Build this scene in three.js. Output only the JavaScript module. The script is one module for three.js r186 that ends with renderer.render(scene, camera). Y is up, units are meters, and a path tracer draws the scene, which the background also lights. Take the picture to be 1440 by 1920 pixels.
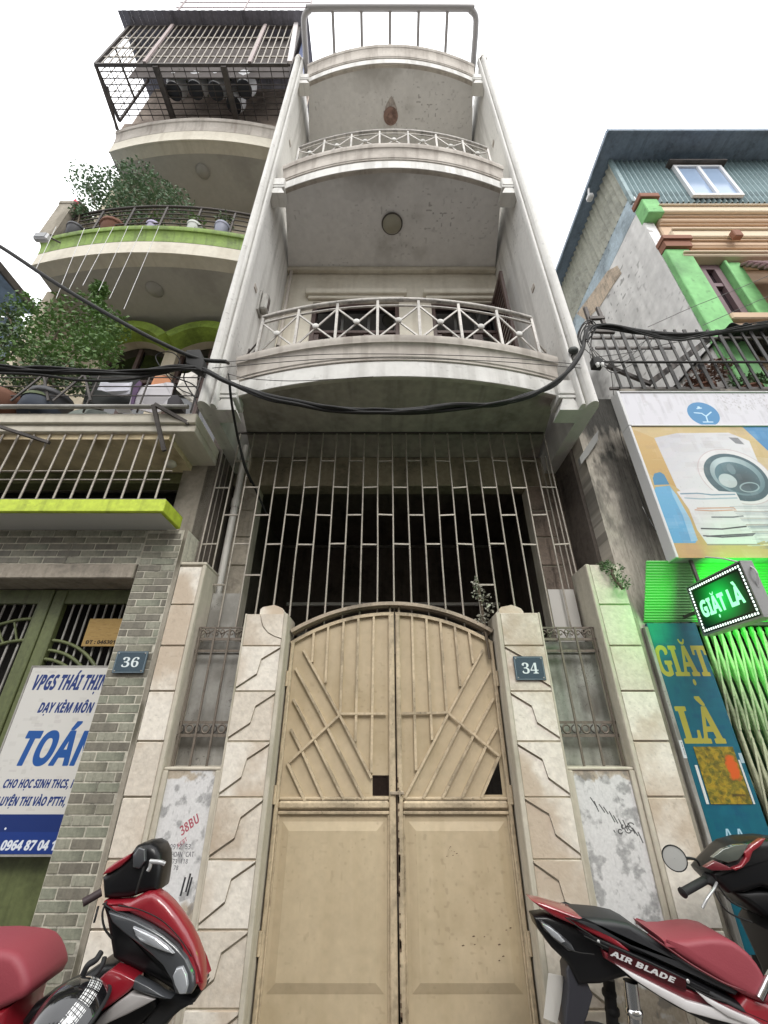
import * as THREE from 'three';
import { mergeGeometries, mergeVertices, toCreasedNormals } from 'three/addons/utils/BufferGeometryUtils.js';

// ---------------------------------------------------------------- camera, sky, sun, exposure
const scene = new THREE.Scene();
const camera = new THREE.PerspectiveCamera(101.83, 768 / 1024, 0.05, 300);
camera.position.set(0, 1.65, 3.3);
camera.rotation.set(THREE.MathUtils.degToRad(28.5), 0, 0);

const renderer = new THREE.WebGLRenderer({ antialias: true });
renderer.setSize(768, 1024);
renderer.toneMapping = THREE.LinearToneMapping;
renderer.toneMappingExposure = 1.64;
renderer.shadowMap.enabled = true;

{ // overcast sky: even, a little brighter overhead, faint cloud structure
  const W = 256, H = 128, d = new Float32Array(W * H * 4);
  for (let y = 0; y < H; y++) for (let x = 0; x < W; x++) {
    const el = ((y + 0.5) / H - 0.5) * Math.PI, az = ((x + 0.5) / W) * Math.PI * 2, i = (y * W + x) * 4;
    const n = 0.03 * (Math.sin(az * 3 + 4 * el) + Math.sin(az * 5 - 7 * el + 1.3) + Math.sin(az * 8 + 11 * el));
    const L = el > 0 ? 1.08 + 0.42 * Math.sin(el) + n * Math.cos(el) : 0.32;
    d[i] = L * 0.99; d[i + 1] = L; d[i + 2] = L * 1.015; d[i + 3] = 1;
  }
  const t = new THREE.DataTexture(d, W, H, THREE.RGBAFormat, THREE.FloatType);
  t.mapping = THREE.EquirectangularReflectionMapping; t.magFilter = THREE.LinearFilter; t.needsUpdate = true;
  scene.background = t; scene.environment = t;
}
const sun = new THREE.DirectionalLight(new THREE.Color(1, 0.97, 0.92), 1.1);
sun.position.set(3, 14, 11); sun.target.position.set(0, 3, 0); sun.castShadow = true; sun.shadow.radius = 40;
Object.assign(sun.shadow.camera, { left: -12, right: 12, top: 14, bottom: -12, near: 0.5, far: 45 });
scene.add(sun, sun.target);

// ---------------------------------------------------------------- random numbers, noise, textures
function rng(seed) { let s = seed >>> 0; return () => { s = (s + 0x6d2b79f5) | 0; let t = Math.imul(s ^ (s >>> 15), 1 | s); t = (t + Math.imul(t ^ (t >>> 7), 61 | t)) ^ t; return ((t ^ (t >>> 14)) >>> 0) / 4294967296; }; }
const R0 = rng(11);
const rr = (a, b) => a + (b - a) * R0();
const clamp = THREE.MathUtils.clamp, lerp = THREE.MathUtils.lerp;
const sstep = (a, b, x) => { const t = clamp((x - a) / (b - a), 0, 1); return t * t * (3 - 2 * t); };
function grid(seed, nx, ny) {                              // tileable value noise, u and v in 0..1
  const r = rng(seed), g = new Float32Array(nx * ny).map(() => r());
  return (u, v) => {
    const x = u * nx, y = v * ny, xi = Math.floor(x), yi = Math.floor(y), fx = x - xi, fy = y - yi;
    const sx = fx * fx * (3 - 2 * fx), sy = fy * fy * (3 - 2 * fy), m = (a, n) => ((a % n) + n) % n;
    const a = m(xi, nx), b = m(xi + 1, nx), c = m(yi, ny) * nx, d = m(yi + 1, ny) * nx;
    return lerp(lerp(g[c + a], g[c + b], sx), lerp(g[d + a], g[d + b], sx), sy);
  };
}
function fbm(seed, nx, ny, oct) {
  const gs = []; for (let o = 0; o < oct; o++) gs.push(grid(seed + o * 17, nx << o, ny << o));
  return (u, v) => { let s = 0, a = 0.5, t = 0; for (const g of gs) { s += a * g(u, v); t += a; a *= 0.55; } return s / t; };
}
const enc = (x) => { x = clamp(x, 0, 1); return Math.round(255 * (x <= 0.0031308 ? x * 12.92 : 1.055 * Math.pow(x, 1 / 2.4) - 0.055)); };
function makeTex(W, H, fn, srgb = true) {
  const d = new Uint8Array(W * H * 4);
  for (let y = 0; y < H; y++) for (let x = 0; x < W; x++) {
    const c = fn((x + 0.5) / W, (y + 0.5) / H), i = (y * W + x) * 4;
    if (srgb) { d[i] = enc(c[0]); d[i + 1] = enc(c[1]); d[i + 2] = enc(c[2]); } else d[i] = d[i + 1] = d[i + 2] = Math.round(255 * clamp(c, 0, 1));
    d[i + 3] = 255;
  }
  const t = new THREE.DataTexture(d, W, H); t.wrapS = t.wrapT = THREE.RepeatWrapping; t.magFilter = THREE.LinearFilter;
  if (srgb) t.colorSpace = THREE.SRGBColorSpace; t.needsUpdate = true; return t;
}
// weathered surface: uv in metres, one repeat every o.size metres; small surfaces share a few neutral maps
const POOL = { bump: [], tone: [] };
function pooled(kind, seed) {
  const k = seed % 3;
  if (!POOL[kind][k]) {
    const a = fbm(901 + k * 31, 3, 3, 6), b = fbm(951 + k * 31, 44, 44, 3), c = fbm(971 + k * 31, 26, 2, 4), e = fbm(981 + k * 31, 90, 90, 1);
    POOL[kind][k] = kind === 'bump' ? makeTex(512, 512, (u, v) => 0.5 + 0.5 * (b(u, v) - 0.5) + 0.5 * (a(u, v) - 0.5), false)
      : makeTex(512, 512, (u, v) => { const x = 0.82 + 0.34 * (b(u, v) - 0.5) - 0.34 * sstep(0.45, 0.75, a(u, v)) - 0.2 * sstep(0.5, 0.8, c(u, v)) * (k !== 1) - 0.25 * sstep(0.82, 0.9, e(u, v)) * sstep(0.45, 0.7, a(v, u)); return [x, x * 0.985, x * 0.965]; });
  }
  return POOL[kind][k];
}
function surface(o) {
  const { size = 2, base, vary = 0.1, stain = [0.1, 0.09, 0.08], amount = 0.5, from = 0.55, to = 0.8, streak = 0.0, speck = 0, speckColor = [0.05, 0.04, 0.035], patch = 0, patchColor = [0.6, 0.6, 0.6], rough = 0.85, bump = 0.004, seed = 1, px = 512, fine = 48, metal = 0 } = o;
  const m = new THREE.MeshStandardMaterial({ roughness: rough, metalness: metal }), rep = (t) => { const c = t.clone(); c.repeat.set(1 / size, 1 / size); c.needsUpdate = true; return c; };
  if (bump) { m.bumpMap = rep(pooled('bump', seed)); m.bumpScale = bump; }
  if (px < 512) { m.map = rep(pooled('tone', seed)); m.color.setRGB(...base.map((x) => x * 1.32)); return m; }
  const a = fbm(seed, 3, 3, 6), b = fbm(seed + 100, fine, fine, 3), c = fbm(seed + 200, 26, 2, 4), e = fbm(seed + 300, 4, 3, 5), k = fbm(seed + 400, 90, 90, 1), p = fbm(seed + 500, 5, 5, 5);
  m.map = makeTex(px, px, (u, v) => {
    const n = b(u, v) - 0.5, s = sstep(from, to, a(u, v)) * amount, st = streak * sstep(0.45, 0.8, c(u, v)) * (0.35 + 0.65 * e(u, v)), sp = speck * sstep(0.8, 0.9, k(u, v)) * sstep(0.4, 0.7, e(u, v)), pa = patch * sstep(0.56, 0.6, p(u, v));
    return [0, 1, 2].map((i) => { let x = base[i] * (1 + 2 * vary * n + vary * (e(u, v) - 0.5)); x = lerp(x, patchColor[i], pa); x = lerp(x, stain[i], clamp(s + st, 0, 0.95)); return lerp(x, speckColor[i], sp); });
  });
  m.map.repeat.set(1 / size, 1 / size);
  return m;
}
const plain = (r, g, b, rough = 0.6, metal = 0, more = {}) => new THREE.MeshStandardMaterial({ color: new THREE.Color().setRGB(r, g, b), roughness: rough, metalness: metal, ...more });
const glossy = (r, g, b, rough = 0.3, coat = 1) => new THREE.MeshPhysicalMaterial({ color: new THREE.Color().setRGB(r, g, b), roughness: rough, clearcoat: coat, clearcoatRoughness: 0.06 });
function canvasTex(w, h, draw) {
  const c = document.createElement('canvas'); c.width = w; c.height = h; draw(c.getContext('2d'), w, h);
  const t = new THREE.CanvasTexture(c); t.colorSpace = THREE.SRGBColorSpace; t.magFilter = THREE.LinearFilter; t.wrapS = t.wrapT = THREE.ClampToEdgeWrapping; return t;
}
// letters with the Vietnamese marks that the fonts lack: a dot below, a breve
const SPLIT = { 'Ặ': 'A.u', 'Ạ': 'A.', 'Ị': 'I.', 'Ọ': 'O.', 'Ệ': 'Ê.', 'ặ': 'a.u' };
function letters(x, text, X, Y, size, opt = {}) {
  const { font = 'sans-serif', weight = 'bold', squeeze = 1, slant = 0, color = '#000', gap = 0, outline } = opt;
  x.save(); x.translate(X, Y); x.transform(squeeze, 0, -slant, 1, 0, 0); x.font = `${weight} ${size}px ${font}`; x.fillStyle = color; x.strokeStyle = outline || color; x.lineWidth = size * 0.05; x.lineJoin = 'round';
  let at = 0;
  for (const ch of text) {
    const s = SPLIT[ch], base = s ? s[0] : ch, w = x.measureText(base).width;
    if (opt.bold) x.strokeText(base, at, 0);
    x.fillText(base, at, 0);
    if (s && s.includes('.')) { x.beginPath(); x.arc(at + w / 2, size * 0.17, size * 0.075, 0, 7); x.fill(); }
    if (s && s.includes('u')) { x.beginPath(); x.lineWidth = size * 0.07; x.arc(at + w / 2, -size * 0.93, size * 0.13, 0.15, Math.PI - 0.15); x.stroke(); x.lineWidth = size * 0.05; }
    at += w + gap * size;
  }
  x.restore(); return at * squeeze;
}

// ---------------------------------------------------------------- geometry helpers
const V = (x, y, z) => new THREE.Vector3(x, y, z);
function uvMetres(g) {                                     // box-projected uv, in metres
  if (g.index) g = g.toNonIndexed();
  const p = g.attributes.position, n = p.count, uv = new Float32Array(n * 2), a = V(0, 0, 0), b = V(0, 0, 0), c = V(0, 0, 0);
  for (let i = 0; i < n; i += 3) {
    a.fromBufferAttribute(p, i); b.fromBufferAttribute(p, i + 1).sub(a); c.fromBufferAttribute(p, i + 2).sub(a); b.cross(c);
    const ax = Math.abs(b.x), ay = Math.abs(b.y), az = Math.abs(b.z);
    for (let k = i; k < i + 3; k++) {
      const X = p.getX(k), Y = p.getY(k), Z = p.getZ(k);
      if (ay > ax && ay > az) { uv[k * 2] = X; uv[k * 2 + 1] = Z; } else if (ax > az) { uv[k * 2] = Z; uv[k * 2 + 1] = Y; } else { uv[k * 2] = X; uv[k * 2 + 1] = Y; }
    }
  }
  g.setAttribute('uv', new THREE.BufferAttribute(uv, 2));
  for (const k of Object.keys(g.attributes)) if (!['position', 'normal', 'uv'].includes(k)) g.deleteAttribute(k);
  if (!g.attributes.normal) g.computeVertexNormals();
  return g;
}
function fromTris(pos, idx, crease) {                      // faces turned outwards by the signed volume
  let vol = 0;
  for (let i = 0; i < idx.length; i += 3) { const [a, b, c] = [idx[i], idx[i + 1], idx[i + 2]].map((k) => pos[k]); vol += a[0] * (b[1] * c[2] - b[2] * c[1]) - a[1] * (b[0] * c[2] - b[2] * c[0]) + a[2] * (b[0] * c[1] - b[1] * c[0]); }
  if (vol < 0) for (let i = 0; i < idx.length; i += 3) { const t = idx[i]; idx[i] = idx[i + 1]; idx[i + 1] = t; }
  let g = new THREE.BufferGeometry(); g.setAttribute('position', new THREE.Float32BufferAttribute(pos.flat(), 3)); g.setIndex(idx);
  if (crease) g = toCreasedNormals(g, crease); else { g = g.toNonIndexed(); g.computeVertexNormals(); }
  return uvMetres(g);
}
const MAP = { z: (u, v, w) => [u, v, w], y: (u, v, w) => [u, w, v], x: (u, v, w) => [w, v, u] };
function prism(pts, a, b, axis = 'z', holes = [], crease = 0) {   // outline (u, v) drawn out from a to b along an axis
  const v2 = (q) => q.map(([x, y]) => new THREE.Vector2(x, y)), C = v2(pts), Hs = holes.map(v2);
  if (THREE.ShapeUtils.isClockWise(C)) { C.reverse(); }
  Hs.forEach((h) => { if (!THREE.ShapeUtils.isClockWise(h)) h.reverse(); });
  const faces = THREE.ShapeUtils.triangulateShape(C, Hs), all = [C, ...Hs].flat(), n = all.length, pos = [], idx = [], f = MAP[axis];
  for (const q of all) pos.push(f(q.x, q.y, a)); for (const q of all) pos.push(f(q.x, q.y, b));
  for (const [i, j, k] of faces) idx.push(i, k, j, i + n, j + n, k + n);
  let o = 0; for (const ring of [C, ...Hs]) { const m = ring.length; for (let i = 0; i < m; i++) { const p = o + i, q = o + ((i + 1) % m); idx.push(p, q, q + n, p, q + n, p + n); } o += m; }
  return fromTris(pos, idx, crease);
}
function box(x0, x1, y0, y1, z0, z1, c = 0) {              // a box, its edges chamfered by c
  if (!c) { const g = new THREE.BoxGeometry(x1 - x0, y1 - y0, z1 - z0); g.translate((x0 + x1) / 2, (y0 + y1) / 2, (z0 + z1) / 2); return uvMetres(g); }
  const X = [x0, x1], Y = [y0, y1], Z = [z0, z1], pos = [], id = {}, idx = [];
  for (let i = 0; i < 2; i++) for (let j = 0; j < 2; j++) for (let k = 0; k < 2; k++) {
    const ix = X[i] + (i ? -c : c), iy = Y[j] + (j ? -c : c), iz = Z[k] + (k ? -c : c);
    id[`x${i}${j}${k}`] = pos.push([X[i], iy, iz]) - 1; id[`y${i}${j}${k}`] = pos.push([ix, Y[j], iz]) - 1; id[`z${i}${j}${k}`] = pos.push([ix, iy, Z[k]]) - 1;
  }
  const q = (a, b, c2, d) => {
    const A = pos[id[a]], B = pos[id[b]], C = pos[id[c2]], cx = (x0 + x1) / 2, cy = (y0 + y1) / 2, cz = (z0 + z1) / 2;
    const n = V(B[0] - A[0], B[1] - A[1], B[2] - A[2]).cross(V(C[0] - A[0], C[1] - A[1], C[2] - A[2]));
    const out = n.x * (A[0] - cx) + n.y * (A[1] - cy) + n.z * (A[2] - cz) > 0;
    const L = d ? [a, b, c2, d] : [a, b, c2]; if (!out) L.reverse();
    for (let t = 1; t < L.length - 1; t++) idx.push(id[L[0]], id[L[t]], id[L[t + 1]]);
  };
  for (let i = 0; i < 2; i++) { q(`x${i}00`, `x${i}10`, `x${i}11`, `x${i}01`); q(`y0${i}0`, `y1${i}0`, `y1${i}1`, `y0${i}1`); q(`z00${i}`, `z10${i}`, `z11${i}`, `z01${i}`); }
  for (let i = 0; i < 2; i++) for (let j = 0; j < 2; j++) {
    q(`x${i}${j}0`, `x${i}${j}1`, `y${i}${j}1`, `y${i}${j}0`); q(`x${i}0${j}`, `x${i}1${j}`, `z${i}1${j}`, `z${i}0${j}`); q(`y0${i}${j}`, `y1${i}${j}`, `z1${i}${j}`, `z0${i}${j}`);
    for (let k = 0; k < 2; k++) q(`x${i}${j}${k}`, `y${i}${j}${k}`, `z${i}${j}${k}`);
  }
  let g = new THREE.BufferGeometry(); g.setAttribute('position', new THREE.Float32BufferAttribute(pos.flat(), 3)); g.setIndex(idx); g = g.toNonIndexed(); g.computeVertexNormals();
  return uvMetres(g);
}
function rod(a, b, r, n = 8, r2 = r) {                     // round bar between two points
  const A = V(...a), B = V(...b), L = A.distanceTo(B), g = new THREE.CylinderGeometry(r2, r, L, n);
  g.applyQuaternion(new THREE.Quaternion().setFromUnitVectors(V(0, 1, 0), B.clone().sub(A).normalize())); g.translate((a[0] + b[0]) / 2, (a[1] + b[1]) / 2, (a[2] + b[2]) / 2);
  return uvMetres(g);
}
function bar(a, b, w, d, face = [0, 0, 1]) {               // flat or square bar between two points, d along face
  const A = V(...a), B = V(...b), L = A.distanceTo(B), g = new THREE.BoxGeometry(w, L, d), y = B.clone().sub(A).normalize(), f = V(...face), x = y.clone().cross(f).normalize(), z = x.clone().cross(y);
  g.applyMatrix4(new THREE.Matrix4().makeBasis(x, y, z)); g.translate((a[0] + b[0]) / 2, (a[1] + b[1]) / 2, (a[2] + b[2]) / 2);
  return uvMetres(g);
}
function tube(pts, r, n = 6, seg = 0, closed = false, tension = 0.5) {
  const c = new THREE.CatmullRomCurve3(pts.map((p) => V(...p)), closed, 'catmullrom', tension);
  return uvMetres(new THREE.TubeGeometry(c, seg || pts.length * 6, r, n, closed));
}
function lathe(profile, n, at, axis) {
  const g = new THREE.LatheGeometry(profile.map(([x, y]) => new THREE.Vector2(x, y)), n);
  if (axis) g.applyQuaternion(new THREE.Quaternion().setFromUnitVectors(V(0, 1, 0), V(...axis).normalize()));
  g.translate(...at); return uvMetres(g);
}
function sweepArc(profile, cx, cz, R, a0, a1, n, crease = 0.5) {   // closed profile (r, y) swept round a vertical axis
  const pos = [], idx = [], m = profile.length;
  for (let i = 0; i <= n; i++) { const a = lerp(a0, a1, i / n); for (const [r, y] of profile) pos.push([cx + (R + r) * Math.sin(a), y, cz + (R + r) * Math.cos(a)]); }
  for (let i = 0; i < n; i++) for (let j = 0; j < m; j++) { const k = (j + 1) % m, A = i * m + j, B = i * m + k, C = A + m, D = B + m; idx.push(A, B, D, A, D, C); }
  const f = THREE.ShapeUtils.triangulateShape(profile.map(([x, y]) => new THREE.Vector2(x, y)), []), o = n * m;
  const s = THREE.ShapeUtils.isClockWise(profile.map(([x, y]) => new THREE.Vector2(x, y)));
  for (const [a, b, c] of f) { if (s) { idx.push(a, b, c, o + a, o + c, o + b); } else { idx.push(a, c, b, o + a, o + b, o + c); } }
  return fromTris(pos, idx, crease);
}
function puffy(pts, w, o = {}) {                           // rounded body: outline (x, y) with half width w, pinched by o.pinch(x, y)
  const { bevel = 0.02, z = 0, pinch, seg = 3, near, far, curve = 10 } = o;
  const s = new THREE.Shape(); let P = pts.map(([x, y]) => new THREE.Vector2(x, y));
  if (o.smooth) { const c = new THREE.CatmullRomCurve3(pts.map(([x, y]) => V(x, y, 0)), true, 'centripetal'); P = c.getPoints(pts.length * (o.smooth === true ? 4 : o.smooth)).slice(0, -1).map((q) => new THREE.Vector2(q.x, q.y)); }
  s.setFromPoints(P);
  const a = near === undefined ? -w : far, b = near === undefined ? w : near;
  let g = new THREE.ExtrudeGeometry(s, { depth: Math.max(0.001, b - a - 2 * bevel), bevelEnabled: true, bevelThickness: bevel, bevelSize: bevel * (o.inset ?? 0.8), bevelOffset: -bevel * (o.inset ?? 0.8), bevelSegments: seg, steps: 1, curveSegments: curve });
  g.translate(0, 0, a + bevel);
  if (pinch) { const p = g.attributes.position; for (let i = 0; i < p.count; i++) p.setZ(i, p.getZ(i) * pinch(p.getX(i), p.getY(i))); g.computeVertexNormals(); }
  g = mergeVertices(g.deleteAttribute('uv').deleteAttribute('normal'), 1e-5); g = toCreasedNormals(g, o.crease ?? 0.7);
  g.translate(0, 0, z); return uvMetres(g);
}
const joined = (list) => mergeGeometries(list.map((g) => uvKeep(g)));
const uvKeep = (g) => { g = g.index ? g.toNonIndexed() : g; if (g.groups) g.clearGroups(); return g; };
function planeUV(g, x0, x1, y0, y1) {                      // uv 0..1 over a rectangle seen from the front, for print
  const p = g.attributes.position, uv = g.attributes.uv; for (let i = 0; i < p.count; i++) uv.setXY(i, (p.getX(i) - x0) / (x1 - x0), (p.getY(i) - y0) / (y1 - y0)); return g;
}

// ---------------------------------------------------------------- things, parts, names
const used = {};
const numbered = (n) => { used[n] = (used[n] ?? -1) + 1; return used[n] ? `${n}_${String(used[n]).padStart(3, '0')}` : n; };
const built = [];
function thing(name, label, category, group) {
  const o = new THREE.Group(); o.name = numbered(name); o.userData = { label, category }; if (group) o.userData.group = group; scene.add(o); built.push(o); return o;
}
function part(parent, name, geo, mat, label) {
  const m = new THREE.Mesh(Array.isArray(geo) ? joined(geo) : geo, mat); m.name = name; m.castShadow = m.receiveShadow = true; if (label) m.userData.label = label; parent.add(m); return m;
}
function single(name, geo, mat, label, category, group) {  // a thing that is one mesh
  const m = new THREE.Mesh(Array.isArray(geo) ? joined(geo) : geo, mat); m.name = numbered(name); m.castShadow = m.receiveShadow = true; m.userData = { label, category }; if (group) m.userData.group = group; scene.add(m); built.push(m); return m;
}
function struct(name, geo, mat) { const m = new THREE.Mesh(geo, mat); m.name = numbered(name); m.castShadow = m.receiveShadow = true; m.userData.kind = 'structure'; scene.add(m); return m; }
function settle() {                                        // moves each thing's origin to its base without moving the thing
  for (const o of built) {
    const b = new THREE.Box3().setFromObject(o), c = V((b.min.x + b.max.x) / 2, b.min.y, (b.min.z + b.max.z) / 2);
    if (o.isMesh) { if (o.position.lengthSq() === 0) { o.geometry.translate(-c.x, -c.y, -c.z); o.position.copy(c); } } else if (o.position.lengthSq() === 0 && o.rotation.y === 0) { o.position.copy(c); for (const k of o.children) k.position.sub(c); }
  }
}
// ---------------------------------------------------------------- materials
const M = {
  white: surface({ size: 2.6, base: [0.66, 0.65, 0.62], vary: 0.07, stain: [0.2, 0.185, 0.16], amount: 0.45, from: 0.54, to: 0.85, streak: 0.46, speck: 0.35, rough: 0.8, bump: 0.003, seed: 3 }),
  trim: surface({ size: 1.7, base: [0.52, 0.48, 0.43], vary: 0.1, stain: [0.22, 0.185, 0.155], amount: 0.55, from: 0.45, to: 0.85, streak: 0.5, rough: 0.85, bump: 0.003, seed: 41 }),
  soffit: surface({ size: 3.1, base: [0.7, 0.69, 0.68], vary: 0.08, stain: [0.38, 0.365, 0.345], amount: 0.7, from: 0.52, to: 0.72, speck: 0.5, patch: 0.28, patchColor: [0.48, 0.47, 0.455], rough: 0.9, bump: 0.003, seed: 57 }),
  cream: surface({ size: 2.4, base: [0.62, 0.58, 0.49], vary: 0.08, stain: [0.3, 0.25, 0.18], amount: 0.5, streak: 0.3, rough: 0.88, seed: 63 }),
  stone: surface({ size: 1.1, base: [0.62, 0.56, 0.475], vary: 0.16, stain: [0.4, 0.31, 0.22], amount: 0.85, from: 0.45, to: 0.75, speck: 0.12, streak: 0.12, rough: 0.72, bump: 0.005, seed: 71 }),
  stone2: surface({ size: 1.3, base: [0.7, 0.65, 0.57], vary: 0.16, stain: [0.46, 0.36, 0.26], amount: 0.8, from: 0.46, to: 0.74, speck: 0.15, rough: 0.72, bump: 0.005, seed: 74 }),
  stoneEdge: surface({ size: 1.5, base: [0.52, 0.475, 0.39], vary: 0.1, stain: [0.27, 0.25, 0.18], amount: 0.6, streak: 0.45, rough: 0.85, seed: 79 }),
  gate: surface({ size: 1.9, base: [0.5, 0.405, 0.27], vary: 0.09, stain: [0.36, 0.28, 0.165], amount: 0.75, from: 0.42, to: 0.78, speck: 0.2, speckColor: [0.12, 0.07, 0.04], streak: 0.28, rough: 0.5, bump: 0.0015, seed: 83, px: 512 }),
  gateBar: surface({ size: 0.8, base: [0.5, 0.41, 0.285], vary: 0.12, stain: [0.3, 0.2, 0.11], amount: 0.5, rough: 0.5, bump: 0.0008, seed: 88, px: 256 }),
  gateDirty: surface({ size: 0.7, base: [0.36, 0.3, 0.23], vary: 0.2, stain: [0.13, 0.1, 0.08], amount: 0.8, from: 0.4, to: 0.7, rough: 0.6, metal: 0.1, bump: 0.001, seed: 91, px: 256 }),
  steel: surface({ size: 0.6, base: [0.34, 0.31, 0.27], vary: 0.12, stain: [0.24, 0.15, 0.09], amount: 0.6, rough: 0.45, metal: 0.35, bump: 0.0006, seed: 95, px: 256 }),
  darkSteel: surface({ size: 0.6, base: [0.085, 0.075, 0.07], vary: 0.3, stain: [0.16, 0.08, 0.045], amount: 0.6, rough: 0.6, metal: 0.3, bump: 0.0008, seed: 97, px: 256 }),
  rail: surface({ size: 0.9, base: [0.44, 0.42, 0.39], vary: 0.1, stain: [0.3, 0.2, 0.14], amount: 0.5, rough: 0.45, bump: 0.0006, seed: 99, px: 256 }),
  zinc: surface({ size: 0.9, base: [0.36, 0.35, 0.325], vary: 0.1, stain: [0.16, 0.15, 0.13], amount: 0.7, from: 0.4, to: 0.75, speck: 0.5, streak: 0.25, rough: 0.6, metal: 0.2, bump: 0.001, seed: 101 }),
  zincGreen: surface({ size: 0.8, base: [0.34, 0.35, 0.31], vary: 0.16, stain: [0.14, 0.13, 0.11], amount: 0.75, from: 0.4, to: 0.7, speck: 0.8, streak: 0.4, rough: 0.65, metal: 0.15, bump: 0.001, seed: 103 }),
  wood: surface({ size: 0.8, base: [0.075, 0.045, 0.04], vary: 0.3, stain: [0.03, 0.02, 0.02], amount: 0.6, streak: 0.3, rough: 0.5, bump: 0.001, seed: 107, px: 256 }),
  brownBoard: surface({ size: 0.7, base: [0.24, 0.19, 0.155], vary: 0.2, stain: [0.08, 0.06, 0.05], amount: 0.8, from: 0.35, to: 0.7, streak: 0.6, rough: 0.8, seed: 109, px: 256 }),
  column: surface({ size: 1.0, base: [0.42, 0.375, 0.31], vary: 0.12, stain: [0.25, 0.2, 0.15], amount: 0.6, streak: 0.2, rough: 0.7, seed: 113, px: 256 }),
  glass: new THREE.MeshPhysicalMaterial({ color: 0x0a0c0e, roughness: 0.08, metalness: 0, clearcoat: 1 }),
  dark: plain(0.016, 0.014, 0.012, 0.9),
  soffitShaded: surface({ size: 2.4, base: [0.36, 0.325, 0.3], vary: 0.1, stain: [0.17, 0.15, 0.135], amount: 0.6, speck: 0.3, rough: 0.9, bump: 0.003, seed: 59, px: 256 }),  // same paint as soffit, its shade put into a darker base; stains are real
  beamShaded: surface({ size: 1.4, base: [0.27, 0.235, 0.175], vary: 0.1, amount: 0.6, streak: 0.3, rough: 0.9, seed: 61, px: 256 }),  // dim light under the balcony put into the beam colour
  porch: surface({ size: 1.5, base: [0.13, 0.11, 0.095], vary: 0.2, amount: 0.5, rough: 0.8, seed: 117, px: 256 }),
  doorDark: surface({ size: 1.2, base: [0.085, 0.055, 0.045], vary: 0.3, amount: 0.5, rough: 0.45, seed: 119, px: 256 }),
  pvc: plain(0.52, 0.5, 0.46, 0.45),
  cable: plain(0.011, 0.0105, 0.01, 0.75),
  iron: surface({ size: 0.5, base: [0.17, 0.145, 0.12], vary: 0.2, stain: [0.1, 0.06, 0.04], amount: 0.6, rough: 0.6, metal: 0.2, bump: 0.0008, seed: 98, px: 256 }),
  wire: plain(0.05, 0.046, 0.042, 0.5),
  concrete: surface({ size: 2.3, base: [0.31, 0.28, 0.24], vary: 0.2, stain: [0.045, 0.043, 0.035], amount: 0.95, from: 0.42, to: 0.7, streak: 0.75, speck: 0.6, rough: 0.95, bump: 0.012, seed: 127 }),
  pier: surface({ size: 1.3, base: [0.3, 0.27, 0.22], vary: 0.16, stain: [0.09, 0.08, 0.055], amount: 0.8, from: 0.4, to: 0.75, streak: 0.6, rough: 0.95, bump: 0.006, seed: 131 }),
  asphalt: surface({ size: 3, base: [0.06, 0.06, 0.06], vary: 0.3, stain: [0.03, 0.03, 0.03], amount: 0.4, rough: 0.95, bump: 0.006, seed: 137 }),
  paving: surface({ size: 2, base: [0.17, 0.155, 0.14], vary: 0.15, stain: [0.12, 0.11, 0.1], amount: 0.5, speck: 0.4, rough: 0.9, bump: 0.004, seed: 139 }),
  lime: surface({ size: 1.4, base: [0.44, 0.55, 0.045], vary: 0.06, stain: [0.2, 0.27, 0.03], amount: 0.4, streak: 0.3, rough: 0.6, bump: 0.001, seed: 149, px: 256 }),
  limeDim: surface({ size: 1.4, base: [0.26, 0.38, 0.06], vary: 0.1, stain: [0.12, 0.16, 0.05], amount: 0.5, streak: 0.3, rough: 0.7, bump: 0.001, seed: 151, px: 256 }),
};
M.trim2 = M.trim;
// ---------------------------------------------------------------- ground
struct('ground', box(-60, 60, -0.3, -0.16, -60, 60), M.paving);
struct('road', box(-60, 60, -0.159, -0.125, 1.45, 9.5), M.asphalt);
{ // pavement in front of the houses, its slabs cut one by one where one could stand on them
  const p = struct('pavement', box(-20, 20, -0.155, -0.03, -0.35, 1.25), M.paving);
  const slab = box(-0.195, 0.195, -0.028, 0, -0.195, 0.195, 0.006);
  for (let i = -9; i <= 9; i++) for (let k = 0; k < 3; k++) { const m = part(p, 'paving_slab', slab, M.paving); m.position.set(0.1 + i * 0.4, 0, 0.25 + k * 0.4); }
  struct('kerb', box(-20, 20, -0.155, 0.0, 1.255, 1.4, 0.015), M.concrete);
}

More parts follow.
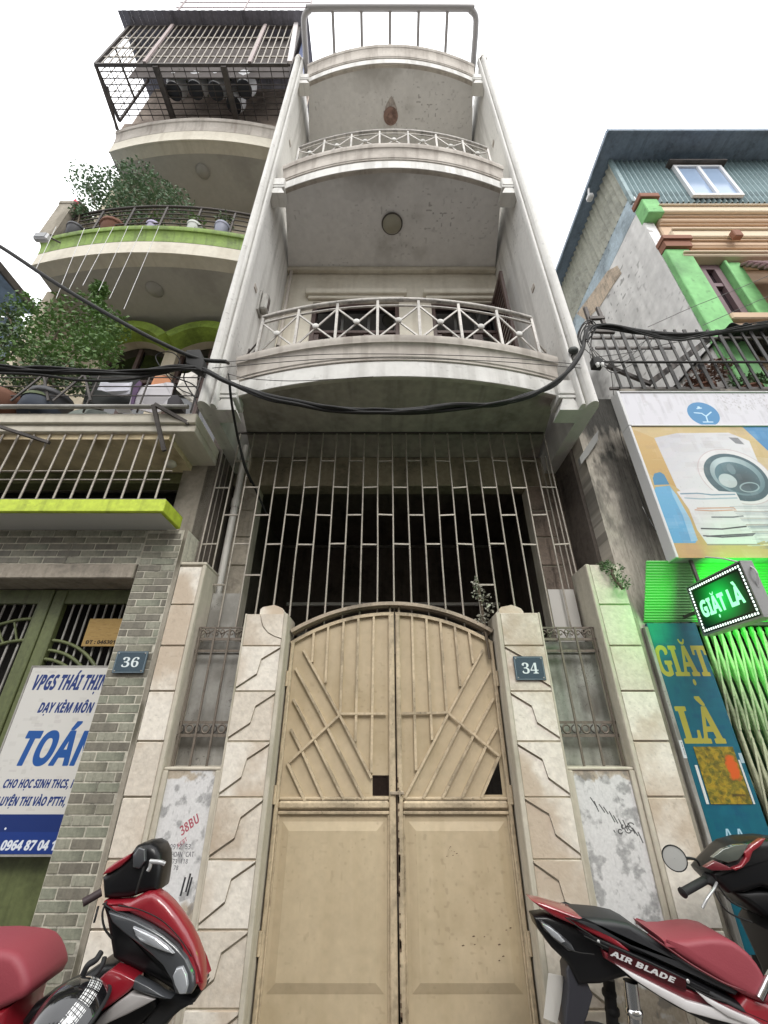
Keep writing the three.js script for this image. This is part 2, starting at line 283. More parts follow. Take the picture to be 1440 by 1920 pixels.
// ---------------------------------------------------------------- the house with the curved balconies
const house = thing('townhouse', 'narrow white four storey house with stacked curved balconies above the beige gate', 'house');
const HX = 0.13;                                           // middle of the balconies
{
  // party walls that end in a rounded, fluted edge
  const finOutline = (s, x0, xi) => {                      // x0 outer face, s = +1 when the inside lies towards +x
    const q = (dx, z) => [x0 + s * dx, z], o = [q(0, -0.82), q(0, 0.40)];
    for (let i = 0; i <= 10; i++) { const a = Math.PI * (1 - i / 10); o.push(q(0.058 + 0.058 * Math.cos(a), 0.405 + 0.1 * Math.sin(a))); }
    o.push(q(0.122, 0.425));
    for (let i = 0; i <= 6; i++) { const a = Math.PI * (1 - i / 6); o.push(q(0.146 + 0.022 * Math.cos(a), 0.435 + 0.035 * Math.sin(a))); }
    o.push(q(0.172, 0.39), [xi, 0.33], [xi, -0.82]); return o;
  };
  for (const [s, x0, xi] of [[1, -1.70, -1.573], [-1, 1.955, 1.826]]) {
    const f = part(house, 'side_fin', prism(finOutline(s, x0, xi), 4.3, 13.05, 'y', [], 0.6), M.white);
    // domed end of the roll
    const g = new THREE.SphereGeometry(0.075, 16, 10, 0, Math.PI * 2, 0, Math.PI / 2); g.scale(0.9, 2.6, 1.4); g.translate(x0 + s * 0.062, 13.05, 0.40);
    part(f, 'fin_cap', [uvMetres(g), lathe([[0, 0], [0.088, 0], [0.098, 0.025], [0.088, 0.05], [0, 0.05]], 16, [x0 + s * 0.062, 13.02, 0.40])], M.trim);
    // blocks under the balcony ends
    for (const y of [4.49, 8.37, 12.24]) {
      const a = s > 0 ? xi : xi - 0.22, b = s > 0 ? xi + 0.22 : xi, cx = (a + b) / 2;
      part(f, 'corbel', [box(a + 0.03, b - 0.03, y - 0.02, y + 0.16, 0.2, 0.42, 0.008), box(a + 0.02, b - 0.02, y - 0.06, y - 0.022, 0.2, 0.41, 0.004),
        prism([[cx - 0.05, y - 0.063], [cx + 0.05, y - 0.063], [cx + 0.105, y - 0.2], [cx - 0.105, y - 0.2]], 0.22, 0.40)], M.white);
      if (y < 12) part(f, 'outlet', box(s > 0 ? xi - 0.02 : xi - 0.012, s > 0 ? xi + 0.012 : xi + 0.02, y + 1.95, y + 2.02, 0.1, 0.18), M.trim);
    }
  }
  // three balcony floors: lip with a cove, flat band below
  const cz = -4.25, R = 4.93, ha = 0.3262;
  const slabs = [[4.50, 4.956], [8.37, 8.876], [12.24, 12.86]];
  for (const [yb, yt] of slabs) {
    const h = yt - yb, pr = [[-0.15, yb + 0.03], [-0.12, yb + 0.03], [-0.105, yb], [-0.085, yb], [-0.08, yb + 0.19], [-0.062, yb + 0.197], [-0.06, yb + 0.215], [-0.05, yb + 0.225], [-0.046, yb + 0.26]];
    for (let i = 0; i <= 6; i++) { const a = i / 6 * Math.PI / 2; pr.push([-0.045 + 0.04 * (1 - Math.cos(a)), yb + 0.27 + (h - 0.36) * Math.sin(a)]); }
    pr.push([0, yt - 0.065], [0.006, yt - 0.05], [0.006, yt - 0.008], [0, yt], [-0.15, yt]);
    const s = part(house, 'balcony_lip', sweepArc(pr, HX, cz, R, -ha, ha, 44, 0.5), M.trim);
    const plan = [[-1.573, -0.82]]; for (let i = 0; i <= 24; i++) { const a = lerp(-ha * 0.985, ha * 0.985, i / 24); plan.push([HX + (R - 0.12) * Math.sin(a), cz + (R - 0.12) * Math.cos(a)]); } plan.push([1.826, -0.82]);
    part(s, 'soffit', prism(plan, yb + 0.034, yt - 0.03, 'y'), yb < 5 ? M.soffitShaded : M.soffit);
    // the clean painted band under the cove
    const band = [[-0.083, yb + 0.004], [-0.0785, yb + 0.004], [-0.0745, yb + 0.186], [-0.083, yb + 0.186]];
    part(s, 'painted_band', sweepArc(band, HX, cz, R, -ha, ha, 44, 0.5), M.white);
    // cornice between ceiling and back wall
    part(s, 'ceiling_moulding', box(-1.57, 1.82, yb - 0.06, yb + 0.03, -0.822, -0.74, 0.012), M.cream);
  }
  // railing of the first and second balcony: rails on the arc, posts, crosses with bosses
  const at = (a, y, r = 0) => [HX + (R - 0.06 + r) * Math.sin(a), y, cz + (R - 0.06 + r) * Math.cos(a)];
  const arcLine = (y, a0 = -0.292, a1 = 0.297, n = 26) => Array.from({ length: n + 1 }, (_, i) => at(lerp(a0, a1, i / n), y));
  for (const [yt, h] of [[4.956, 0.6], [8.876, 0.56]]) {
    const r = part(house, 'railing', [tube(arcLine(yt + h), 0.024, 8, 60), tube(arcLine(yt + h - 0.095), 0.011, 6, 60), tube(arcLine(yt + 0.03), 0.012, 6, 60)], M.rail);
    for (let i = 0; i < 8; i++) {
      const a = lerp(-0.292, 0.297, i / 7); part(r, 'post', bar(at(a, yt), at(a, yt + h), 0.026, 0.026), M.rail);
      if (i < 7) {
        const b = lerp(-0.292, 0.297, (i + 1) / 7), m = (a + b) / 2, c = at(m, yt + h / 2 - 0.03, 0.014);
        part(r, 'cross_bar', bar(at(a, yt + 0.03), at(b, yt + h - 0.095), 0.016, 0.012), M.rail); part(r, 'cross_bar', bar(at(b, yt + 0.03, 0.004), at(a, yt + h - 0.095, 0.004), 0.016, 0.012), M.rail);
        const d = new THREE.SphereGeometry(0.034, 12, 8); d.scale(1, 1, 0.45); d.translate(...c); part(r, 'boss', uvMetres(d), M.white);
      }
    }
    // short side returns back to the fins
    for (const [x, s, k] of [[-1.30, -1, 0], [1.585, 1, 0]]) {
      const X = x + s * 0.21, rt = [];
      for (const y of [yt + 0.06, yt + 0.16, yt + 0.25, yt + 0.36]) rt.push(bar([x, y, 0.33], [X, y, 0.12], 0.014, 0.014, [0, 1, 0]));
      rt.push(bar([X - s * 0.04, yt, 0.16], [X - s * 0.04, yt + 0.42, 0.16], 0.016, 0.016), bar([x, yt + 0.36, 0.33], [x, yt, 0.33], 0.016, 0.016));
      part(r, 'side_return', rt, s < 0 ? M.darkSteel : M.rail);
    }
  }
  part(house, 'roof_rail', [tube(arcLine(12.98, -0.3, 0.3), 0.014, 6, 60), ...[-0.27, -0.16, -0.05, 0.06, 0.17, 0.28].map((a) => rod(at(a, 12.86), at(a, 12.98), 0.009, 6))], M.rail);

  // back walls; the first floor one has two tall door openings
  const wz = -0.825, d1 = -1.104, d2 = 0.232, d3 = 0.73, d4 = 1.76, head = 7.6;
  part(house, 'back_wall', prism([[-1.573, 4.93], [1.826, 4.93], [1.826, 8.41], [-1.573, 8.41]], wz - 0.2, wz, 'z', [[[d1, 4.95], [d2, 4.95], [d2, head], [d1, head]], [[d3, 4.95], [d4, 4.95], [d4, head], [d3, head]]]), M.cream);
  part(house, 'back_wall', box(-1.573, 1.826, 8.86, 12.3, wz - 0.2, wz), M.cream);
  for (const [a, b] of [[d1, d2], [d3, d4]]) {
    const f = part(house, 'door', [box(a, a + 0.06, 4.95, head, wz - 0.12, wz - 0.03), box(b - 0.06, b, 4.95, head, wz - 0.12, wz - 0.03), box(a + 0.06, b - 0.06, head - 0.07, head, wz - 0.12, wz - 0.03), box(a + 0.06, b - 0.06, 6.95, 7.0, wz - 0.12, wz - 0.04)], M.wood);
    const n = 3, w = (b - a - 0.12) / n;
    for (let i = 0; i < n; i++) {
      const x = a + 0.06 + i * w; part(f, 'door_leaf', [box(x, x + 0.07, 4.95, 6.95, wz - 0.11, wz - 0.06), box(x + w - 0.07, x + w, 4.95, 6.95, wz - 0.11, wz - 0.06), box(x + 0.07, x + w - 0.07, 5.0, 5.5, wz - 0.1, wz - 0.07), box(x + 0.07, x + w - 0.07, 6.2, 6.28, wz - 0.1, wz - 0.07)], M.wood);
      part(f, 'pane', box(x + 0.07, x + w - 0.07, 5.5, 6.2, wz - 0.095, wz - 0.085), M.glass); part(f, 'pane', box(x + 0.02, x + w - 0.02, 7.0, head - 0.07, wz - 0.1, wz - 0.09), M.glass);
    }
    part(house, 'door_cornice', [box(a - 0.08, b + 0.08, head + 0.03, head + 0.1, wz, wz + 0.05, 0.01), box(a - 0.12, b + 0.12, head + 0.1, head + 0.2, wz, wz + 0.1, 0.015), box(a - 0.1, b + 0.1, head + 0.2, head + 0.24, wz, wz + 0.07, 0.01)], M.cream);
  }
  // open shutter that stands out from the back wall at the right
  const sh = part(house, 'open_shutter', joined([box(1.66, 1.70, 4.95, 7.56, wz, wz + 0.06), box(1.66, 1.70, 4.95, 7.56, wz + 0.46, wz + 0.52), box(1.66, 1.70, 7.48, 7.56, wz + 0.06, wz + 0.46), box(1.66, 1.70, 4.95, 5.05, wz + 0.06, wz + 0.46)]), M.wood);
  for (let i = 0; i < 22; i++) { const y = 5.1 + i * 0.108; part(sh, 'slat', prism([[wz + 0.06, y], [wz + 0.06, y + 0.015], [wz + 0.46, y + 0.015], [wz + 0.46, y]], 1.665, 1.692, 'x'), M.wood); }
  // wall lantern on the left inner wall
  const lan = part(house, 'wall_lamp', [box(-1.573, -1.55, 6.28, 6.66, -0.14, -0.0, 0.006), box(-1.55, -1.46, 6.32, 6.62, -0.13, -0.01, 0.02)], M.zinc);
  part(lan, 'lamp_glass', box(-1.54, -1.455, 6.36, 6.55, -0.115, -0.025, 0.015), plain(0.07, 0.05, 0.05, 0.2));
  part(house, 'drain_pipe', tube([[-1.5, 8.3, -0.76], [-1.5, 6.6, -0.76], [-1.52, 6.5, -0.78], [-1.52, 4.95, -0.78]], 0.025, 8, 30), M.trim);
  // ceiling lamps
  const dome = (x, y, z, r) => lathe([[r * 0.9, 0.0], [r, -0.012], [r, -0.03], [r * 0.92, -0.045], [r * 0.7, -0.085], [r * 0.4, -0.105], [0.001, -0.112]], 28, [x, y, z]);
  const l1 = part(house, 'ceiling_lamp', dome(0.12, 8.402, -0.1, 0.14), plain(0.3, 0.285, 0.22, 0.35)); part(l1, 'lamp_ring', uvMetres(new THREE.TorusGeometry(0.143, 0.014, 8, 32).rotateX(Math.PI / 2).translate(0.12, 8.385, -0.1)), M.darkSteel);
  part(house, 'ceiling_rose', [lathe([[0.14, 0], [0.14, -0.02], [0.11, -0.035], [0.105, -0.02], [0.06, -0.02], [0.05, -0.05], [0.001, -0.055]], 24, [0.13, 12.272, -0.13])], surface({ size: 0.3, base: [0.3, 0.2, 0.17], vary: 0.4, stain: [0.1, 0.05, 0.035], amount: 0.8, from: 0.4, to: 0.6, seed: 211, px: 128 }));
  part(house, 'rust_stain', prism([[0.03, -0.2], [0.12, -0.27], [0.24, -0.2], [0.25, -0.02], [0.19, 0.1], [0.14, 0.16], [0.1, 0.12], [0.02, 0.0]], 12.266, 12.2725, 'y'), surface({ size: 0.4, base: [0.46, 0.42, 0.4], vary: 0.2, stain: [0.24, 0.13, 0.1], amount: 0.8, from: 0.4, to: 0.7, seed: 213, px: 128 }));
  // body of the house behind, roof terrace, awning frame
  part(house, 'house_body', [box(-1.70, 1.955, 4.49, 12.84, -9, wz - 0.21), box(-1.70, -1.575, 4.49, 12.84, wz - 0.21, -0.821), box(1.828, 1.955, 4.49, 12.84, wz - 0.21, -0.821)], M.white);
  part(house, 'terrace_wall', [box(-1.69, 1.94, 12.845, 13.3, -0.9, -0.8), box(-1.45, -0.95, 12.87, 13.45, -0.55, -0.5), box(1.0, 1.5, 12.87, 13.45, -0.55, -0.5)], M.darkSteel);
  const F0 = [[-1.473, 13.827, 0.3], [1.7, 13.827, 0.3]], T = 13.35, W0 = -1.48, W1 = 1.70;
  const fr = part(house, 'awning_frame', tube([[W0, 12.86, 0.26], [W0, 13.0, 0.5], [W0, 13.2, 0.8], [W0 + 0.02, 13.29, 0.93], [W0 + 0.12, 13.34, 1.0], [W0 + 0.3, 13.35, 1.02], [W1 - 0.3, 13.35, 1.02], [W1 - 0.12, 13.34, 1.0], [W1 - 0.02, 13.29, 0.93], [W1, 13.2, 0.8], [W1, 13.0, 0.5], [W1, 12.86, 0.26]], 0.055, 10, 120), plain(0.36, 0.35, 0.35, 0.45, 0.2));
  for (const u of [0.17, 0.335, 0.5, 0.665, 0.83]) part(fr, 'frame_bar', bar([lerp(W0, W1, u), 12.9, 0.3], [lerp(W0, W1, u), 13.34, 1.0], 0.05, 0.05, [0, 1, 0]), plain(0.36, 0.35, 0.35, 0.45, 0.2));
  // ---- porch below the first balcony
  part(house, 'porch_beam', box(-1.70, 1.955, 4.14, 4.532, -0.86, -0.66, 0.01), M.beamShaded);
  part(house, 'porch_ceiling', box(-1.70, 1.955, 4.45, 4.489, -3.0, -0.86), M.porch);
  for (const [x0, x1, mat, n] of [[-1.66, -1.40, M.column, 7], [1.60, 1.84, M.column, 7]]) {
    const c = part(house, 'porch_column', box(x0 + 0.01, x1 - 0.01, 0, 4.14, -0.88, -0.67), M.stoneEdge);
    for (let i = 0; i < 13; i++) part(c, 'column_tile', box(x0, x1, 0.01 + i * 0.318, 0.318 + i * 0.318 - 0.008, -0.668, -0.655, 0.003), x0 < 0 ? mat : M.brownBoard);
  }
  part(house, 'plywood_board', box(1.84, 1.955, 2.3, 4.1, -0.7, -0.67), M.brownBoard);
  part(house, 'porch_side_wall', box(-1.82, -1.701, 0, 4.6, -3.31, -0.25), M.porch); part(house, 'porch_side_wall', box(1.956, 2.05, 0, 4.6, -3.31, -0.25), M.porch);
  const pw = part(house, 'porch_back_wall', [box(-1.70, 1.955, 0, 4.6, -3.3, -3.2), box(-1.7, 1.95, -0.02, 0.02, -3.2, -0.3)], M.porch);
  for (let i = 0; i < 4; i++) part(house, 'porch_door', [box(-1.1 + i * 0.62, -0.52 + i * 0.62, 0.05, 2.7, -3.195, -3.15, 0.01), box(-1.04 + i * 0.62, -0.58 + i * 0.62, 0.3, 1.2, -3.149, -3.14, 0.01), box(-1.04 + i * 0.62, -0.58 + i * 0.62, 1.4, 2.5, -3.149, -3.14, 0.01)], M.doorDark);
  part(house, 'porch_lintel', [box(-1.3, 1.55, 2.9, 3.05, -3.18, -3.0, 0.01), box(-1.3, 1.55, 3.2, 3.24, -2.2, -2.16)], M.pvc);
  part(house, 'porch_pipe', [tube([[-1.53, 4.5, -0.42], [-1.53, 3.4, -0.42], [-1.53, 2.0, -0.42]], 0.034, 10, 12), lathe([[0.042, 0], [0.042, 0.1]], 10, [-1.53, 3.72, -0.42]), lathe([[0.042, 0], [0.042, 0.09]], 10, [-1.53, 2.7, -0.42])], M.pvc);
}

// ---------------------------------------------------------------- barred screen over the gate
{
  const g = thing('window_grille', 'tall screen of thin steel bars with staggered ties closing the porch above the gate', 'grille');
  const z = -0.215, y1 = 4.53, step = 0.1475, x0 = -1.093, rows = [3.22, 3.525, 3.835, 4.155].map((y) => y);
  const xs = []; for (let k = -4; k <= 19; k++) xs.push(x0 + k * step);
  const low = (x) => (x > -1.12 && x < 1.26 ? (x > -0.75 && x < 0.9 ? 2.25 : 2.3) : 2.42);
  const shape = {};
  xs.forEach((x, i) => { const y = low(x), w = (R0() - 0.5) * 0.02; part(g, 'bar', tube([[x, y, z], [x + w * 0.6, lerp(y, y1, 0.35), z + 0.004], [x - w * 0.3, lerp(y, y1, 0.65), z], [x, y1, z]], 0.0085, 6, 14, false, 0.3), M.steel); });
  rows.forEach((y, r) => { for (let i = r % 2; i < xs.length - 1; i += 2) part(g, 'tie_bar', bar([xs[i], y + rr(-0.006, 0.006), z], [xs[i + 1], y + rr(-0.006, 0.006), z], 0.014, 0.012), M.steel); });
  for (const [i, y] of [[1, 2.83], [17, 2.83], [3, 2.92]]) part(g, 'tie_bar', bar([xs[i], y, z], [xs[i + 1], y, z], 0.014, 0.012), M.steel);
  part(g, 'top_rail', bar([xs[0], y1 - 0.01, z], [xs[xs.length - 1], y1 - 0.01, z], 0.02, 0.02), M.darkSteel);
  for (const x of [-1.70, 1.73]) for (const zz of [-0.34, -0.46, -0.58]) part(g, 'side_bar', rod([x, 2.5, zz], [x, 4.3, zz], 0.008, 6), M.steel);
}
// ---------------------------------------------------------------- clad pillars, low walls with grilles, gate
const JOINT = 2.272, STEP = 0.3217;                        // joint heights of the cladding
const zigzag = (m, gap) => {                               // the two halves of a panel split by a stepped line; m mirrors it
  const q = rr(-0.05, 0.05), s = rr(-0.04, 0.04), L = [[0, 0.05 + s * 0.5], [0.46 + q, 0.35 + s], [0.53 + q, 0.69 + s], [1, 0.955 + s * 0.4]], f = ([x, y]) => [m ? 1 - x : x, y];
  return [[...L.map(([x, y]) => [x, y + gap]).map(f), ...[[1, 1], [0, 1]].map(f)], [...L.map(([x, y]) => [x, y - gap]).map(f), ...[[1, 0], [0, 0]].map(f)]];
};
function cladding(p, x0, x1, yTop, y0, mode, mats, zf = 0) { // panels of stone with recessed joints
  const ys = [yTop]; let j = JOINT; while (j > yTop - 0.1) j -= STEP; while (j + STEP < yTop - 0.05) j += STEP;
  for (; j > y0 + 0.05; j -= STEP) ys.push(j); ys.push(y0);
  for (let i = 0; i < ys.length - 1; i++) {
    const a = ys[i + 1] + 0.006, b = ys[i] - 0.006, w = x1 - x0, h = b - a, to = ([x, y]) => [x0 + x * w, a + y * h], mat = mats[Math.floor(R0() * mats.length)], d = rr(-0.002, 0.002);
    if (mode === 'plain' || (i === 0 && mode !== 'plain')) {
      if (mode === 'left' && i === 0) {
        const c = [[0.36, 1], [0.4, 0.8], [0.47, 0.6], [0.62, 0.4], [0.8, 0.28], [1, 0.2]];
        part(p, 'stone_panel', prism([...c.map(([x, y]) => [x - 0.008, y - 0.012]), [1, 0], [0, 0], [0, 1]].map(to), zf - 0.014, zf + d - 0.003), mat); part(p, 'stone_panel', prism([...c.map(([x, y]) => [x + 0.008, y + 0.012]), [1, 1]].map(to), zf - 0.014, zf + d + 0.001), mat);
      } else part(p, 'stone_panel', box(x0, x1, a, b, zf - 0.014, zf + d, 0.003), mat);
    } else zigzag(mode === 'right', 0.024).forEach((q, k) => part(p, 'stone_panel', prism(q.map(to), zf - 0.0139, zf + d + (k ? -0.004 : 0.006)), mat));
  }
}
{
  const cap = (x) => [prism([[x - 0.095, 2.525], [x + 0.1, 2.525], [x + 0.1, 2.55], [x + 0.085, 2.575], [x + 0.055, 2.59], [x + 0.01, 2.605], [x - 0.02, 2.598], [x - 0.075, 2.588], [x - 0.095, 2.57]], -0.22, -0.05, 'z', [], 0.6)];
  const lp = thing('gate_pillar', 'pale stone gate pillar left of the gate, its panels cut by stepped diagonal lines', 'pillar');
  part(lp, 'core', [box(-1.105, -0.765, 0, 2.52, -0.30, -0.0141, 0.004), box(-0.795, -0.765, 0, 2.52, -0.0139, 0.003, 0.004), box(-1.105, -1.09, 0, 2.52, -0.0139, 0.001, 0.003)], M.stoneEdge);
  cladding(lp, -1.088, -0.797, 2.52, 0, 'left', [M.stone2, M.stone]); part(lp, 'cap', cap(-0.91), M.stone2);
  const rp = thing('gate_pillar', 'pale stone gate pillar right of the gate that carries the number 34 plate', 'pillar');
  part(rp, 'core', [box(0.892, 1.243, 0, 2.53, -0.30, -0.0141, 0.004), box(0.892, 0.925, 0, 2.53, -0.0139, 0.003, 0.004), box(1.228, 1.243, 0, 2.53, -0.0139, 0.001, 0.003)], M.stoneEdge);
  cladding(rp, 0.928, 1.226, 2.53, 0, 'right', [M.stone2, M.stone]); part(rp, 'cap', cap(1.03), M.stone2);
  const lo = thing('boundary_pillar', 'tall stone clad pillar beside the grey green brick pier of number 36', 'pillar');
  part(lo, 'core', [box(-1.72, -1.50, 0, 2.93, -0.30, -0.0141, 0.004), box(-1.53, -1.50, 0, 2.93, -0.0139, 0.004, 0.005), box(-1.72, -1.50, 2.93, 2.96, -0.30, 0.004, 0.008)], M.stoneEdge);
  cladding(lo, -1.718, -1.533, 2.92, 0, 'plain', [M.stone2, M.stone]);
  const ro = thing('boundary_pillar', 'tall stone clad pillar beside the stained concrete pier, weeds growing on its top', 'pillar');
  part(ro, 'core', [box(1.70, 1.985, 0, 2.94, -0.30, -0.0141, 0.004), box(1.70, 1.732, 0, 2.94, -0.0139, 0.004, 0.005)], M.stoneEdge);
  cladding(ro, 1.735, 1.983, 2.94, 0, 'plain', [M.stone2, M.stone]);
  part(lo, 'wall_stub', box(-2.06, -1.722, 2.962, 4.33, -0.5, -0.25), M.pier);
}
// plastered lower walls with print on them, and the grilles that stand on them
function posterWall(seed, stencil) {
  return canvasTex(420, 1500, (x, w, h) => {
    const r = rng(seed), n = fbm(seed, 4, 12, 5), k = fbm(seed + 9, 40, 140, 3), g2 = fbm(seed + 19, 7, 24, 6), im = x.createImageData(w, h);
    for (let j = 0; j < h; j++) for (let i = 0; i < w; i++) {
      const u = i / w, v = j / h, o = (j * w + i) * 4, edge = Math.min(u, 1 - u) * 6, top = sstep(0.02, 0.1, v) * (1 - sstep(stencil ? 0.4 : 0.56, stencil ? 0.52 : 0.72, v + (n(u, v) - 0.5) * 0.3));
      const paint = sstep(0.42, 0.5, n(u, v) * 0.6 + top * 0.42 + Math.min(edge, 0.5) * 0.16), grime = sstep(0.52, 0.7, g2(u, v)) * (0.35 + 0.65 * k(u, v)) + 0.5 * sstep(0.66, 0.8, k(v, u)) * sstep(0.5, 0.66, g2(v, u));
      let c = [176 + 26 * (k(u, v) - 0.5), 164 + 26 * (k(u, v) - 0.5), 147 + 26 * (k(u, v) - 0.5)]; const p = [208 + 22 * (k(u, v) - 0.5), 207 + 22 * (k(u, v) - 0.5), 206 + 22 * (k(u, v) - 0.5)];
      for (let q = 0; q < 3; q++) { c[q] = lerp(c[q], p[q], paint); c[q] = lerp(c[q], 88, clamp(grime, 0, 1) * 0.6); im.data[o + q] = c[q]; } im.data[o + 3] = 255;
    }
    x.putImageData(im, 0, 0);
    if (stencil) {
      x.save(); x.translate(215, 385); x.rotate(-0.62); letters(x, '38BU', 0, 0, 74, { color: 'rgba(150,45,60,0.8)', squeeze: 0.75, slant: 0.1 }); letters(x, 'KCBT', -40, 46, 34, { color: 'rgba(150,45,60,0.6)', squeeze: 0.8 }); x.restore();
      const ink = 'rgba(60,60,66,0.78)'; for (const [y, t, s] of [[452, '0912 53', 36], [490, 'KHOAN CAT', 34], [524, '0973 118', 31], [556, '36 78', 30]]) letters(x, t, 150, y, s, { color: ink, squeeze: 0.95, font: 'monospace' });
      x.fillStyle = 'rgba(20,20,24,0.85)'; for (const [a, b] of [[286, 590], [316, 572], [330, 590]]) { x.save(); x.translate(a, b); x.rotate(0.12); x.fillRect(0, 0, 12, 90); x.restore(); }
    } else {
      x.strokeStyle = 'rgba(45,45,45,0.7)'; x.lineWidth = 7; for (let i = 0; i < 11; i++) { const a = 110 + i * 24 + r() * 8, b = 170 + i * 18 + r() * 16; x.beginPath(); x.moveTo(a, b); x.lineTo(a + 14 + r() * 16, b + 40 + r() * 24); x.stroke(); }
      for (let i = 0; i < 6; i++) { x.beginPath(); x.arc(230 + i * 24, 330 + r() * 40, 10 + r() * 12, r() * 3, 3 + r() * 3); x.stroke(); }
    }
  });
}
for (const [x0, x1, seed, st, label, zincMat] of [
  [-1.4995, -1.1055, 301, true, 'low front wall left of the gate with red graffiti and stencilled numbers under a grille', M.zinc],
  [1.2435, 1.6995, 331, false, 'low front wall right of the gate with patchy white paint and dark scratches under a grille', M.zincGreen]]) {
  const t = thing('front_wall', label, 'wall'), ys = 1.475, w = x1 - x0;
  part(t, 'plinth', [box(x0, x1, 0, ys - 0.02, -0.25, -0.034), box(x0, x1, ys - 0.02, ys, -0.25, -0.02, 0.006), box(x0, x0 + 0.035, 0, ys - 0.02, -0.033, -0.012, 0.004), box(x1 - 0.035, x1, 0, ys - 0.02, -0.033, -0.012, 0.004)], M.stoneEdge);
  const front = box(x0 + 0.036, x1 - 0.036, 0.01, ys - 0.021, -0.0335, -0.03); planeUV(front, x0, x1, 0, ys);
  part(t, 'painted_plaster', front, new THREE.MeshStandardMaterial({ map: posterWall(seed, st), roughness: 0.9, bumpMap: M.white.bumpMap, bumpScale: 0.004 }));
  // grille
  const z = -0.12, top = 2.425, g = part(t, 'grille', [bar([x0, 2.345, z], [x1, 2.345, z], 0.02, 0.014), bar([x0, 2.255, z], [x1, 2.255, z], 0.018, 0.014), bar([x0, 1.75, z], [x1, 1.75, z], 0.018, 0.014), bar([x0, 1.665, z], [x1, 1.665, z], 0.02, 0.014), bar([x0, 2.435, z], [x1, 2.435, z], 0.014, 0.014)], M.iron);
  const n = 3; for (let i = 0; i <= n; i++) { const x = lerp(x0 + 0.02, x1 - 0.02, i / n); part(g, 'bar', bar([x, ys, z + 0.012], [x, 2.44, z + 0.012], 0.014, 0.012), M.iron); }
  for (let i = 0; i < n; i++) {
    const a = lerp(x0 + 0.02, x1 - 0.02, i / n), b = lerp(x0 + 0.02, x1 - 0.02, (i + 1) / n), c = (a + b) / 2;
    part(g, 'ring', uvMetres(new THREE.TorusGeometry(0.027, 0.007, 6, 18).translate(c, 1.7075, z)), M.iron);
    for (const s of [-1, 1]) part(g, 'scroll', tube([[c + s * 0.058, 1.68, z], [c + s * 0.042, 1.692, z], [c + s * 0.036, 1.7075, z], [c + s * 0.042, 1.723, z], [c + s * 0.058, 1.735, z]], 0.005, 5, 12), M.darkSteel);
    for (const s of [-1, 1]) part(g, 'scroll', tube([[c, 2.36, z], [c + s * 0.02, 2.4, z], [c + s * 0.045, 2.415, z], [c + s * 0.058, 2.395, z], [c + s * 0.045, 2.378, z], [c + s * 0.034, 2.392, z]], 0.0055, 5, 22), M.iron);
    part(g, 'ring', uvMetres(new THREE.TorusGeometry(0.014, 0.005, 6, 14).translate(c, 2.405, z + 0.01)), M.iron);
  }
  part(t, 'metal_sheet', [box(x0, x1, ys, 2.34, -0.2, -0.193), box(x0, x1, 2.25, 2.262, -0.192, -0.18)], zincMat);
  part(t, 'upper_sheet', st ? box(x0 + 0.005, x0 + 0.26, 2.35, 2.76, -0.245, -0.238) : box(x0 + 0.2, x1 - 0.03, 2.35, 2.8, -0.255, -0.248), st ? M.zinc : plain(0.47, 0.45, 0.42, 0.6));
}
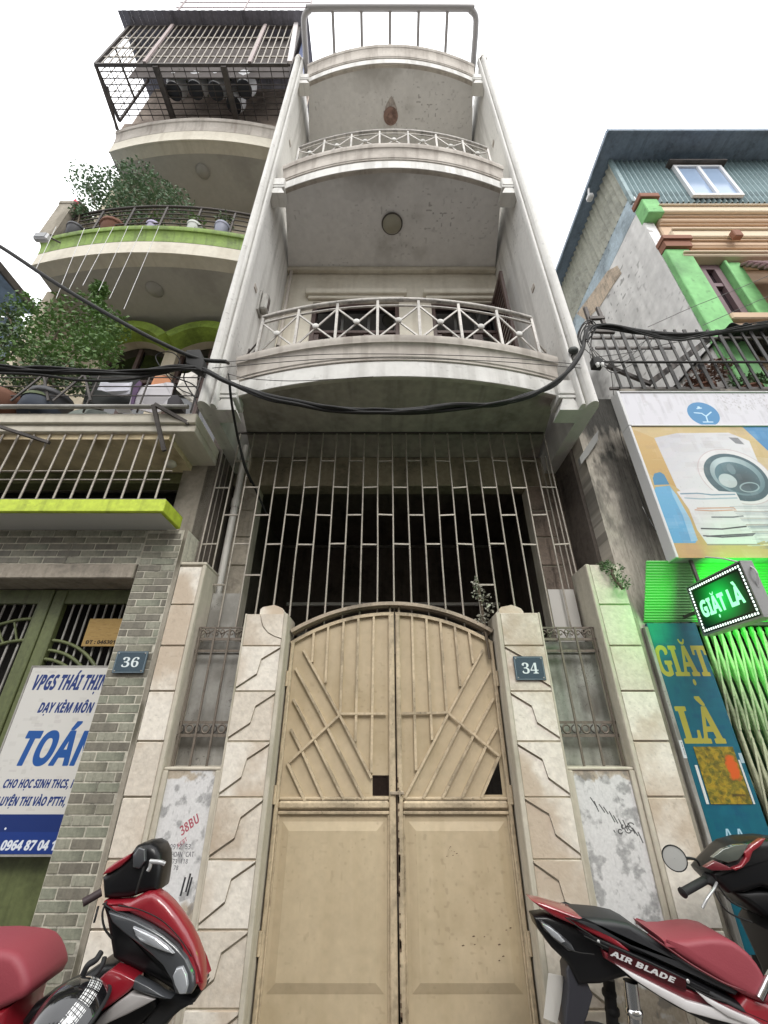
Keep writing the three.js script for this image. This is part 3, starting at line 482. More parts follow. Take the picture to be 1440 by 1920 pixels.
{ // the gate: two leaves of sheet steel with raised bars
  const Z = -0.19, x0 = -0.757, x1 = 0.884, xm = 0.088, gate = thing('metal_gate', 'arched beige sheet metal gate with two leaves between the stone pillars', 'gate');
  const cx = (x0 + x1) / 2;
  const RR = 1.588;
  const prof = (ri, ro, z0, z1) => { const o = [], m = 36; const p = []; for (let i = 0; i <= m; i++) { const a = lerp(-0.546, 0.546, i / m); p.push([cx + ro * Math.sin(a), yc + ro * Math.cos(a)]); } for (let i = m; i >= 0; i--) { const a = lerp(-0.546, 0.546, i / m); p.push([cx + ri * Math.sin(a), yc + ri * Math.cos(a)]); } return prism(p, z0, z1, 'z', [], 0.3); };
  const yc = 2.655 - RR;                                    // centre of the arch
  part(gate, 'arch_cap', [prof(RR - 0.028, RR, Z - 0.06, Z + 0.065), prof(RR - 0.036, RR - 0.027, Z - 0.05, Z + 0.02)], M.gateDirty);
  for (const e of [-0.045, 0.03]) part(gate, 'hanger', box(xm + e, xm + e + 0.015, 2.565, 2.63, Z - 0.01, Z + 0.02), M.gateDirty);
  const top = (x) => yc + Math.sqrt((RR - 0.08) ** 2 - (x - cx) ** 2);
  const midY0 = 1.19, midY1 = 1.274;
  const S = (a, b, w = 0.017, d = 0.024, zz = Z + 0.013) => bar([a[0], a[1], zz], [b[0], b[1], zz], w, d);
  const leaves = [
    { a: x0 + 0.004, b: xm - 0.006, st: [x0 + 0.004, x0 + 0.032], me: [xm - 0.052, xm - 0.006],
      V: [[[-0.085, 2.531], [-0.09, 1.434]], [[-0.213, 2.48], [-0.208, 1.627]], [[-0.335, 2.434], [-0.329, 1.808]], [[-0.46, 2.379], [-0.454, 2.026]], [[-0.575, 2.285], [-0.571, 2.177]]],
      D: [[[-0.64, 2.258], [-0.334, 1.8], [-0.095, 1.413]], [[-0.689, 2.12], [-0.426, 1.726], [-0.147, 1.288]], [[-0.684, 1.897], [-0.511, 1.642], [-0.281, 1.285]], [[-0.681, 1.695], [-0.594, 1.568], [-0.423, 1.285]], [[-0.682, 1.48], [-0.552, 1.279]]],
      C: [[-0.334, 1.8], [-0.68, 1.497]], H: [[-0.33, 1.81], [0.018, 1.81]], hole: [[-0.082, 1.416], [0.042, 1.416], [0.041, 1.272], [-0.08, 1.272]], label: 'left gate leaf with a square hole above the rail' },
    { a: xm + 0.006, b: x1 - 0.004, st: [x1 - 0.032, x1 - 0.004], me: [xm + 0.006, xm + 0.042],
      V: [[[0.234, 2.523], [0.228, 1.448]], [[0.353, 2.484], [0.352, 1.635]], [[0.468, 2.429], [0.473, 1.82]], [[0.584, 2.357], [0.591, 2]], [[0.698, 2.308], [0.706, 2.168]]],
      D: [[[0.787, 2.262], [0.486, 1.812], [0.151, 1.295]], [[0.824, 2.1], [0.567, 1.738], [0.279, 1.295]], [[0.828, 1.903], [0.656, 1.661], [0.411, 1.295]], [[0.825, 1.703], [0.743, 1.597], [0.545, 1.295]], [[0.828, 1.533], [0.679, 1.296]]],
      C: [[0.486, 1.812], [0.829, 1.536]], H: [[0.133, 1.81], [0.486, 1.818]], hole: [[0.827, 1.524], [0.828, 1.301], [0.69, 1.301]], label: 'right gate leaf with a triangular hole at its lower outer corner' }];
  for (const q of leaves) {
    const sheet = [[q.a, midY1]]; sheet.push([q.b, midY1]); for (let i = 0; i <= 16; i++) { const x = lerp(q.b, q.a, i / 16); sheet.push([x, top(x)]); }
    const hole = q.hole.map(([x, y]) => [clamp(x, q.st[0] < 0 ? -1 : q.a + 0.05, q === leaves[0] ? q.b - 0.02 : q.st[0] - 0.004), Math.max(y, midY1 + 0.02)]);
    const L = part(gate, 'gate_leaf', prism(sheet, Z - 0.004, Z, 'z', [hole]), M.gate, q.label);
    const rim = []; for (let i = 0; i < 16; i++) { const u = lerp(q.a, q.b, i / 16), v = lerp(q.a, q.b, (i + 1) / 16); rim.push(bar([u, top(u) - 0.012, Z + 0.012], [v, top(v) - 0.012, Z + 0.012], 0.026, 0.03)); }
    part(L, 'arch_rim', rim, M.gateBar);
    part(L, 'stile', box(q.st[0], q.st[1], 0.09, top((q.st[0] + q.st[1]) / 2) - 0.015, Z + 0.001, Z + 0.03, 0.006), M.gateBar);
    part(L, 'stile', box(q.me[0], q.me[1], 0.09, top((q.me[0] + q.me[1]) / 2) - 0.015, Z + 0.001, Z + 0.032, 0.008), M.gateBar);
    for (const [a0, b] of q.V) { const a = [a0[0], top(a0[0]) - 0.02]; part(L, 'upright_bar', S(a, b, 0.018, 0.026, Z + 0.013), M.gateBar); }
    for (const d0 of q.D) { const d = d0.map((p) => [...p]), l = d.length - 1, g = (p, o, t) => { const n = Math.hypot(p[0] - o[0], p[1] - o[1]); p[0] += (p[0] - o[0]) / n * t; p[1] += (p[1] - o[1]) / n * t; }; g(d[0], d[1], 0.016); g(d[l], d[l - 1], 0.014); part(L, 'slanted_bar', d.length > 2 ? [S(d[0], d[1]), S(d[1], d[2])] : S(d[0], d[1]), M.gateBar); }
    part(L, 'brace_bar', S(q.C[0], q.C[1], 0.015, 0.012, Z + 0.024), M.gateBar); part(L, 'brace_bar', S(q.H[0], q.H[1], 0.015, 0.012, Z + 0.022), M.gateBar);
    const i0 = Math.min(q.st[1], q.me[1]), i1 = Math.max(q.st[0], q.me[0]);
    part(L, 'middle_rail', [box(i0, i1, midY0 + 0.03, midY1 - 0.006, Z, Z + 0.034, 0.012), box(i0, i1, midY1 - 0.002, midY1 + 0.016, Z + 0.001, Z + 0.02, 0.004), box(i0, i1, midY0, midY0 + 0.02, Z + 0.001, Z + 0.022, 0.005)], M.gateBar);
    part(L, 'bottom_rail', box(i0, i1, 0.09, 0.14, Z + 0.001, Z + 0.03, 0.006), M.gateBar);
    // pressed lower panel: a raised field with sloping sides
    const y0 = 0.14, y1 = midY0, m = 0.035, b2 = 0.05, px0 = i0 + m, px1 = i1 - m, py0 = 0.33, py1 = y1 - 0.04;
    const O = [[px0, py0], [px1, py0], [px1, py1], [px0, py1]], I = [[px0 + b2, py0 + b2], [px1 - b2, py0 + b2], [px1 - b2, py1 - b2], [px0 + b2, py1 - b2]];
    const pos = [], idx = []; for (const [x, y] of O) pos.push([x, y, Z + 0.001]); for (const [x, y] of I) pos.push([x, y, Z + 0.014]);
    for (let i = 0; i < 4; i++) { const j = (i + 1) % 4; idx.push(i, j, j + 4, i, j + 4, i + 4); } idx.push(4, 5, 6, 4, 6, 7, 0, 2, 1, 0, 3, 2);
    part(L, 'lower_panel', [box(q.a, q.b, 0.1, midY1, Z - 0.004, Z + 0.0005), fromTris(pos, idx)], M.gate);
    for (const e of [i0, i1 - 0.012]) part(L, 'panel_edge', box(e, e + 0.012, 0.14, midY0, Z + 0.001, Z + 0.014, 0.003), M.gateBar);
  }
  part(gate, 'latch', [box(xm - 0.05, xm + 0.05, midY1 + 0.03, midY1 + 0.05, Z + 0.034, Z + 0.046, 0.004), rod([xm + 0.02, midY1 + 0.02, Z + 0.05], [xm + 0.02, midY1 + 0.06, Z + 0.05], 0.006)], M.gateDirty);
  // flaked paint along the meeting stile and on the right panel, a lock plate, hinges
  const flakes = []; const r = rng(77);
  for (let i = 0; i < 46; i++) { const y = 0.2 + Math.pow(r(), 0.8) * 1.25, s = 0.004 + r() * 0.009; flakes.push(box(xm + 0.0065, xm + 0.0065 + s, y, y + s * (1 + 5 * r()), Z + 0.0325, Z + 0.0335)); }
  for (let i = 0; i < 9; i++) { const x = 0.45 + r() * 0.33, y = 0.47 + r() * 0.17, s = 0.003 + r() * 0.007; flakes.push(prism([[x, y], [x + s * 1.6, y + s * 0.3], [x + s, y + s * 0.9], [x - s * 0.4, y + s * 0.5]], Z + 0.0143, Z + 0.0148)); }
  for (let i = 0; i < 8; i++) { const x = 0.38 + r() * 0.1, y = 0.96 + r() * 0.06, s = 0.002 + r() * 0.005; flakes.push(prism([[x, y], [x + s * 1.6, y + s * 0.3], [x + s, y + s * 0.9], [x - s * 0.4, y + s * 0.5]], Z + 0.0143, Z + 0.0148)); }
  part(gate, 'rust_flakes', flakes, plain(0.13, 0.085, 0.055, 0.9)).userData.kind = 'stuff';
  for (const y of [0.5, 1.25, 2.0]) { part(gate, 'hinge', rod([x0 + 0.004, y, Z + 0.03], [x0 + 0.004, y + 0.11, Z + 0.03], 0.012, 8), M.gateBar); part(gate, 'hinge', rod([x1 - 0.004, y, Z + 0.03], [x1 - 0.004, y + 0.11, Z + 0.03], 0.012, 8), M.gateBar); }
}
const plateTex = (t) => canvasTex(400, 320, (x, w, h) => {
  x.fillStyle = '#3d4d58'; x.fillRect(0, 0, w, h); x.strokeStyle = '#7d8c94'; x.lineWidth = 7; x.strokeRect(14, 14, w - 28, h - 28);
  const r = rng(5); for (let i = 0; i < 240; i++) { x.fillStyle = `rgba(${r() > 0.5 ? '120,130,135' : '30,38,46'},0.25)`; x.fillRect(r() * w, r() * h, 3 + r() * 14, 2 + r() * 5); }
  x.font = 'bold 200px serif'; x.textAlign = 'center'; x.fillStyle = '#d5dedf'; x.fillText(t, w / 2 + 6, 232);
});
for (const [t, x0, x1, y0, y1, z, label] of [['34', 0.976, 1.2, 2.023, 2.193, 0.003, 'blue grey enamel house number plate reading 34 on the right gate pillar'], ['36', -2.023, -1.786, 2.071, 2.228, 0.012, 'blue grey enamel house number plate reading 36 on the brick pier']]) {
  const p = thing('house_number', label, 'number plate'); part(p, 'plate', planeUV(box(x0, x1, y0, y1, z, z + 0.01, 0.003), x0, x1, y0, y1), new THREE.MeshStandardMaterial({ map: plateTex(t), roughness: 0.35 }));
  for (const [u, v] of [[0.08, 0.1], [0.92, 0.1], [0.08, 0.9], [0.92, 0.9]]) part(p, 'screw', lathe([[0.006, 0], [0.005, 0.003], [0.001, 0.004]], 8, [lerp(x0, x1, u), lerp(y0, y1, v), z + 0.0101], [0, 0, 1]), M.zinc);
}
// ---------------------------------------------------------------- number 36, the house on the left
const L36 = thing('townhouse', 'tan house with lime green trim and curved balconies left of the white house', 'house');
const tan = surface({ size: 2.2, base: [0.5, 0.44, 0.34], vary: 0.08, stain: [0.28, 0.22, 0.15], amount: 0.5, streak: 0.3, rough: 0.88, seed: 401 });
const tanSoffit = surface({ size: 2.8, base: [0.4, 0.385, 0.35], vary: 0.07, stain: [0.22, 0.21, 0.19], amount: 0.5, rough: 0.9, seed: 405 });
const yellowSoffit = surface({ size: 1.6, base: [0.72, 0.6, 0.39], vary: 0.12, stain: [0.2, 0.14, 0.07], amount: 0.7, from: 0.45, to: 0.75, rough: 0.9, seed: 409 });
const mortar = surface({ size: 0.8, base: [0.5, 0.48, 0.41], vary: 0.14, stain: [0.26, 0.24, 0.18], amount: 0.6, rough: 0.95, seed: 411, px: 256 });
const brickMats = [[0.21, 0.205, 0.16], [0.17, 0.16, 0.13], [0.255, 0.255, 0.205], [0.215, 0.225, 0.175], [0.145, 0.135, 0.11]].map((b, i) => surface({ size: 0.5, base: b, vary: 0.22, stain: b.map((x) => x * 0.6), amount: 0.6, streak: 0.1, rough: 0.6, bump: 0.0012, seed: 421 + i, px: 128 }));
{
  // pier and lintel clad in thin bricks, every brick a piece
  const pier = part(L36, 'brick_pier', [box(-2.075, -1.725, 0, 3.26, -0.32, -0.005)], mortar);
  const lintel = part(L36, 'brick_lintel', box(-5.4, -2.077, 2.94, 3.26, -0.25, -0.005), mortar);
  const H = 0.0595, cache = {}, brick = (p, x0, x1, y) => { if (x1 - x0 < 0.02) return; const k = (x1 - x0).toFixed(3); cache[k] ??= box(-(x1 - x0) / 2 + 0.0045, (x1 - x0) / 2 - 0.0045, 0.0045, H - 0.0045, -0.006, -0.0015, 0.0015); const m = part(p, 'brick', cache[k], brickMats[Math.floor(R0() * 5)]); m.position.set((x0 + x1) / 2, y, rr(-0.0012, 0.0012)); };
  for (let r = 0; r < 54; r++) {
    const y = 0.02 + r * H; let x = -2.076 - [0, 0.1, 0.03, 0.13][r % 4];
    while (x < -1.775) { brick(pier, Math.max(x, -2.076), Math.min(x + 0.2, -1.76), y); x += 0.2; }
  }
  part(L36, 'pier_edge', box(-1.757, -1.727, 0, 3.26, -0.0049, -0.001), M.pier);
  for (let r = 0; r < 5; r++) { let x = -4.1 - (r % 2) * 0.1; while (x < -2.1) { brick(lintel, x, Math.min(x + 0.2, -2.08), 2.947 + r * 0.0625); x += 0.2; } }
  part(L36, 'stone_sill', [box(-5.4, -2.087, 2.81, 2.938, -0.3, 0.02, 0.008)], surface({ size: 1, base: [0.27, 0.24, 0.2], vary: 0.15, amount: 0.5, rough: 0.8, seed: 431, px: 256 }));
  // canopy slab with a lime edge
  const can = part(L36, 'canopy', box(-5.4, -1.80, 3.268, 3.385, 0.0, 0.33, 0.006), M.lime); part(can, 'concrete_top', box(-5.39, -1.81, 3.3855, 3.392, 0.005, 0.325), M.paving); part(can, 'soffit', box(-5.38, -1.83, 3.262, 3.2675, 0.0, 0.30), plain(0.5, 0.5, 0.48, 0.8));
  // first floor slab
  part(L36, 'balcony_floor', [box(-5.5, -1.74, 4.2, 4.31, -1.7, 0.33, 0.006), box(-5.5, -1.74, 4.12, 4.195, -1.7, 0.30, 0.006)], M.cream);
  part(L36, 'yellow_soffit', box(-5.5, -1.98, 4.06, 4.118, -0.28, 0.26), yellowSoffit);
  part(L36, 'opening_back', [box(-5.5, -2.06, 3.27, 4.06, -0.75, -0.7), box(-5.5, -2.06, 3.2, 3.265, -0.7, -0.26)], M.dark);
  part(L36, 'opening_beam', box(-5.5, -2.06, 3.93, 4.059, -0.42, -0.285), surface({ size: 1, base: [0.11, 0.12, 0.05], vary: 0.2, seed: 433, px: 128 }));
  part(L36, 'wall_knob', lathe([[0.001, 0.05], [0.04, 0.04], [0.06, 0], [0.04, -0.03], [0.001, -0.035]], 12, [-2.12, 4.04, -0.1]), M.cream);
  // back walls
  const bz = -1.7;
  const win = (cx, hw, y0, y1, rise) => { const o = [[cx - hw, y0], [cx + hw, y0]]; for (let i = 0; i <= 10; i++) { const a = lerp(1, -1, i / 10); o.push([cx + hw * a, y1 - rise * a * a]); } return o; };
  const arches = [[-4.3, 0.52], [-3.05, 0.52]];
  part(L36, 'back_wall', prism([[-5.5, 4.31], [-1.72, 4.31], [-1.72, 8.06], [-5.5, 8.06]], bz - 0.2, bz, 'z', arches.map(([c, h]) => win(c, h, 5.0, 7.78, 0.24))), tan);
  for (const [c, h] of arches) {
    const a = win(c, h + 0.12, 7.3, 7.94, 0.3).slice(2), b = win(c, h, 7.3, 7.78, 0.24).slice(2).reverse();
    part(L36, 'lime_arch', prism([...a, ...b], bz + 0.001, bz + 0.3, 'z', [], 0.5), M.limeDim);
    const w = part(L36, 'window', box(c - h, c + h, 5.0, 7.79, bz - 0.16, bz - 0.15), M.glass);
    part(w, 'frame', [box(c - 0.03, c + 0.03, 5.0, 7.7, bz - 0.149, bz - 0.1), box(c - h, c + h, 6.9, 6.96, bz - 0.149, bz - 0.11), box(c - h, c - h + 0.06, 5, 7.54, bz - 0.149, bz - 0.1), box(c + h - 0.06, c + h, 5, 7.54, bz - 0.149, bz - 0.1)], M.wood);
  }
  part(L36, 'back_wall', box(-5.5, -1.72, 8.5, 11.8, bz - 0.2, bz), tan);
  part(L36, 'house_body', [box(-5.5, -1.72, 0, 4.05, -9, -0.78), box(-5.5, -1.72, 4.31, 15.2, -9, bz - 0.21), box(-5.5, -5.35, 4.31, 8.06, bz, -0.95), box(-5.5, -5.35, 8.6, 11.8, bz, -0.95), box(-5.5, -5.3, 0, 4.05, -0.78, -0.02)], tan);
  // curved upper floors
  const cx = -3.66, hw = 1.78, sag = 0.2, R = (hw * hw + sag * sag) / (2 * sag), ha = Math.asin(hw / R), cz = -0.24 - R;
  const slab = (yb, yt, top, name) => {
    const h = yt - yb, s = part(L36, 'balcony_lip', sweepArc([[-0.3, yb + 0.02], [-0.1, yb + 0.02], [-0.09, yb], [-0.07, yb], [-0.065, yb + h * 0.48], [-0.3, yb + h * 0.48]], cx, cz, R, -ha, ha, 36), M.cream);
    const pr = [[-0.3, yb + h * 0.485], [-0.062, yb + h * 0.485]]; for (let i = 0; i <= 5; i++) { const a = i / 5 * Math.PI / 2; pr.push([-0.06 + 0.06 * (1 - Math.cos(a)), yb + h * 0.5 + h * 0.36 * Math.sin(a)]); } pr.push([0.01, yt - h * 0.1], [0.01, yt], [-0.3, yt]);
    part(s, 'moulding', sweepArc(pr, cx, cz, R, -ha, ha, 36), top);
    const plan = [[-5.44, bz]]; for (let i = 0; i <= 20; i++) { const a = lerp(-ha, ha, i / 20); plan.push([cx + (R - 0.095) * Math.sin(a), cz + (R - 0.095) * Math.cos(a)]); } plan.push([-1.76, bz]);
    part(s, 'soffit', prism(plan, yb + 0.022, yt - 0.02, 'y'), tanSoffit);
  };
  slab(8.03, 8.6, surface({ size: 1.4, base: [0.17, 0.27, 0.04], vary: 0.08, stain: [0.1, 0.17, 0.04], amount: 0.7, from: 0.4, streak: 0.4, rough: 0.6, seed: 447, px: 256 })); slab(11.77, 12.5, M.trim);
  const at = (a, y, r = -0.08) => [cx + (R + r) * Math.sin(a), y, cz + (R + r) * Math.cos(a)], line = (y) => Array.from({ length: 22 }, (_, i) => at(lerp(-ha * 0.86, ha * 0.98, i / 21), y));
  const rl = part(L36, 'railing', tube(line(9.34), 0.022, 8, 50), M.darkSteel); for (const y of [8.72, 8.84, 8.98, 9.12, 9.24]) part(rl, 'rail_bar', tube(line(y), 0.01, 6, 50), M.darkSteel);
  for (let i = 0; i < 7; i++) { const a = lerp(-ha * 0.86, ha * 0.98, i / 6); part(rl, 'post', bar(at(a, 8.6), at(a, 9.34), 0.03, 0.02), M.darkSteel); }
  // wing at the left end of the second balcony, with a rounded top
  part(L36, 'wing_wall', [prism([[-0.95, 8.6], [-0.36, 8.6], [-0.36, 9.55], [-0.42, 9.72], [-0.55, 9.82], [-0.72, 9.82], [-0.95, 9.7]], -5.44, -5.2, 'x', [], 0.5), box(-5.46, -5.18, 9.5, 9.6, -0.94, -0.345, 0.02)], M.pier);
  const lampAt = (x, y, z) => lathe([[0.13, 0.02], [0.14, -0.01], [0.1, -0.06], [0.05, -0.085], [0.001, -0.09]], 24, [x, y, z]);
  part(L36, 'ceiling_lamp', lampAt(-3.72, 8.05, -0.909), plain(0.3, 0.29, 0.26, 0.4)); part(L36, 'ceiling_lamp', lampAt(-3.689, 11.79, -0.829), plain(0.3, 0.29, 0.26, 0.4));
  // balcony pipe rail with thin rods, and its two steel props
  const pr = part(L36, 'railing', [rod([-5.4, 4.355, 0.37], [-1.82, 4.355, 0.37], 0.022, 8)], M.zinc);
  for (const y of [4.52, 4.64, 4.76]) part(pr, 'rail_bar', rod([-5.4, y, 0.34], [-1.78, y, 0.34], 0.006, 6), M.darkSteel);
  for (let i = 0; i < 8; i++) part(pr, 'post', bar([-5.3 + i * 0.5, 4.31, 0.34], [-5.3 + i * 0.5, 4.78, 0.34], 0.012, 0.012), M.darkSteel);
  for (const x of [-3.35, -2.95]) { part(pr, 'cross_bar', bar([x - 0.18, 4.45, 0.345], [x, 4.8, 0.345], 0.02, 0.012), M.darkSteel); part(pr, 'cross_bar', bar([x + 0.18, 4.45, 0.352], [x, 4.8, 0.352], 0.02, 0.012), M.darkSteel); }
  part(pr, 'prop', bar([-2.13, 4.35, 0.395], [-1.96, 3.9, 0.30], 0.035, 0.03), M.darkSteel); part(pr, 'prop', bar([-2.12, 4.36, 0.395], [-1.80, 4.2, 0.31], 0.032, 0.03), M.darkSteel); part(pr, 'prop', bar([-3.62, 4.17, 0.37], [-3.02, 3.99, 0.30], 0.025, 0.03), M.darkSteel);
  // barred screen standing on the canopy
  const gr = thing('window_grille', 'row of rusty upright bars standing on the lime green canopy', 'grille');
  for (let i = 0; i < 18; i++) part(gr, 'bar', rod([-1.93 - i * 0.1435, 3.386, 0.27], [-1.93 - i * 0.1435, 4.11, 0.27], 0.0095, 6), M.steel);
  for (const y of [3.62, 3.71]) part(gr, 'cross_rod', rod([-4.5, y, 0.26], [-1.86, y, 0.26], 0.006, 6), M.steel);
}
{ // projecting cage of the top floor
  const c = thing('balcony_cage', 'rusty barred cage that juts out from the top floor of the tan house', 'cage');
  const X0 = -5.5, X1 = -1.82, Z = 0.4, Zb = -0.42, Y0 = 12.92, Y1 = 15.15, P = plain(0.4, 0.33, 0.32, 0.6);
  part(c, 'frame', [bar([X0, Y0, Z], [X1, Y0, Z], 0.05, 0.05), bar([X0, Y1, Z], [X1, Y1, Z], 0.05, 0.05), bar([X0, Y0, Z], [X0, Y1, Z], 0.05, 0.05), bar([X1, Y0, Z], [X1, Y1, Z], 0.06, 0.05), bar([X0, Y0, Zb], [X0, Y0, Z], 0.05, 0.05, [1, 0, 0]), bar([X0, Y0, Z], [X0 + 0.12, 12.45, -0.4], 0.04, 0.04, [1, 0, 0]), bar([X0 + 0.05, Y0, 0.1], [X0 + 0.1, 12.45, -0.4], 0.035, 0.035, [1, 0, 0]), bar([X0, Y1, Zb], [X0, Y1, Z], 0.04, 0.04, [1, 0, 0]), bar([X0, 14.05, Zb], [X0, 14.05, Z], 0.03, 0.03, [1, 0, 0]), bar([X0, Y0, Zb], [X0, Y1, Zb], 0.04, 0.04)], M.darkSteel);
  for (let i = 1; i < 28; i++) { const x = lerp(X0, X1, i / 28); part(c, 'bar', bar([x, Y0, Z + 0.02], [x, Y1, Z + 0.02], 0.018, 0.012), M.steel); }
  for (const x of [-4.55, -2.55]) part(c, 'post', bar([x, Y0, Z + 0.035], [x, Y1, Z + 0.035], 0.06, 0.03), P);
  part(c, 'post', bar([X1 + 0.03, Y0, Z + 0.035], [X1 - 0.08, Y1 + 0.1, Z + 0.035], 0.09, 0.04), plain(0.62, 0.58, 0.58, 0.6));
  for (const y of [13.35, 13.85, 14.45]) part(c, 'cross_bar', bar([X0, y, Z], [X1, y, Z], 0.035, 0.02), M.steel);
  for (let i = 1; i < 9; i++) { const z = lerp(Zb, Z, i / 9); part(c, 'floor_wire', rod([X0, Y0, z], [X1, Y0, z], 0.009, 5), M.darkSteel); }
  for (let i = 0; i < 16; i++) { const x = lerp(X0, X1, i / 15.5); part(c, 'floor_wire', rod([x, Y0 + 0.02, Zb], [x, Y0 + 0.02, Z], 0.009, 5), M.darkSteel); }
  for (const x of [-4.35, -3.05]) part(c, 'bracket', bar([x, Y0 - 0.04, -0.5], [x, Y0 - 0.04, Z], 0.1, 0.08, [0, 1, 0]), M.darkSteel);
  for (let i = 1; i < 6; i++) part(c, 'side_wire', rod([X0, lerp(Y0, Y1, i / 6), Zb], [X0, lerp(Y0, Y1, i / 6), Z], 0.008, 5), M.steel);
  for (let i = 1; i < 7; i++) part(c, 'side_wire', rod([X0, Y0, lerp(Zb, Z, i / 7)], [X0, Y1, lerp(Zb, Z, i / 7)], 0.008, 5), M.steel);
  part(c, 'netting', box(X0 + 0.5, X1 - 0.05, 13.0, 15.12, 0.2, 0.21), plain(0.13, 0.115, 0.11, 0.95));
  part(c, 'rear_wall', [box(-5.4, -1.75, 12.5, 15.1, -0.62, -0.56), box(-5.4, -1.75, 12.5, 12.88, -0.559, -0.45)], surface({ size: 1.2, base: [0.42, 0.35, 0.3], vary: 0.2, stain: [0.12, 0.1, 0.1], amount: 0.8, streak: 0.6, seed: 451, px: 256 }));
  const roof = []; for (let i = 0; i < 48; i++) roof.push(bar([-5.62 + i * 0.084, 15.24 + (i % 2) * 0.018, -1.7], [-5.62 + i * 0.084, 15.24 + (i % 2) * 0.018, 0.62], 0.086, 0.012, [0, 1, 0]));
  part(c, 'roof_sheet', roof, surface({ size: 1.5, base: [0.2, 0.2, 0.24], vary: 0.2, stain: [0.1, 0.09, 0.09], amount: 0.6, streak: 0.3, rough: 0.7, seed: 453, px: 256 })).userData.kind = 'stuff';
  part(c, 'tarpaulin', box(-1.80, -1.72, 13.6, 15.3, -0.3, 0.2), plain(0.09, 0.12, 0.25, 0.6));
  // pots on the floor wires
  const pot = (px, py, s, mat, i) => [px, py, s, mat, i];
  const prof = [[0.001, 0], [0.13, 0], [0.15, 0.02], [0.17, 0.2], [0.2, 0.28], [0.2, 0.32], [0.18, 0.32], [0.17, 0.26]];
  const first = thing('flower_pot', 'grey pot with dark underside on the cage floor, leftmost of five', 'flower pot', 'pots on the floor of the top floor cage');
  part(first, 'pot_body', lathe(prof.slice(2), 22, [0, 0, 0]), plain(0.72, 0.73, 0.75, 0.4)); part(first, 'pot_base', lathe(prof.slice(0, 3), 22, [0, 0, 0]), plain(0.03, 0.032, 0.04, 0.7));
  const leaf = []; for (let i = 0; i < 40; i++) { const a = rr(0, 6.28), e = rr(0.5, 1.4), d = rr(0.15, 0.4), q = [Math.cos(a) * Math.cos(e) * d, 0.28 + Math.sin(e) * d, Math.sin(a) * Math.cos(e) * d]; leaf.push(prism([[-0.02, 0], [0, 0.05], [0.02, 0], [0, -0.05]], -0.001, 0.001).rotateY(a).rotateX(rr(-1, 1)).translate(...q)); }
  part(first, 'foliage', leaf, plain(0.05, 0.09, 0.04, 0.7)).userData.kind = 'stuff';
  const spots = [[326, 172], [366, 170], [404, 172], [458, 168], [438, 198]], words = ['', 'second of five from left', 'third of five from left', 'rightmost of five', 'nearest the wall'];
  spots.forEach(([px, py], i) => { const p = [-4.182, -3.751, -3.354, -2.772, -3.059][i], z = [0.015, 0.031, 0.015, 0.046, -0.191][i]; const o = i ? first.clone() : first; if (i) { o.name = numbered('flower_pot'); o.userData = { ...first.userData, label: 'grey pot with dark underside on the cage floor, ' + words[i] }; scene.add(o); } o.position.set(p, 12.95, z); });
  // wire fence on the roof above
  const f = thing('wire_fence', 'thin wire mesh fence on the roof above the caged top floor', 'fence');
  for (let i = 0; i < 7; i++) part(f, 'wire', rod([-5.0, 15.4 + i * 0.42, 0.3], [-1.75, 15.4 + i * 0.42, 0.3], 0.011, 5), plain(0.33, 0.25, 0.26, 0.6));
  for (let i = 0; i < 9; i++) part(f, 'wire', rod([-4.9 + i * 0.39, 15.3, 0.3], [-4.9 + i * 0.39, 18.4, 0.3], i % 4 ? 0.008 : 0.022, 5), plain(0.36, 0.31, 0.31, 0.6));
}
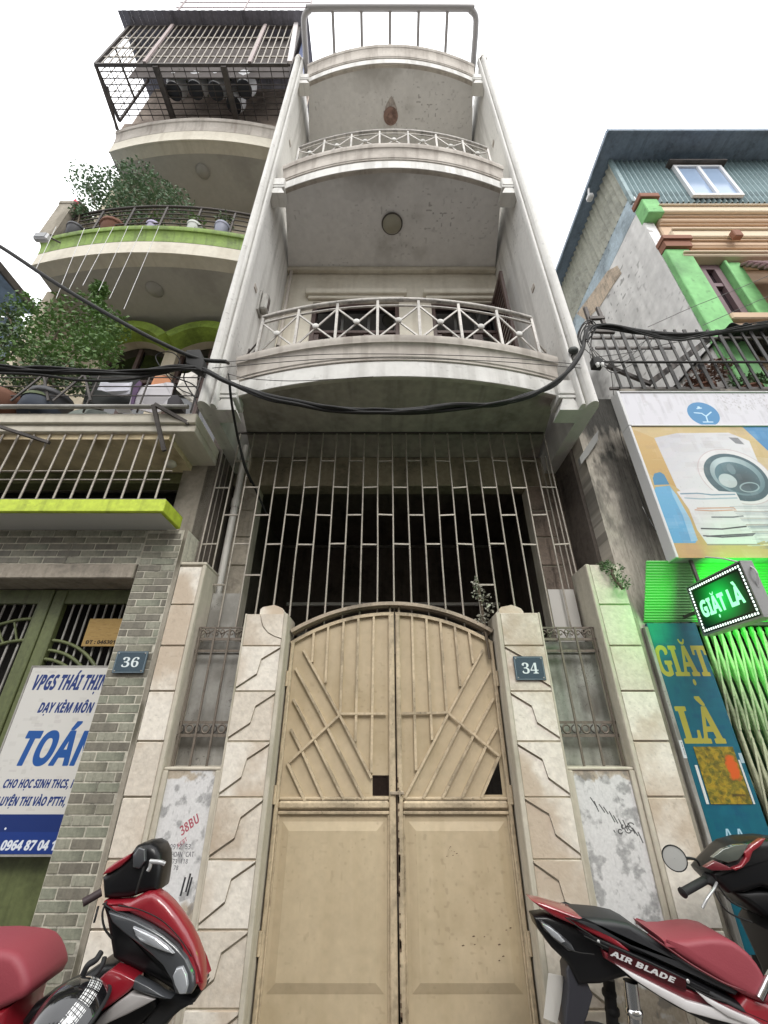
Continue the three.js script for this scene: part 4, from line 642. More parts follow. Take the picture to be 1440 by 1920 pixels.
{ // green gate of number 36 and the boards on it
  const green = surface({ size: 1, base: [0.105, 0.125, 0.05], vary: 0.16, stain: [0.05, 0.055, 0.025], amount: 0.6, streak: 0.3, rough: 0.5, bump: 0.001, seed: 461, px: 256 });
  const g = thing('metal_gate', 'dark green barred gate with fan shaped arcs behind the white tuition board', 'gate'), z = -0.3;
  part(g, 'gate_frame', [box(-3.01, -2.90, 0, 2.8, z - 0.02, z + 0.05, 0.006), box(-2.895, -2.79, 0, 2.8, z - 0.02, z + 0.04, 0.006), box(-2.14, -2.09, 0, 2.8, z - 0.02, z + 0.03, 0.006), box(-2.789, -2.14, 2.68, 2.8, z - 0.02, z + 0.03), box(-4.2, -3.01, 2.68, 2.8, z - 0.02, z + 0.03)], green);
  part(g, 'lower_sheet', [box(-2.789, -2.141, 0, 1.02, z - 0.01, z), box(-4.2, -3.011, 0, 1.3, z - 0.01, z), box(-2.789, -2.141, 0.55, 0.57, z + 0.001, z + 0.012), box(-2.789, -2.141, 0.98, 1.02, z + 0.001, z + 0.02)], green);
  for (let i = 0; i < 9; i++) part(g, 'bar', rod([-2.72 + i * 0.072, 1.0, z], [-2.72 + i * 0.072, 2.7, z], 0.0085, 6), M.zinc);
  for (let i = 0; i < 12; i++) part(g, 'bar', rod([-3.07 - i * 0.085, 1.3, z], [-3.07 - i * 0.085, 2.7, z], 0.009, 6), M.zinc);
  const arc = (cx, cy, r, a0, a1) => Array.from({ length: 13 }, (_, i) => { const a = lerp(a0, a1, i / 12); return [cx + r * Math.cos(a), cy + r * Math.sin(a), z + 0.02]; });
  for (const r of [0.62, 0.54, 0.47]) part(g, 'arc_bar', tube(arc(-2.82, 1.75, r, 0.2, 1.5), 0.014, 6, 30), green);
  for (const r of [0.8, 0.62]) part(g, 'arc_bar', tube(arc(-3.0, 1.75, r, 1.6, 2.9), 0.014, 6, 30), green);
  for (let i = 0; i < 7; i++) { const a = 1.7 + i * 0.17, b = a + 0.085; part(g, 'zigzag_bar', bar([-3.0 + 0.62 * Math.cos(a), 1.75 + 0.62 * Math.sin(a), z + 0.02], [-3.0 + 0.8 * Math.cos(b), 1.75 + 0.8 * Math.sin(b), z + 0.02], 0.012, 0.01), green); }
  single('dark_backing', [box(-5.3, -2.09, 0, 2.9, -0.78, -0.74)], M.dark, 'near black sheet standing in for the shaded entrance hall behind the green gate', 'hall');  // a single sheet whose near black colour gives the shade of the hall
  // tuition board
  const bx0 = -2.794, bx1 = -2.085, by1 = 2.144, by0 = 0.972, PW = 700, PH = Math.round(700 * (by1 - by0) / (bx1 - bx0));
  const X = (m) => (m - bx0) / (bx1 - bx0) * PW, Y = (m) => (by1 - m) / (by1 - by0) * PH;
  const board = canvasTex(PW, PH, (x, w, h) => {
    x.fillStyle = '#c9c7c2'; x.fillRect(0, 0, w, h); const r = rng(8); for (let i = 0; i < 160; i++) { x.fillStyle = `rgba(90,85,75,${0.03 + 0.05 * r()})`; x.fillRect(r() * w, r() * h, 6 + r() * 60, 3 + r() * 26); }
    const blue = '#16306e', blue2 = '#1a4f93';
    const row = (t, m0, m1, yb, yt, o) => { const size = (Y(yb) - Y(yt)) / 0.74, f = (x.font = `bold ${size}px sans-serif`), n = [...t].reduce((q, ch) => q + x.measureText(SPLIT[ch] ? SPLIT[ch][0] : ch).width, 0); const s = (X(m1) - X(m0)) / n; letters(x, t, X(m0), Y(yb), size, { ...o, squeeze: s, slant: 0.16, bold: true }); };
    row('VPGS THÁI THỊNH', -2.752, -2.122, 1.98, 2.089, { color: blue });
    row('DẠY KÈM MÔN', -2.638, -2.222, 1.819, 1.889, { color: blue });
    row('TOÁN', -2.68, -2.119, 1.48, 1.697, { color: blue2 });
    row('CHO HỌC SINH THCS, PTTH', -2.692, -2.103, 1.341, 1.392, { color: blue });
    row('LUYỆN THI VÀO PTTH, ĐẠI', -2.694, -2.118, 1.237, 1.289, { color: blue });
    x.fillStyle = '#14337a'; x.fillRect(0, Y(1.188), w, h); x.fillStyle = '#0f2a68'; x.fillRect(0, Y(1.188), w, Y(1.091) - Y(1.188));
    row('0964 87 04 11', -2.558, -2.154, 0.995, 1.048, { color: '#d6dbe2' });
    x.fillStyle = '#d6dbe2'; x.beginPath(); x.arc(X(-2.565), Y(1.109), 7, 0, 7); x.fill();
  });
  const sb = thing('tuition_board', 'white and blue board offering maths lessons on the green gate beside the brick pier', 'sign');
  part(sb, 'board', planeUV(box(bx0, bx1, by0, by1, -0.222, -0.2, 0.002), bx0, bx1, by0, by1), new THREE.MeshStandardMaterial({ map: board, roughness: 0.45 })); part(sb, 'board_rim', [box(bx0 - 0.012, bx0 - 0.0005, by0, by1, -0.224, -0.197), box(bx0 - 0.012, bx1, by1 + 0.0005, by1 + 0.012, -0.224, -0.197), box(bx0 - 0.012, bx1, by0 - 0.012, by0 - 0.0005, -0.224, -0.197)], M.zinc);
  const k0 = -2.507, k1 = -2.1, ky0 = 2.314, ky1 = 2.543;
  const card = canvasTex(420, 260, (x, w, h) => { x.fillStyle = '#9a7f4e'; x.fillRect(0, 0, w, h); const r = rng(4); for (let i = 0; i < 300; i++) { x.fillStyle = `rgba(${r() > 0.5 ? '70,52,26' : '190,165,120'},0.12)`; x.fillRect(r() * w, r() * h, 4 + r() * 50, 2 + r() * 5); } letters(x, 'ĐT : 0463019', 30, 238, 46, { color: '#2a2014', squeeze: 1.05, bold: true }); });
  const cb = thing('cardboard_sign', 'brown cardboard sheet with a phone number stuck on the bars above the tuition board', 'sign');
  part(cb, 'cardboard', planeUV(box(k0, k1, ky0, ky1, -0.256, -0.25, 0.002), k0, k1, ky0, ky1), new THREE.MeshStandardMaterial({ map: card, roughness: 0.9 })); part(cb, 'wire_tie', rod([k0 + 0.04, ky1 - 0.01, -0.26], [k0 + 0.04, ky1 + 0.02, -0.26], 0.004, 5), M.wire);
}

// ---------------------------------------------------------------- foliage
function leafCloud(seed, n, centres, size, at = [0, 0, 0]) { // many small folded leaves in clumps
  const r = rng(seed), pos = [], v = V(0, 0, 0), q = new THREE.Quaternion(), e = new THREE.Euler();
  for (let i = 0; i < n; i++) {
    const c = centres[Math.floor(r() * centres.length)], u = Math.cbrt(r()), th = r() * 6.283, ph = Math.acos(2 * r() - 1);
    const p = [c[0] + c[3] * u * Math.sin(ph) * Math.cos(th), c[1] + c[4] * u * Math.cos(ph), c[2] + c[3] * u * Math.sin(ph) * Math.sin(th)], s = size * (0.6 + 0.8 * r());
    e.set(r() * 2.4 - 1.2, r() * 6.283, r() * 2.4 - 1.2); q.setFromEuler(e);
    const L = [[0, 0, 0], [0.5 * s, 0.12 * s, 0.55 * s], [0, 0.03 * s, 1.5 * s], [-0.5 * s, 0.12 * s, 0.55 * s]].map((k) => { v.set(...k).applyQuaternion(q); return [v.x + p[0], v.y + p[1], v.z + p[2]]; });
    for (const k of [0, 1, 2, 0, 2, 3]) pos.push(...L[k]);
  }
  const g = new THREE.BufferGeometry(); g.setAttribute('position', new THREE.Float32BufferAttribute(pos, 3)); g.computeVertexNormals(); return uvMetres(g);
}
const leafMat = (r, g, b, seed) => { const m = surface({ size: 0.5, base: [r, g, b], vary: 0.5, stain: [r * 0.45, g * 0.5, b * 0.4], amount: 0.9, from: 0.4, to: 0.6, rough: 0.6, bump: 0, seed, px: 128 }); return new THREE.MeshPhysicalMaterial({ map: m.map, color: m.color, roughness: 0.6, transmission: 0.2, thickness: 0 }); };
const leafDark = leafMat(0.085, 0.145, 0.055, 501), leafMid = leafMat(0.11, 0.21, 0.05, 503), leafBlue = leafMat(0.115, 0.2, 0.1, 505), leafDry = leafMat(0.16, 0.08, 0.05, 507);
const bark = plain(0.11, 0.085, 0.06, 0.9);
function plant(name, label, category, clumps, n, size, mat, stems, seed, pot) {
  const t = thing(name, label, category);
  part(t, 'foliage', leafCloud(seed, n, clumps, size), mat).userData.kind = 'stuff';
  stems.forEach((s) => part(t, 'stem', tube(s.map(([a, b, c]) => [a, b, c]), 0.012, 5, 14), bark));
  if (pot) { const [x, y, z, r, h, m] = pot; part(t, 'pot', lathe([[0.001, 0], [r * 0.7, 0], [r * 0.95, h * 0.85], [r * 1.05, h * 0.86], [r * 1.05, h], [r * 0.85, h], [r * 0.8, h * 0.8]], 18, [x, y, z]), m); }
  return t;
}
const clay = plain(0.14, 0.06, 0.035, 0.85), plasticPot = plain(0.05, 0.05, 0.055, 0.6);
{
  const c = (px, py) => 0;
  const A = [[-4.026, 5.636, 0.05], [-3.883, 5.977, 0], [-3.719, 6.24, -0.05], [-3.438, 5.697, 0], [-3.595, 5.235, 0.1], [-3.956, 5.219, 0.15], [-3.328, 6.042, -0.05], [-4.215, 6.103, 0.05], [-3.349, 5.194, 0.1], [-3.19, 5.504, 0.05]];
  plant('potted_tree', 'leafy green tree in a pot at the left end of the first floor balcony', 'tree', [...A.map((p, i) => [...p, 0.24 + 0.05 * (i % 3), 0.2]), [...[-3.67, 6.714, -0.05], 0.1, 0.12], [...[-3.579, 6.394, -0.05], 0.08, 0.14]], 5200, 0.031, leafMid, [[[-3.9, 4.7, 0.0], [-3.85, 5.1, 0.0], [-3.847, 5.882, 0]], [[-3.9, 4.7, 0], [-3.6, 5.2, 0], [-3.587, 6.14, -0.05], [-3.67, 6.714, -0.05]], [[-3.9, 4.75, 0], [-4.3, 5.1, 0.05], [-4.048, 5.487, 0.1]]], 511, [-3.9, 4.312, 0, 0.2, 0.42, clay]);
  plant('potted_plant', 'sprig of dark leaves at the far left edge beside the potted tree', 'plant', [[...[-4.325, 5.898, 0.2], 0.14, 0.16], [...[-4.05, 5.452, 0.2], 0.12, 0.14], [...[-4.217, 5.581, 0.2], 0.1, 0.14]], 420, 0.032, leafDark, [[[-4.7, 4.5, 0.2], [-4.131, 5.452, 0.2], [-4.353, 5.992, 0.2]]], 513, [-4.7, 4.312, 0.2, 0.15, 0.3, plasticPot]);
  plant('potted_plant', 'dark low bush under the cables on the first floor balcony', 'plant', [[...[-3.464, 4.929, 0.2], 0.24, 0.14], [...[-3.162, 4.853, 0.2], 0.22, 0.14], [...[-3.747, 4.855, 0.22], 0.2, 0.12]], 1100, 0.026, leafDark, [[[-3.3, 4.5, 0.2], [-3.366, 4.816, 0.2], [-3.451, 4.967, 0.2]]], 517, [-3.3, 4.312, 0.2, 0.18, 0.3, plasticPot]);
  const B = [[-5.058, 10.401, -0.5], [-4.842, 10.711, -0.55], [-4.582, 10.93, -0.6], [-4.723, 9.938, -0.5], [-4.374, 10.029, -0.5], [-3.974, 10.12, -0.5], [-4.926, 9.654, -0.45], [-3.605, 9.761, -0.5], [-4.386, 9.588, -0.5], [-5.38, 10.497, -0.5]];
  plant('potted_bush', 'wide wispy bush spreading over the railing of the second floor balcony', 'plant', B.map((p, i) => [...p, 0.34, 0.24]), 4000, 0.034, leafBlue, [[[-4.4, 8.9, -0.5], [-4.4, 9.3, -0.5], [-4.865, 10.401, -0.5]], [[-4.4, 8.9, -0.5], [-4.0, 9.3, -0.5], [-3.974, 10.12, -0.5]], [[-4.4, 8.95, -0.5], [-4.8, 9.4, -0.5], [-5.38, 10.497, -0.5]]], 521, [-4.4, 8.602, -0.5, 0.22, 0.36, clay]);
  plant('potted_plant', 'small plant with a red bloom beside the wing wall of the second floor balcony', 'plant', [[...[-5.069, 9.337, -0.42], 0.14, 0.1]], 160, 0.03, leafBlue, [[[-4.95, 8.8, -0.42], [-5.069, 9.337, -0.42]]], 523, [-4.95, 8.602, -0.42, 0.13, 0.24, plasticPot]);
  single('red_cloth', [prism([[-5.326, 9.633], [-5.287, 9.779], [-5.19, 9.633], [-5.175, 9.463], [-5.225, 9.435]], -0.43, -0.4)], plain(0.55, 0.05, 0.09, 0.8), 'small bright red cloth on the second floor balcony beside the wing wall', 'cloth');
  const mk = (i) => ['small lavender pot behind the second floor railing, nearest the bush', 'small pale pot behind the second floor railing, middle of three', 'small grey pot with leaves behind the second floor railing nearest the white fin'][i];
  [[[-3.714, 9.255, -0.42], plain(0.35, 0.32, 0.45, 0.6)], [[-3.059, 9.337, -0.42], plain(0.5, 0.52, 0.48, 0.6)], [[-2.609, 9.255, -0.42], plain(0.25, 0.26, 0.33, 0.6)]].forEach(([p, m], i) => plant('potted_plant', mk(i), 'plant', [[p[0], 9.06, p[2], 0.14, 0.12]], 130, 0.03, i === 2 ? leafDark : leafMid, [[[p[0], 8.8, p[2]], [p[0] + 0.02, 9.05, p[2]]]], 531 + i, [p[0], 8.602, p[2], 0.12, 0.3, m]));
  plant('climbing_plant', 'pale flowering spray growing between the bars at the right end of the gate arch', 'plant', [[...[0.804, 2.742, -0.14], 0.05, 0.1], [...[0.861, 2.624, -0.13], 0.055, 0.1], [...[0.815, 2.515, -0.14], 0.05, 0.07], [...[0.794, 2.813, -0.14], 0.03, 0.06]], 230, 0.017, leafMat(0.4, 0.4, 0.33, 541), [[[0.84, 2.2, -0.16], [0.822, 2.562, -0.15], [0.808, 2.84, -0.15]]], 541);
  plant('weed_tuft', 'tuft of green weeds on top of the right boundary pillar', 'weeds', [[...[1.899, 2.88, 0.03], 0.09, 0.06], [...[1.935, 2.771, 0.05], 0.08, 0.07], [...[1.868, 2.93, 0], 0.06, 0.04]], 420, 0.014, leafDark, [[[1.92, 2.9, 0.0], [1.887, 2.821, 0.04], [1.923, 2.701, 0.06]]], 543);
}
{ // things on the first floor balcony of number 36
  const sheet = (poly, z, d = 0.012) => { const g = puffy(poly, 0, { bevel: 0.004, near: z + d, far: z, seg: 1, inset: 0.5 }); return g; };
  const cloth = (name, label, z, poly, mat, cat) => { const g = prism(poly, z, z + 0.012); const p = g.attributes.position; for (let i = 0; i < p.count; i++) p.setZ(i, p.getZ(i) + 0.03 * Math.sin(p.getX(i) * 19 + p.getY(i) * 5)); g.computeVertexNormals(); return single(name, g, mat, label, cat); };
  const white = plain(0.6, 0.6, 0.66, 0.9), white2 = plain(0.55, 0.53, 0.55, 0.9);
  const dense = (q) => { const o = []; q.forEach((a, i) => { const b = q[(i + 1) % q.length]; for (let k = 0; k < 8; k++) o.push([lerp(a[0], b[0], k / 8), lerp(a[1], b[1], k / 8)]); }); return o; };
  cloth('towel', 'white towel hung on the balcony rail left of the shirts', 0.24, dense([[-2.82, 4.657], [-2.817, 4.777], [-2.508, 4.763], [-2.495, 4.617]]), white, 'towel');
  cloth('shirt', 'large white shirt hanging on the balcony below the orange cloth', 0.22, dense([[-2.475, 4.434], [-2.474, 4.686], [-2.396, 4.777], [-2.111, 4.777], [-2.086, 4.549], [-2.084, 4.425]]), white2, 'shirt');
  cloth('orange_cloth', 'orange and cream cloth hanging above the white shirt', 0.18, dense([[-2.394, 4.838], [-2.392, 4.975], [-2.276, 4.943], [-2.177, 4.88], [-2.169, 4.818]]), plain(0.5, 0.22, 0.11, 0.9), 'cloth');
  cloth('blouse', 'pale patterned blouse hanging beside the fin of the white house', 0.2, dense([[-2.086, 4.726], [-2.099, 4.975], [-2.004, 4.997], [-1.909, 4.912], [-1.884, 4.726], [-1.894, 4.568]]), surface({ size: 0.1, base: [0.6, 0.58, 0.54], vary: 0.3, stain: [0.25, 0.24, 0.25], amount: 0.6, from: 0.5, to: 0.6, seed: 551, px: 128, bump: 0 }), 'blouse');
  cloth('dark_trousers', 'dark trousers hung behind the towel on the balcony', 0.12, dense([[-3.022, 4.544], [-3.13, 5.039], [-2.677, 5.105], [-2.54, 4.953], [-2.516, 4.544]]), plain(0.02, 0.022, 0.02, 0.9), 'trousers');
  single('purple_towel', [prism([[-2.434, 4.417], [-2.481, 4.706], [-2.445, 4.787], [-2.414, 4.757], [-2.426, 4.588], [-2.411, 4.413]], 0.26, 0.275)], plain(0.1, 0.06, 0.12, 0.9), 'narrow purple patterned towel between the white towel and the shirt', 'towel');
  single('white_bag', puffy([[-2.532, 4.371], [-2.524, 4.414], [-2.438, 4.408], [-2.39, 4.366]], 0.04, { bevel: 0.015, z: 0.3 }), white, 'small white bag on the balcony edge below the towel', 'bag');
  const p1 = [-3.34, 4.634, 0.2], p2 = [-3.787, 4.599, 0.2], p3 = [-1.97, 4.423, 0.3];
  const u = thing('round_basket', 'dark round basket with a mossy lid on the first floor balcony', 'basket'); part(u, 'basket', lathe([[0.001, 0], [0.15, 0], [0.19, 0.1], [0.18, 0.2]], 24, [p1[0], 4.315, p1[2]]), plain(0.03, 0.04, 0.06, 0.7)); part(u, 'lid', lathe([[0.19, 0.2], [0.18, 0.24], [0.1, 0.26], [0.001, 0.26]], 24, [p1[0], 4.315, p1[2]]), plain(0.08, 0.1, 0.05, 0.9));
  const s2 = thing('striped_cover', 'grey green striped rounded cover beside the dark basket', 'cover'); for (let i = 0; i < 5; i++) part(s2, 'stripe', new THREE.SphereGeometry(0.24, 18, 12, i * 0.63, 0.62, 0, Math.PI / 2).scale(1.2, 0.8, 0.7).rotateY(0.4).translate(-2.82, 4.315, 0.1), i % 2 ? plain(0.15, 0.17, 0.15, 0.8) : plain(0.07, 0.08, 0.07, 0.8));
  single('clay_pot', lathe([[0.001, 0], [0.2, 0], [0.27, 0.2], [0.2, 0.3], [0.12, 0.34], [0.1, 0.33]], 24, [p2[0], 4.315, p2[2]]), clay, 'brown clay pot at the left edge of the first floor balcony', 'pot');
  single('speaker_box', puffy([[-2.03, 4.353], [-2.041, 4.455], [-2.01, 4.502], [-1.963, 4.515], [-1.916, 4.464], [-1.899, 4.362]], 0.07, { bevel: 0.02, z: 0.3 }), plain(0.05, 0.045, 0.05, 0.8), 'dark rounded bundle on the balcony rail next to the white house', 'bundle');
  // strings strung down from the second floor lip
  const st = [[200, 432, 120, 590], [165, 432, 95, 600], [255, 420, 145, 560], [275, 418, 150, 560], [297, 418, 195, 610], [130, 430, 60, 540]];
  const tops = [[-5.004, 8.503, -0.2], [-4.557, 8.459, -0.2], [-4.327, 8.474, -0.2], [-4.125, 8.503, -0.2], [-3.91, 8.518, -0.2], [-3.681, 8.518, -0.2], [-3.437, 8.518, -0.2]], ends = [[-4.303, 6.597, 0.2], [-3.855, 6.186, 0.2], [-3.765, 6.336, 0.2], [-3.629, 6.439, 0.2], [-3.402, 6.336, 0.2], [-3.228, 6.186, 0.2], [-3.001, 5.992, 0.2]];
  const words = ['first', 'second', 'third', 'fourth', 'fifth', 'sixth', 'last'];
  tops.forEach((a, i) => single('string', rod(a, ends[i], 0.0035, 5), plain(0.6, 0.6, 0.6, 0.7), `white string slanting down from the lime balcony lip, ${words[i]} of seven from left`, 'string', 'white strings below the lime lip'));
  const fl = thing('floodlight', 'small pale floodlight at the left end of the lime lip', 'lamp'); const q = [-5.014, 8.096, -0.1]; part(fl, 'lamp_case', box(q[0] - 0.1, q[0] + 0.1, q[1] - 0.07, q[1] + 0.07, q[2] - 0.08, q[2], 0.02), plain(0.5, 0.5, 0.52, 0.4)); part(fl, 'lamp_glass', box(q[0] - 0.08, q[0] + 0.08, q[1] - 0.05, q[1] + 0.05, q[2] + 0.001, q[2] + 0.006), M.glass); part(fl, 'bracket', rod([q[0], q[1] + 0.08, q[2] - 0.04], [q[0] + 0.1, q[1] + 0.16, q[2] - 0.2], 0.012), M.darkSteel);
  const nb = thing('neighbour_house', 'blue clad house with an awning at the far left edge', 'house'), bl = surface({ size: 2, base: [0.28, 0.38, 0.52], vary: 0.1, stain: [0.2, 0.25, 0.32], amount: 0.5, rough: 0.5, seed: 561, px: 256 });
  part(nb, 'wall', box(-11, -6.6, 0, 8.3, -8, -1.6), bl); part(nb, 'awning', box(-11, -6.25, 8.32, 8.4, -1.55, 0.2), bl); part(nb, 'awning_edge', box(-6.249, -6.21, 8.29, 8.43, -1.55, 0.2), M.darkSteel);
}
// ---------------------------------------------------------------- laundry on the right
function corrugated(A, U, Vv, n, depth, normal, th = 0.006) { // sheet from A along U (across the ribs) and V (along them)
  const pos = [], idx = [], N = n * 6, nn = V(...normal).normalize();
  for (let s = 0; s < 2; s++) for (let i = 0; i <= N; i++) { const t = i / N, w = Math.sin(t * n * 2 * Math.PI) * depth - s * th; for (let k = 0; k < 2; k++) pos.push([0, 1, 2].map((c) => A[c] + U[c] * t + Vv[c] * k + nn.getComponent(c) * w)); }
  const m = (N + 1) * 2; for (let i = 0; i < N; i++) { const a = i * 2; idx.push(a, a + 2, a + 1, a + 1, a + 2, a + 3, m + a, m + a + 1, m + a + 2, m + a + 1, m + a + 3, m + a + 2); }
  for (let i = 0; i < N; i++) for (const k of [0, 1]) { const a = i * 2 + k; idx.push(a, m + a, a + 2, a + 2, m + a, m + a + 2); }
  return fromTris(pos, idx, 0.9);
}
const shop = thing('laundry_shop', 'laundry shop with a stained concrete pier and corrugated awning beside the white house', 'shop');
{
  // stained concrete: black mould under the fin and down the right side, paler below
  const n1 = fbm(651, 2, 9, 6), n2 = fbm(653, 30, 120, 3), n3 = fbm(655, 14, 4, 4), pierTex = makeTex(256, 1536, (u, v) => {
    const y = v * 4.86, a = n1(u, v), m = sstep(4.1, 4.5, y + (a - 0.5) * 1.2) * 0.95, side = sstep(0.52, 0.64, a + 0.25 * (u - 0.4)) * sstep(3.0, 3.4, y) * 0.55, low = sstep(0.5, 0.66, n1(v * 0.7, u)) * 0.5 * (1 - sstep(2.2, 3.0, y)), drip = 0.45 * sstep(0.5, 0.75, n3(u, v)), k = clamp(m + side + low + drip * (0.3 + m), 0, 0.95), f = 1 + 0.5 * (n2(u, v) - 0.5), s = n2(v, u) > 0.72 ? 0.6 : 1;
    return [lerp(0.46, 0.045, k) * f * s, lerp(0.42, 0.044, k) * f * s, lerp(0.36, 0.04, k) * f * s];
  });
  pierTex.wrapS = pierTex.wrapT = THREE.ClampToEdgeWrapping;
  part(shop, 'concrete_pier', planeUV(prism([[1.99, 0], [2.075, 0], [2.075, 2.40], [2.46, 2.46], [2.46, 4.86], [1.99, 4.86]], -0.5, -0.06), 1.99, 2.46, 0, 4.86), new THREE.MeshStandardMaterial({ map: pierTex, roughness: 0.95, bumpMap: M.concrete.bumpMap, bumpScale: 0.012 }));
  part(shop, 'pier_strip', box(2.052, 2.08, 0, 2.42, -0.059, -0.01, 0.004), M.zinc); part(shop, 'pier_strip', box(1.99, 2.03, 0, 2.5, -0.059, -0.035, 0.006), M.pier);
  part(shop, 'pale_plank', prism([[2.181, 4.403], [2.112, 4.321], [1.913, 4.058], [1.912, 3.982], [2.011, 4.096], [2.142, 4.267]], -0.06, -0.02), plain(0.3, 0.3, 0.29, 0.8));
  part(shop, 'terrace_floor', box(2.46, 7, 4.70, 4.86, -4, 0.1, 0.01), M.concrete);
  part(shop, 'shop_inside', [box(2.46, 7, 0, 4.69, -2.2, -2.1), box(2.3, 2.46, 0, 2.4, -2.1, -0.5), box(2.46, 7, 2.6, 4.69, -2.1, -0.35)], surface({ size: 1, base: [0.035, 0.035, 0.035], vary: 0.3, seed: 601, px: 128 }));
  part(shop, 'awning_sheet', corrugated([2.085, 2.47, -0.055], [0, 0.42, 0.26], [3.4, 0, 0], 22, 0.006, [0, 0.6, -0.8]), plain(0.22, 0.5, 0.2, 0.6));  // green glow of the blade sign put into the sheet colour
  // folding lattice gate
  const lg = thing('folding_gate', 'pale folding lattice gate of the laundry, lit green from above', 'gate'), gm = surface({ size: 0.7, base: [0.43, 0.42, 0.31], vary: 0.12, stain: [0.2, 0.14, 0.07], amount: 0.6, streak: 0.3, rough: 0.5, seed: 603, px: 128 });
  for (let i = 0; i < 22; i++) { const x = 2.49 + i * 0.066; part(lg, 'slat', box(x, x + 0.024, 0.05, 2.44, -0.12, -0.085, 0.005), gm); }
  for (let i = 0; i < 20; i++) for (const [y, h] of [[0.2, 0.7], [0.95, 0.7], [1.7, 0.7]]) { const x = 2.50 + i * 0.066; part(lg, 'lattice_bar', bar([x, y, -0.079], [x + 0.132, y + h, -0.079], 0.014, 0.005), gm); part(lg, 'lattice_bar', bar([x + 0.132, y, -0.128], [x, y + h, -0.128], 0.014, 0.005), gm); }
  part(lg, 'top_track', box(2.47, 4.6, 2.44, 2.466, -0.14, -0.05), M.darkSteel);
  // blue upright board with yellow letters
  const x0 = 2.083, x1 = 2.472, y0 = 0.55, y1 = 2.45, z = -0.02, PW = 380, PH = Math.round(PW * (y1 - y0) / (x1 - x0)), X = (m) => (m - x0) / (x1 - x0) * PW, Y = (m) => (y1 - m) / (y1 - y0) * PH;
  const tex = canvasTex(PW, PH, (x, w, h) => {
    x.fillStyle = '#055a6b'; x.fillRect(0, 0, w, h); const r = rng(19); for (let i = 0; i < 500; i++) { x.fillStyle = `rgba(${r() > 0.5 ? '10,105,120' : '8,66,100'},0.16)`; x.fillRect(r() * w, r() * h, 8 + r() * 80, 8 + r() * 60); }
    const word = (t, mx0, mx1, mb, mt) => { const s = (Y(mb) - Y(mt)) / 0.72; x.font = `bold ${s}px serif`; let n = 0; for (const c of t) n += x.measureText(SPLIT[c] ? SPLIT[c][0] : c).width; letters(x, t, X(mx0), Y(mb), s, { font: 'serif', color: '#a39a3e', squeeze: (X(mx1) - X(mx0)) / n, bold: true }); };
    word('GIẶT', 2.068, 2.468, 2.062, 2.271); word('LÀ', 2.1, 2.387, 1.622, 1.845);
    x.fillStyle = 'rgba(190,200,205,0.85)'; for (const [a, b, c, d] of [[2.446, 1.558, 0.07, 0.06]]) x.fillRect(X(a), Y(b), c / (x1 - x0) * PW, d / (y1 - y0) * PH);
    const s = 90; letters(x, 'A A', X(2.176), Y(1.071), s, { color: '#9fc0cf', squeeze: 0.9 });
  });
  const b = thing('shop_board', 'blue upright board with yellow hand painted letters beside the folding gate', 'sign'); part(b, 'board', planeUV(box(x0, x1, y0, y1, -0.05, z, 0.003), x0, x1, y0, y1), new THREE.MeshStandardMaterial({ map: tex, roughness: 0.4 })); part(b, 'board_edge', box(x0 - 0.002, x0 + 0.03, y0 - 0.3, y0 - 0.001, -0.05, z), M.zinc);
  const post = canvasTex(256, 360, (x, w, h) => { x.fillStyle = '#8f7d1e'; x.fillRect(0, 0, w, h); const r = rng(23); for (let i = 0; i < 700; i++) { x.fillStyle = `rgba(${['150,130,30', '88,78,16', '60,70,20', '175,140,30'][Math.floor(r() * 4)]},0.35)`; x.beginPath(); x.ellipse(r() * w, r() * h, 4 + r() * 24, 3 + r() * 14, r() * 3, 0, 7); x.fill(); } for (let i = 0; i < 90; i++) { x.fillStyle = 'rgba(200,85,20,0.4)'; x.beginPath(); x.ellipse(185 + r() * 50, 70 + r() * 130, 6 + r() * 16, 8 + r() * 22, 0.3, 0, 7); x.fill(); } x.fillStyle = 'rgba(60,45,20,0.6)'; x.fillRect(150, 300, 80, 14); });
  const p0 = 2.149, p1 = 2.422, py0 = 1.267, py1 = 1.596;
  const po = thing('poster', 'faded yellow and orange poster with white borders on the blue board', 'poster'); part(po, 'print', planeUV(box(p0, p1, py0, py1, -0.0195, -0.016), p0, p1, py0, py1), new THREE.MeshStandardMaterial({ map: post, roughness: 0.5 }));
  part(po, 'border_strip', box(p0 - 0.03, p0 - 0.012, py0, py0 + 0.22, -0.0195, -0.0165), plain(0.6, 0.62, 0.6, 0.5)); part(po, 'border_strip', box(p1 + 0.006, p1 + 0.018, py0, py0 + 0.25, -0.0195, -0.0165), plain(0.6, 0.62, 0.6, 0.5));
  const lab = canvasTex(96, 256, (x, w, h) => { x.fillStyle = '#c9ccce'; x.fillRect(0, 0, w, h); x.save(); x.translate(70, 20); x.rotate(Math.PI / 2); letters(x, 'BOM NUOC', 0, 20, 40, { color: '#2a2a33', squeeze: 0.9 }); x.restore(); });
  single('sticker', planeUV(box(2.054, 2.078, 1.527, 1.635, -0.0098, -0.008), 2.054, 2.078, 1.527, 1.635), new THREE.MeshStandardMaterial({ map: lab, roughness: 0.5 }), 'small white printed sticker on the metal strip left of the blue board', 'sticker');
}
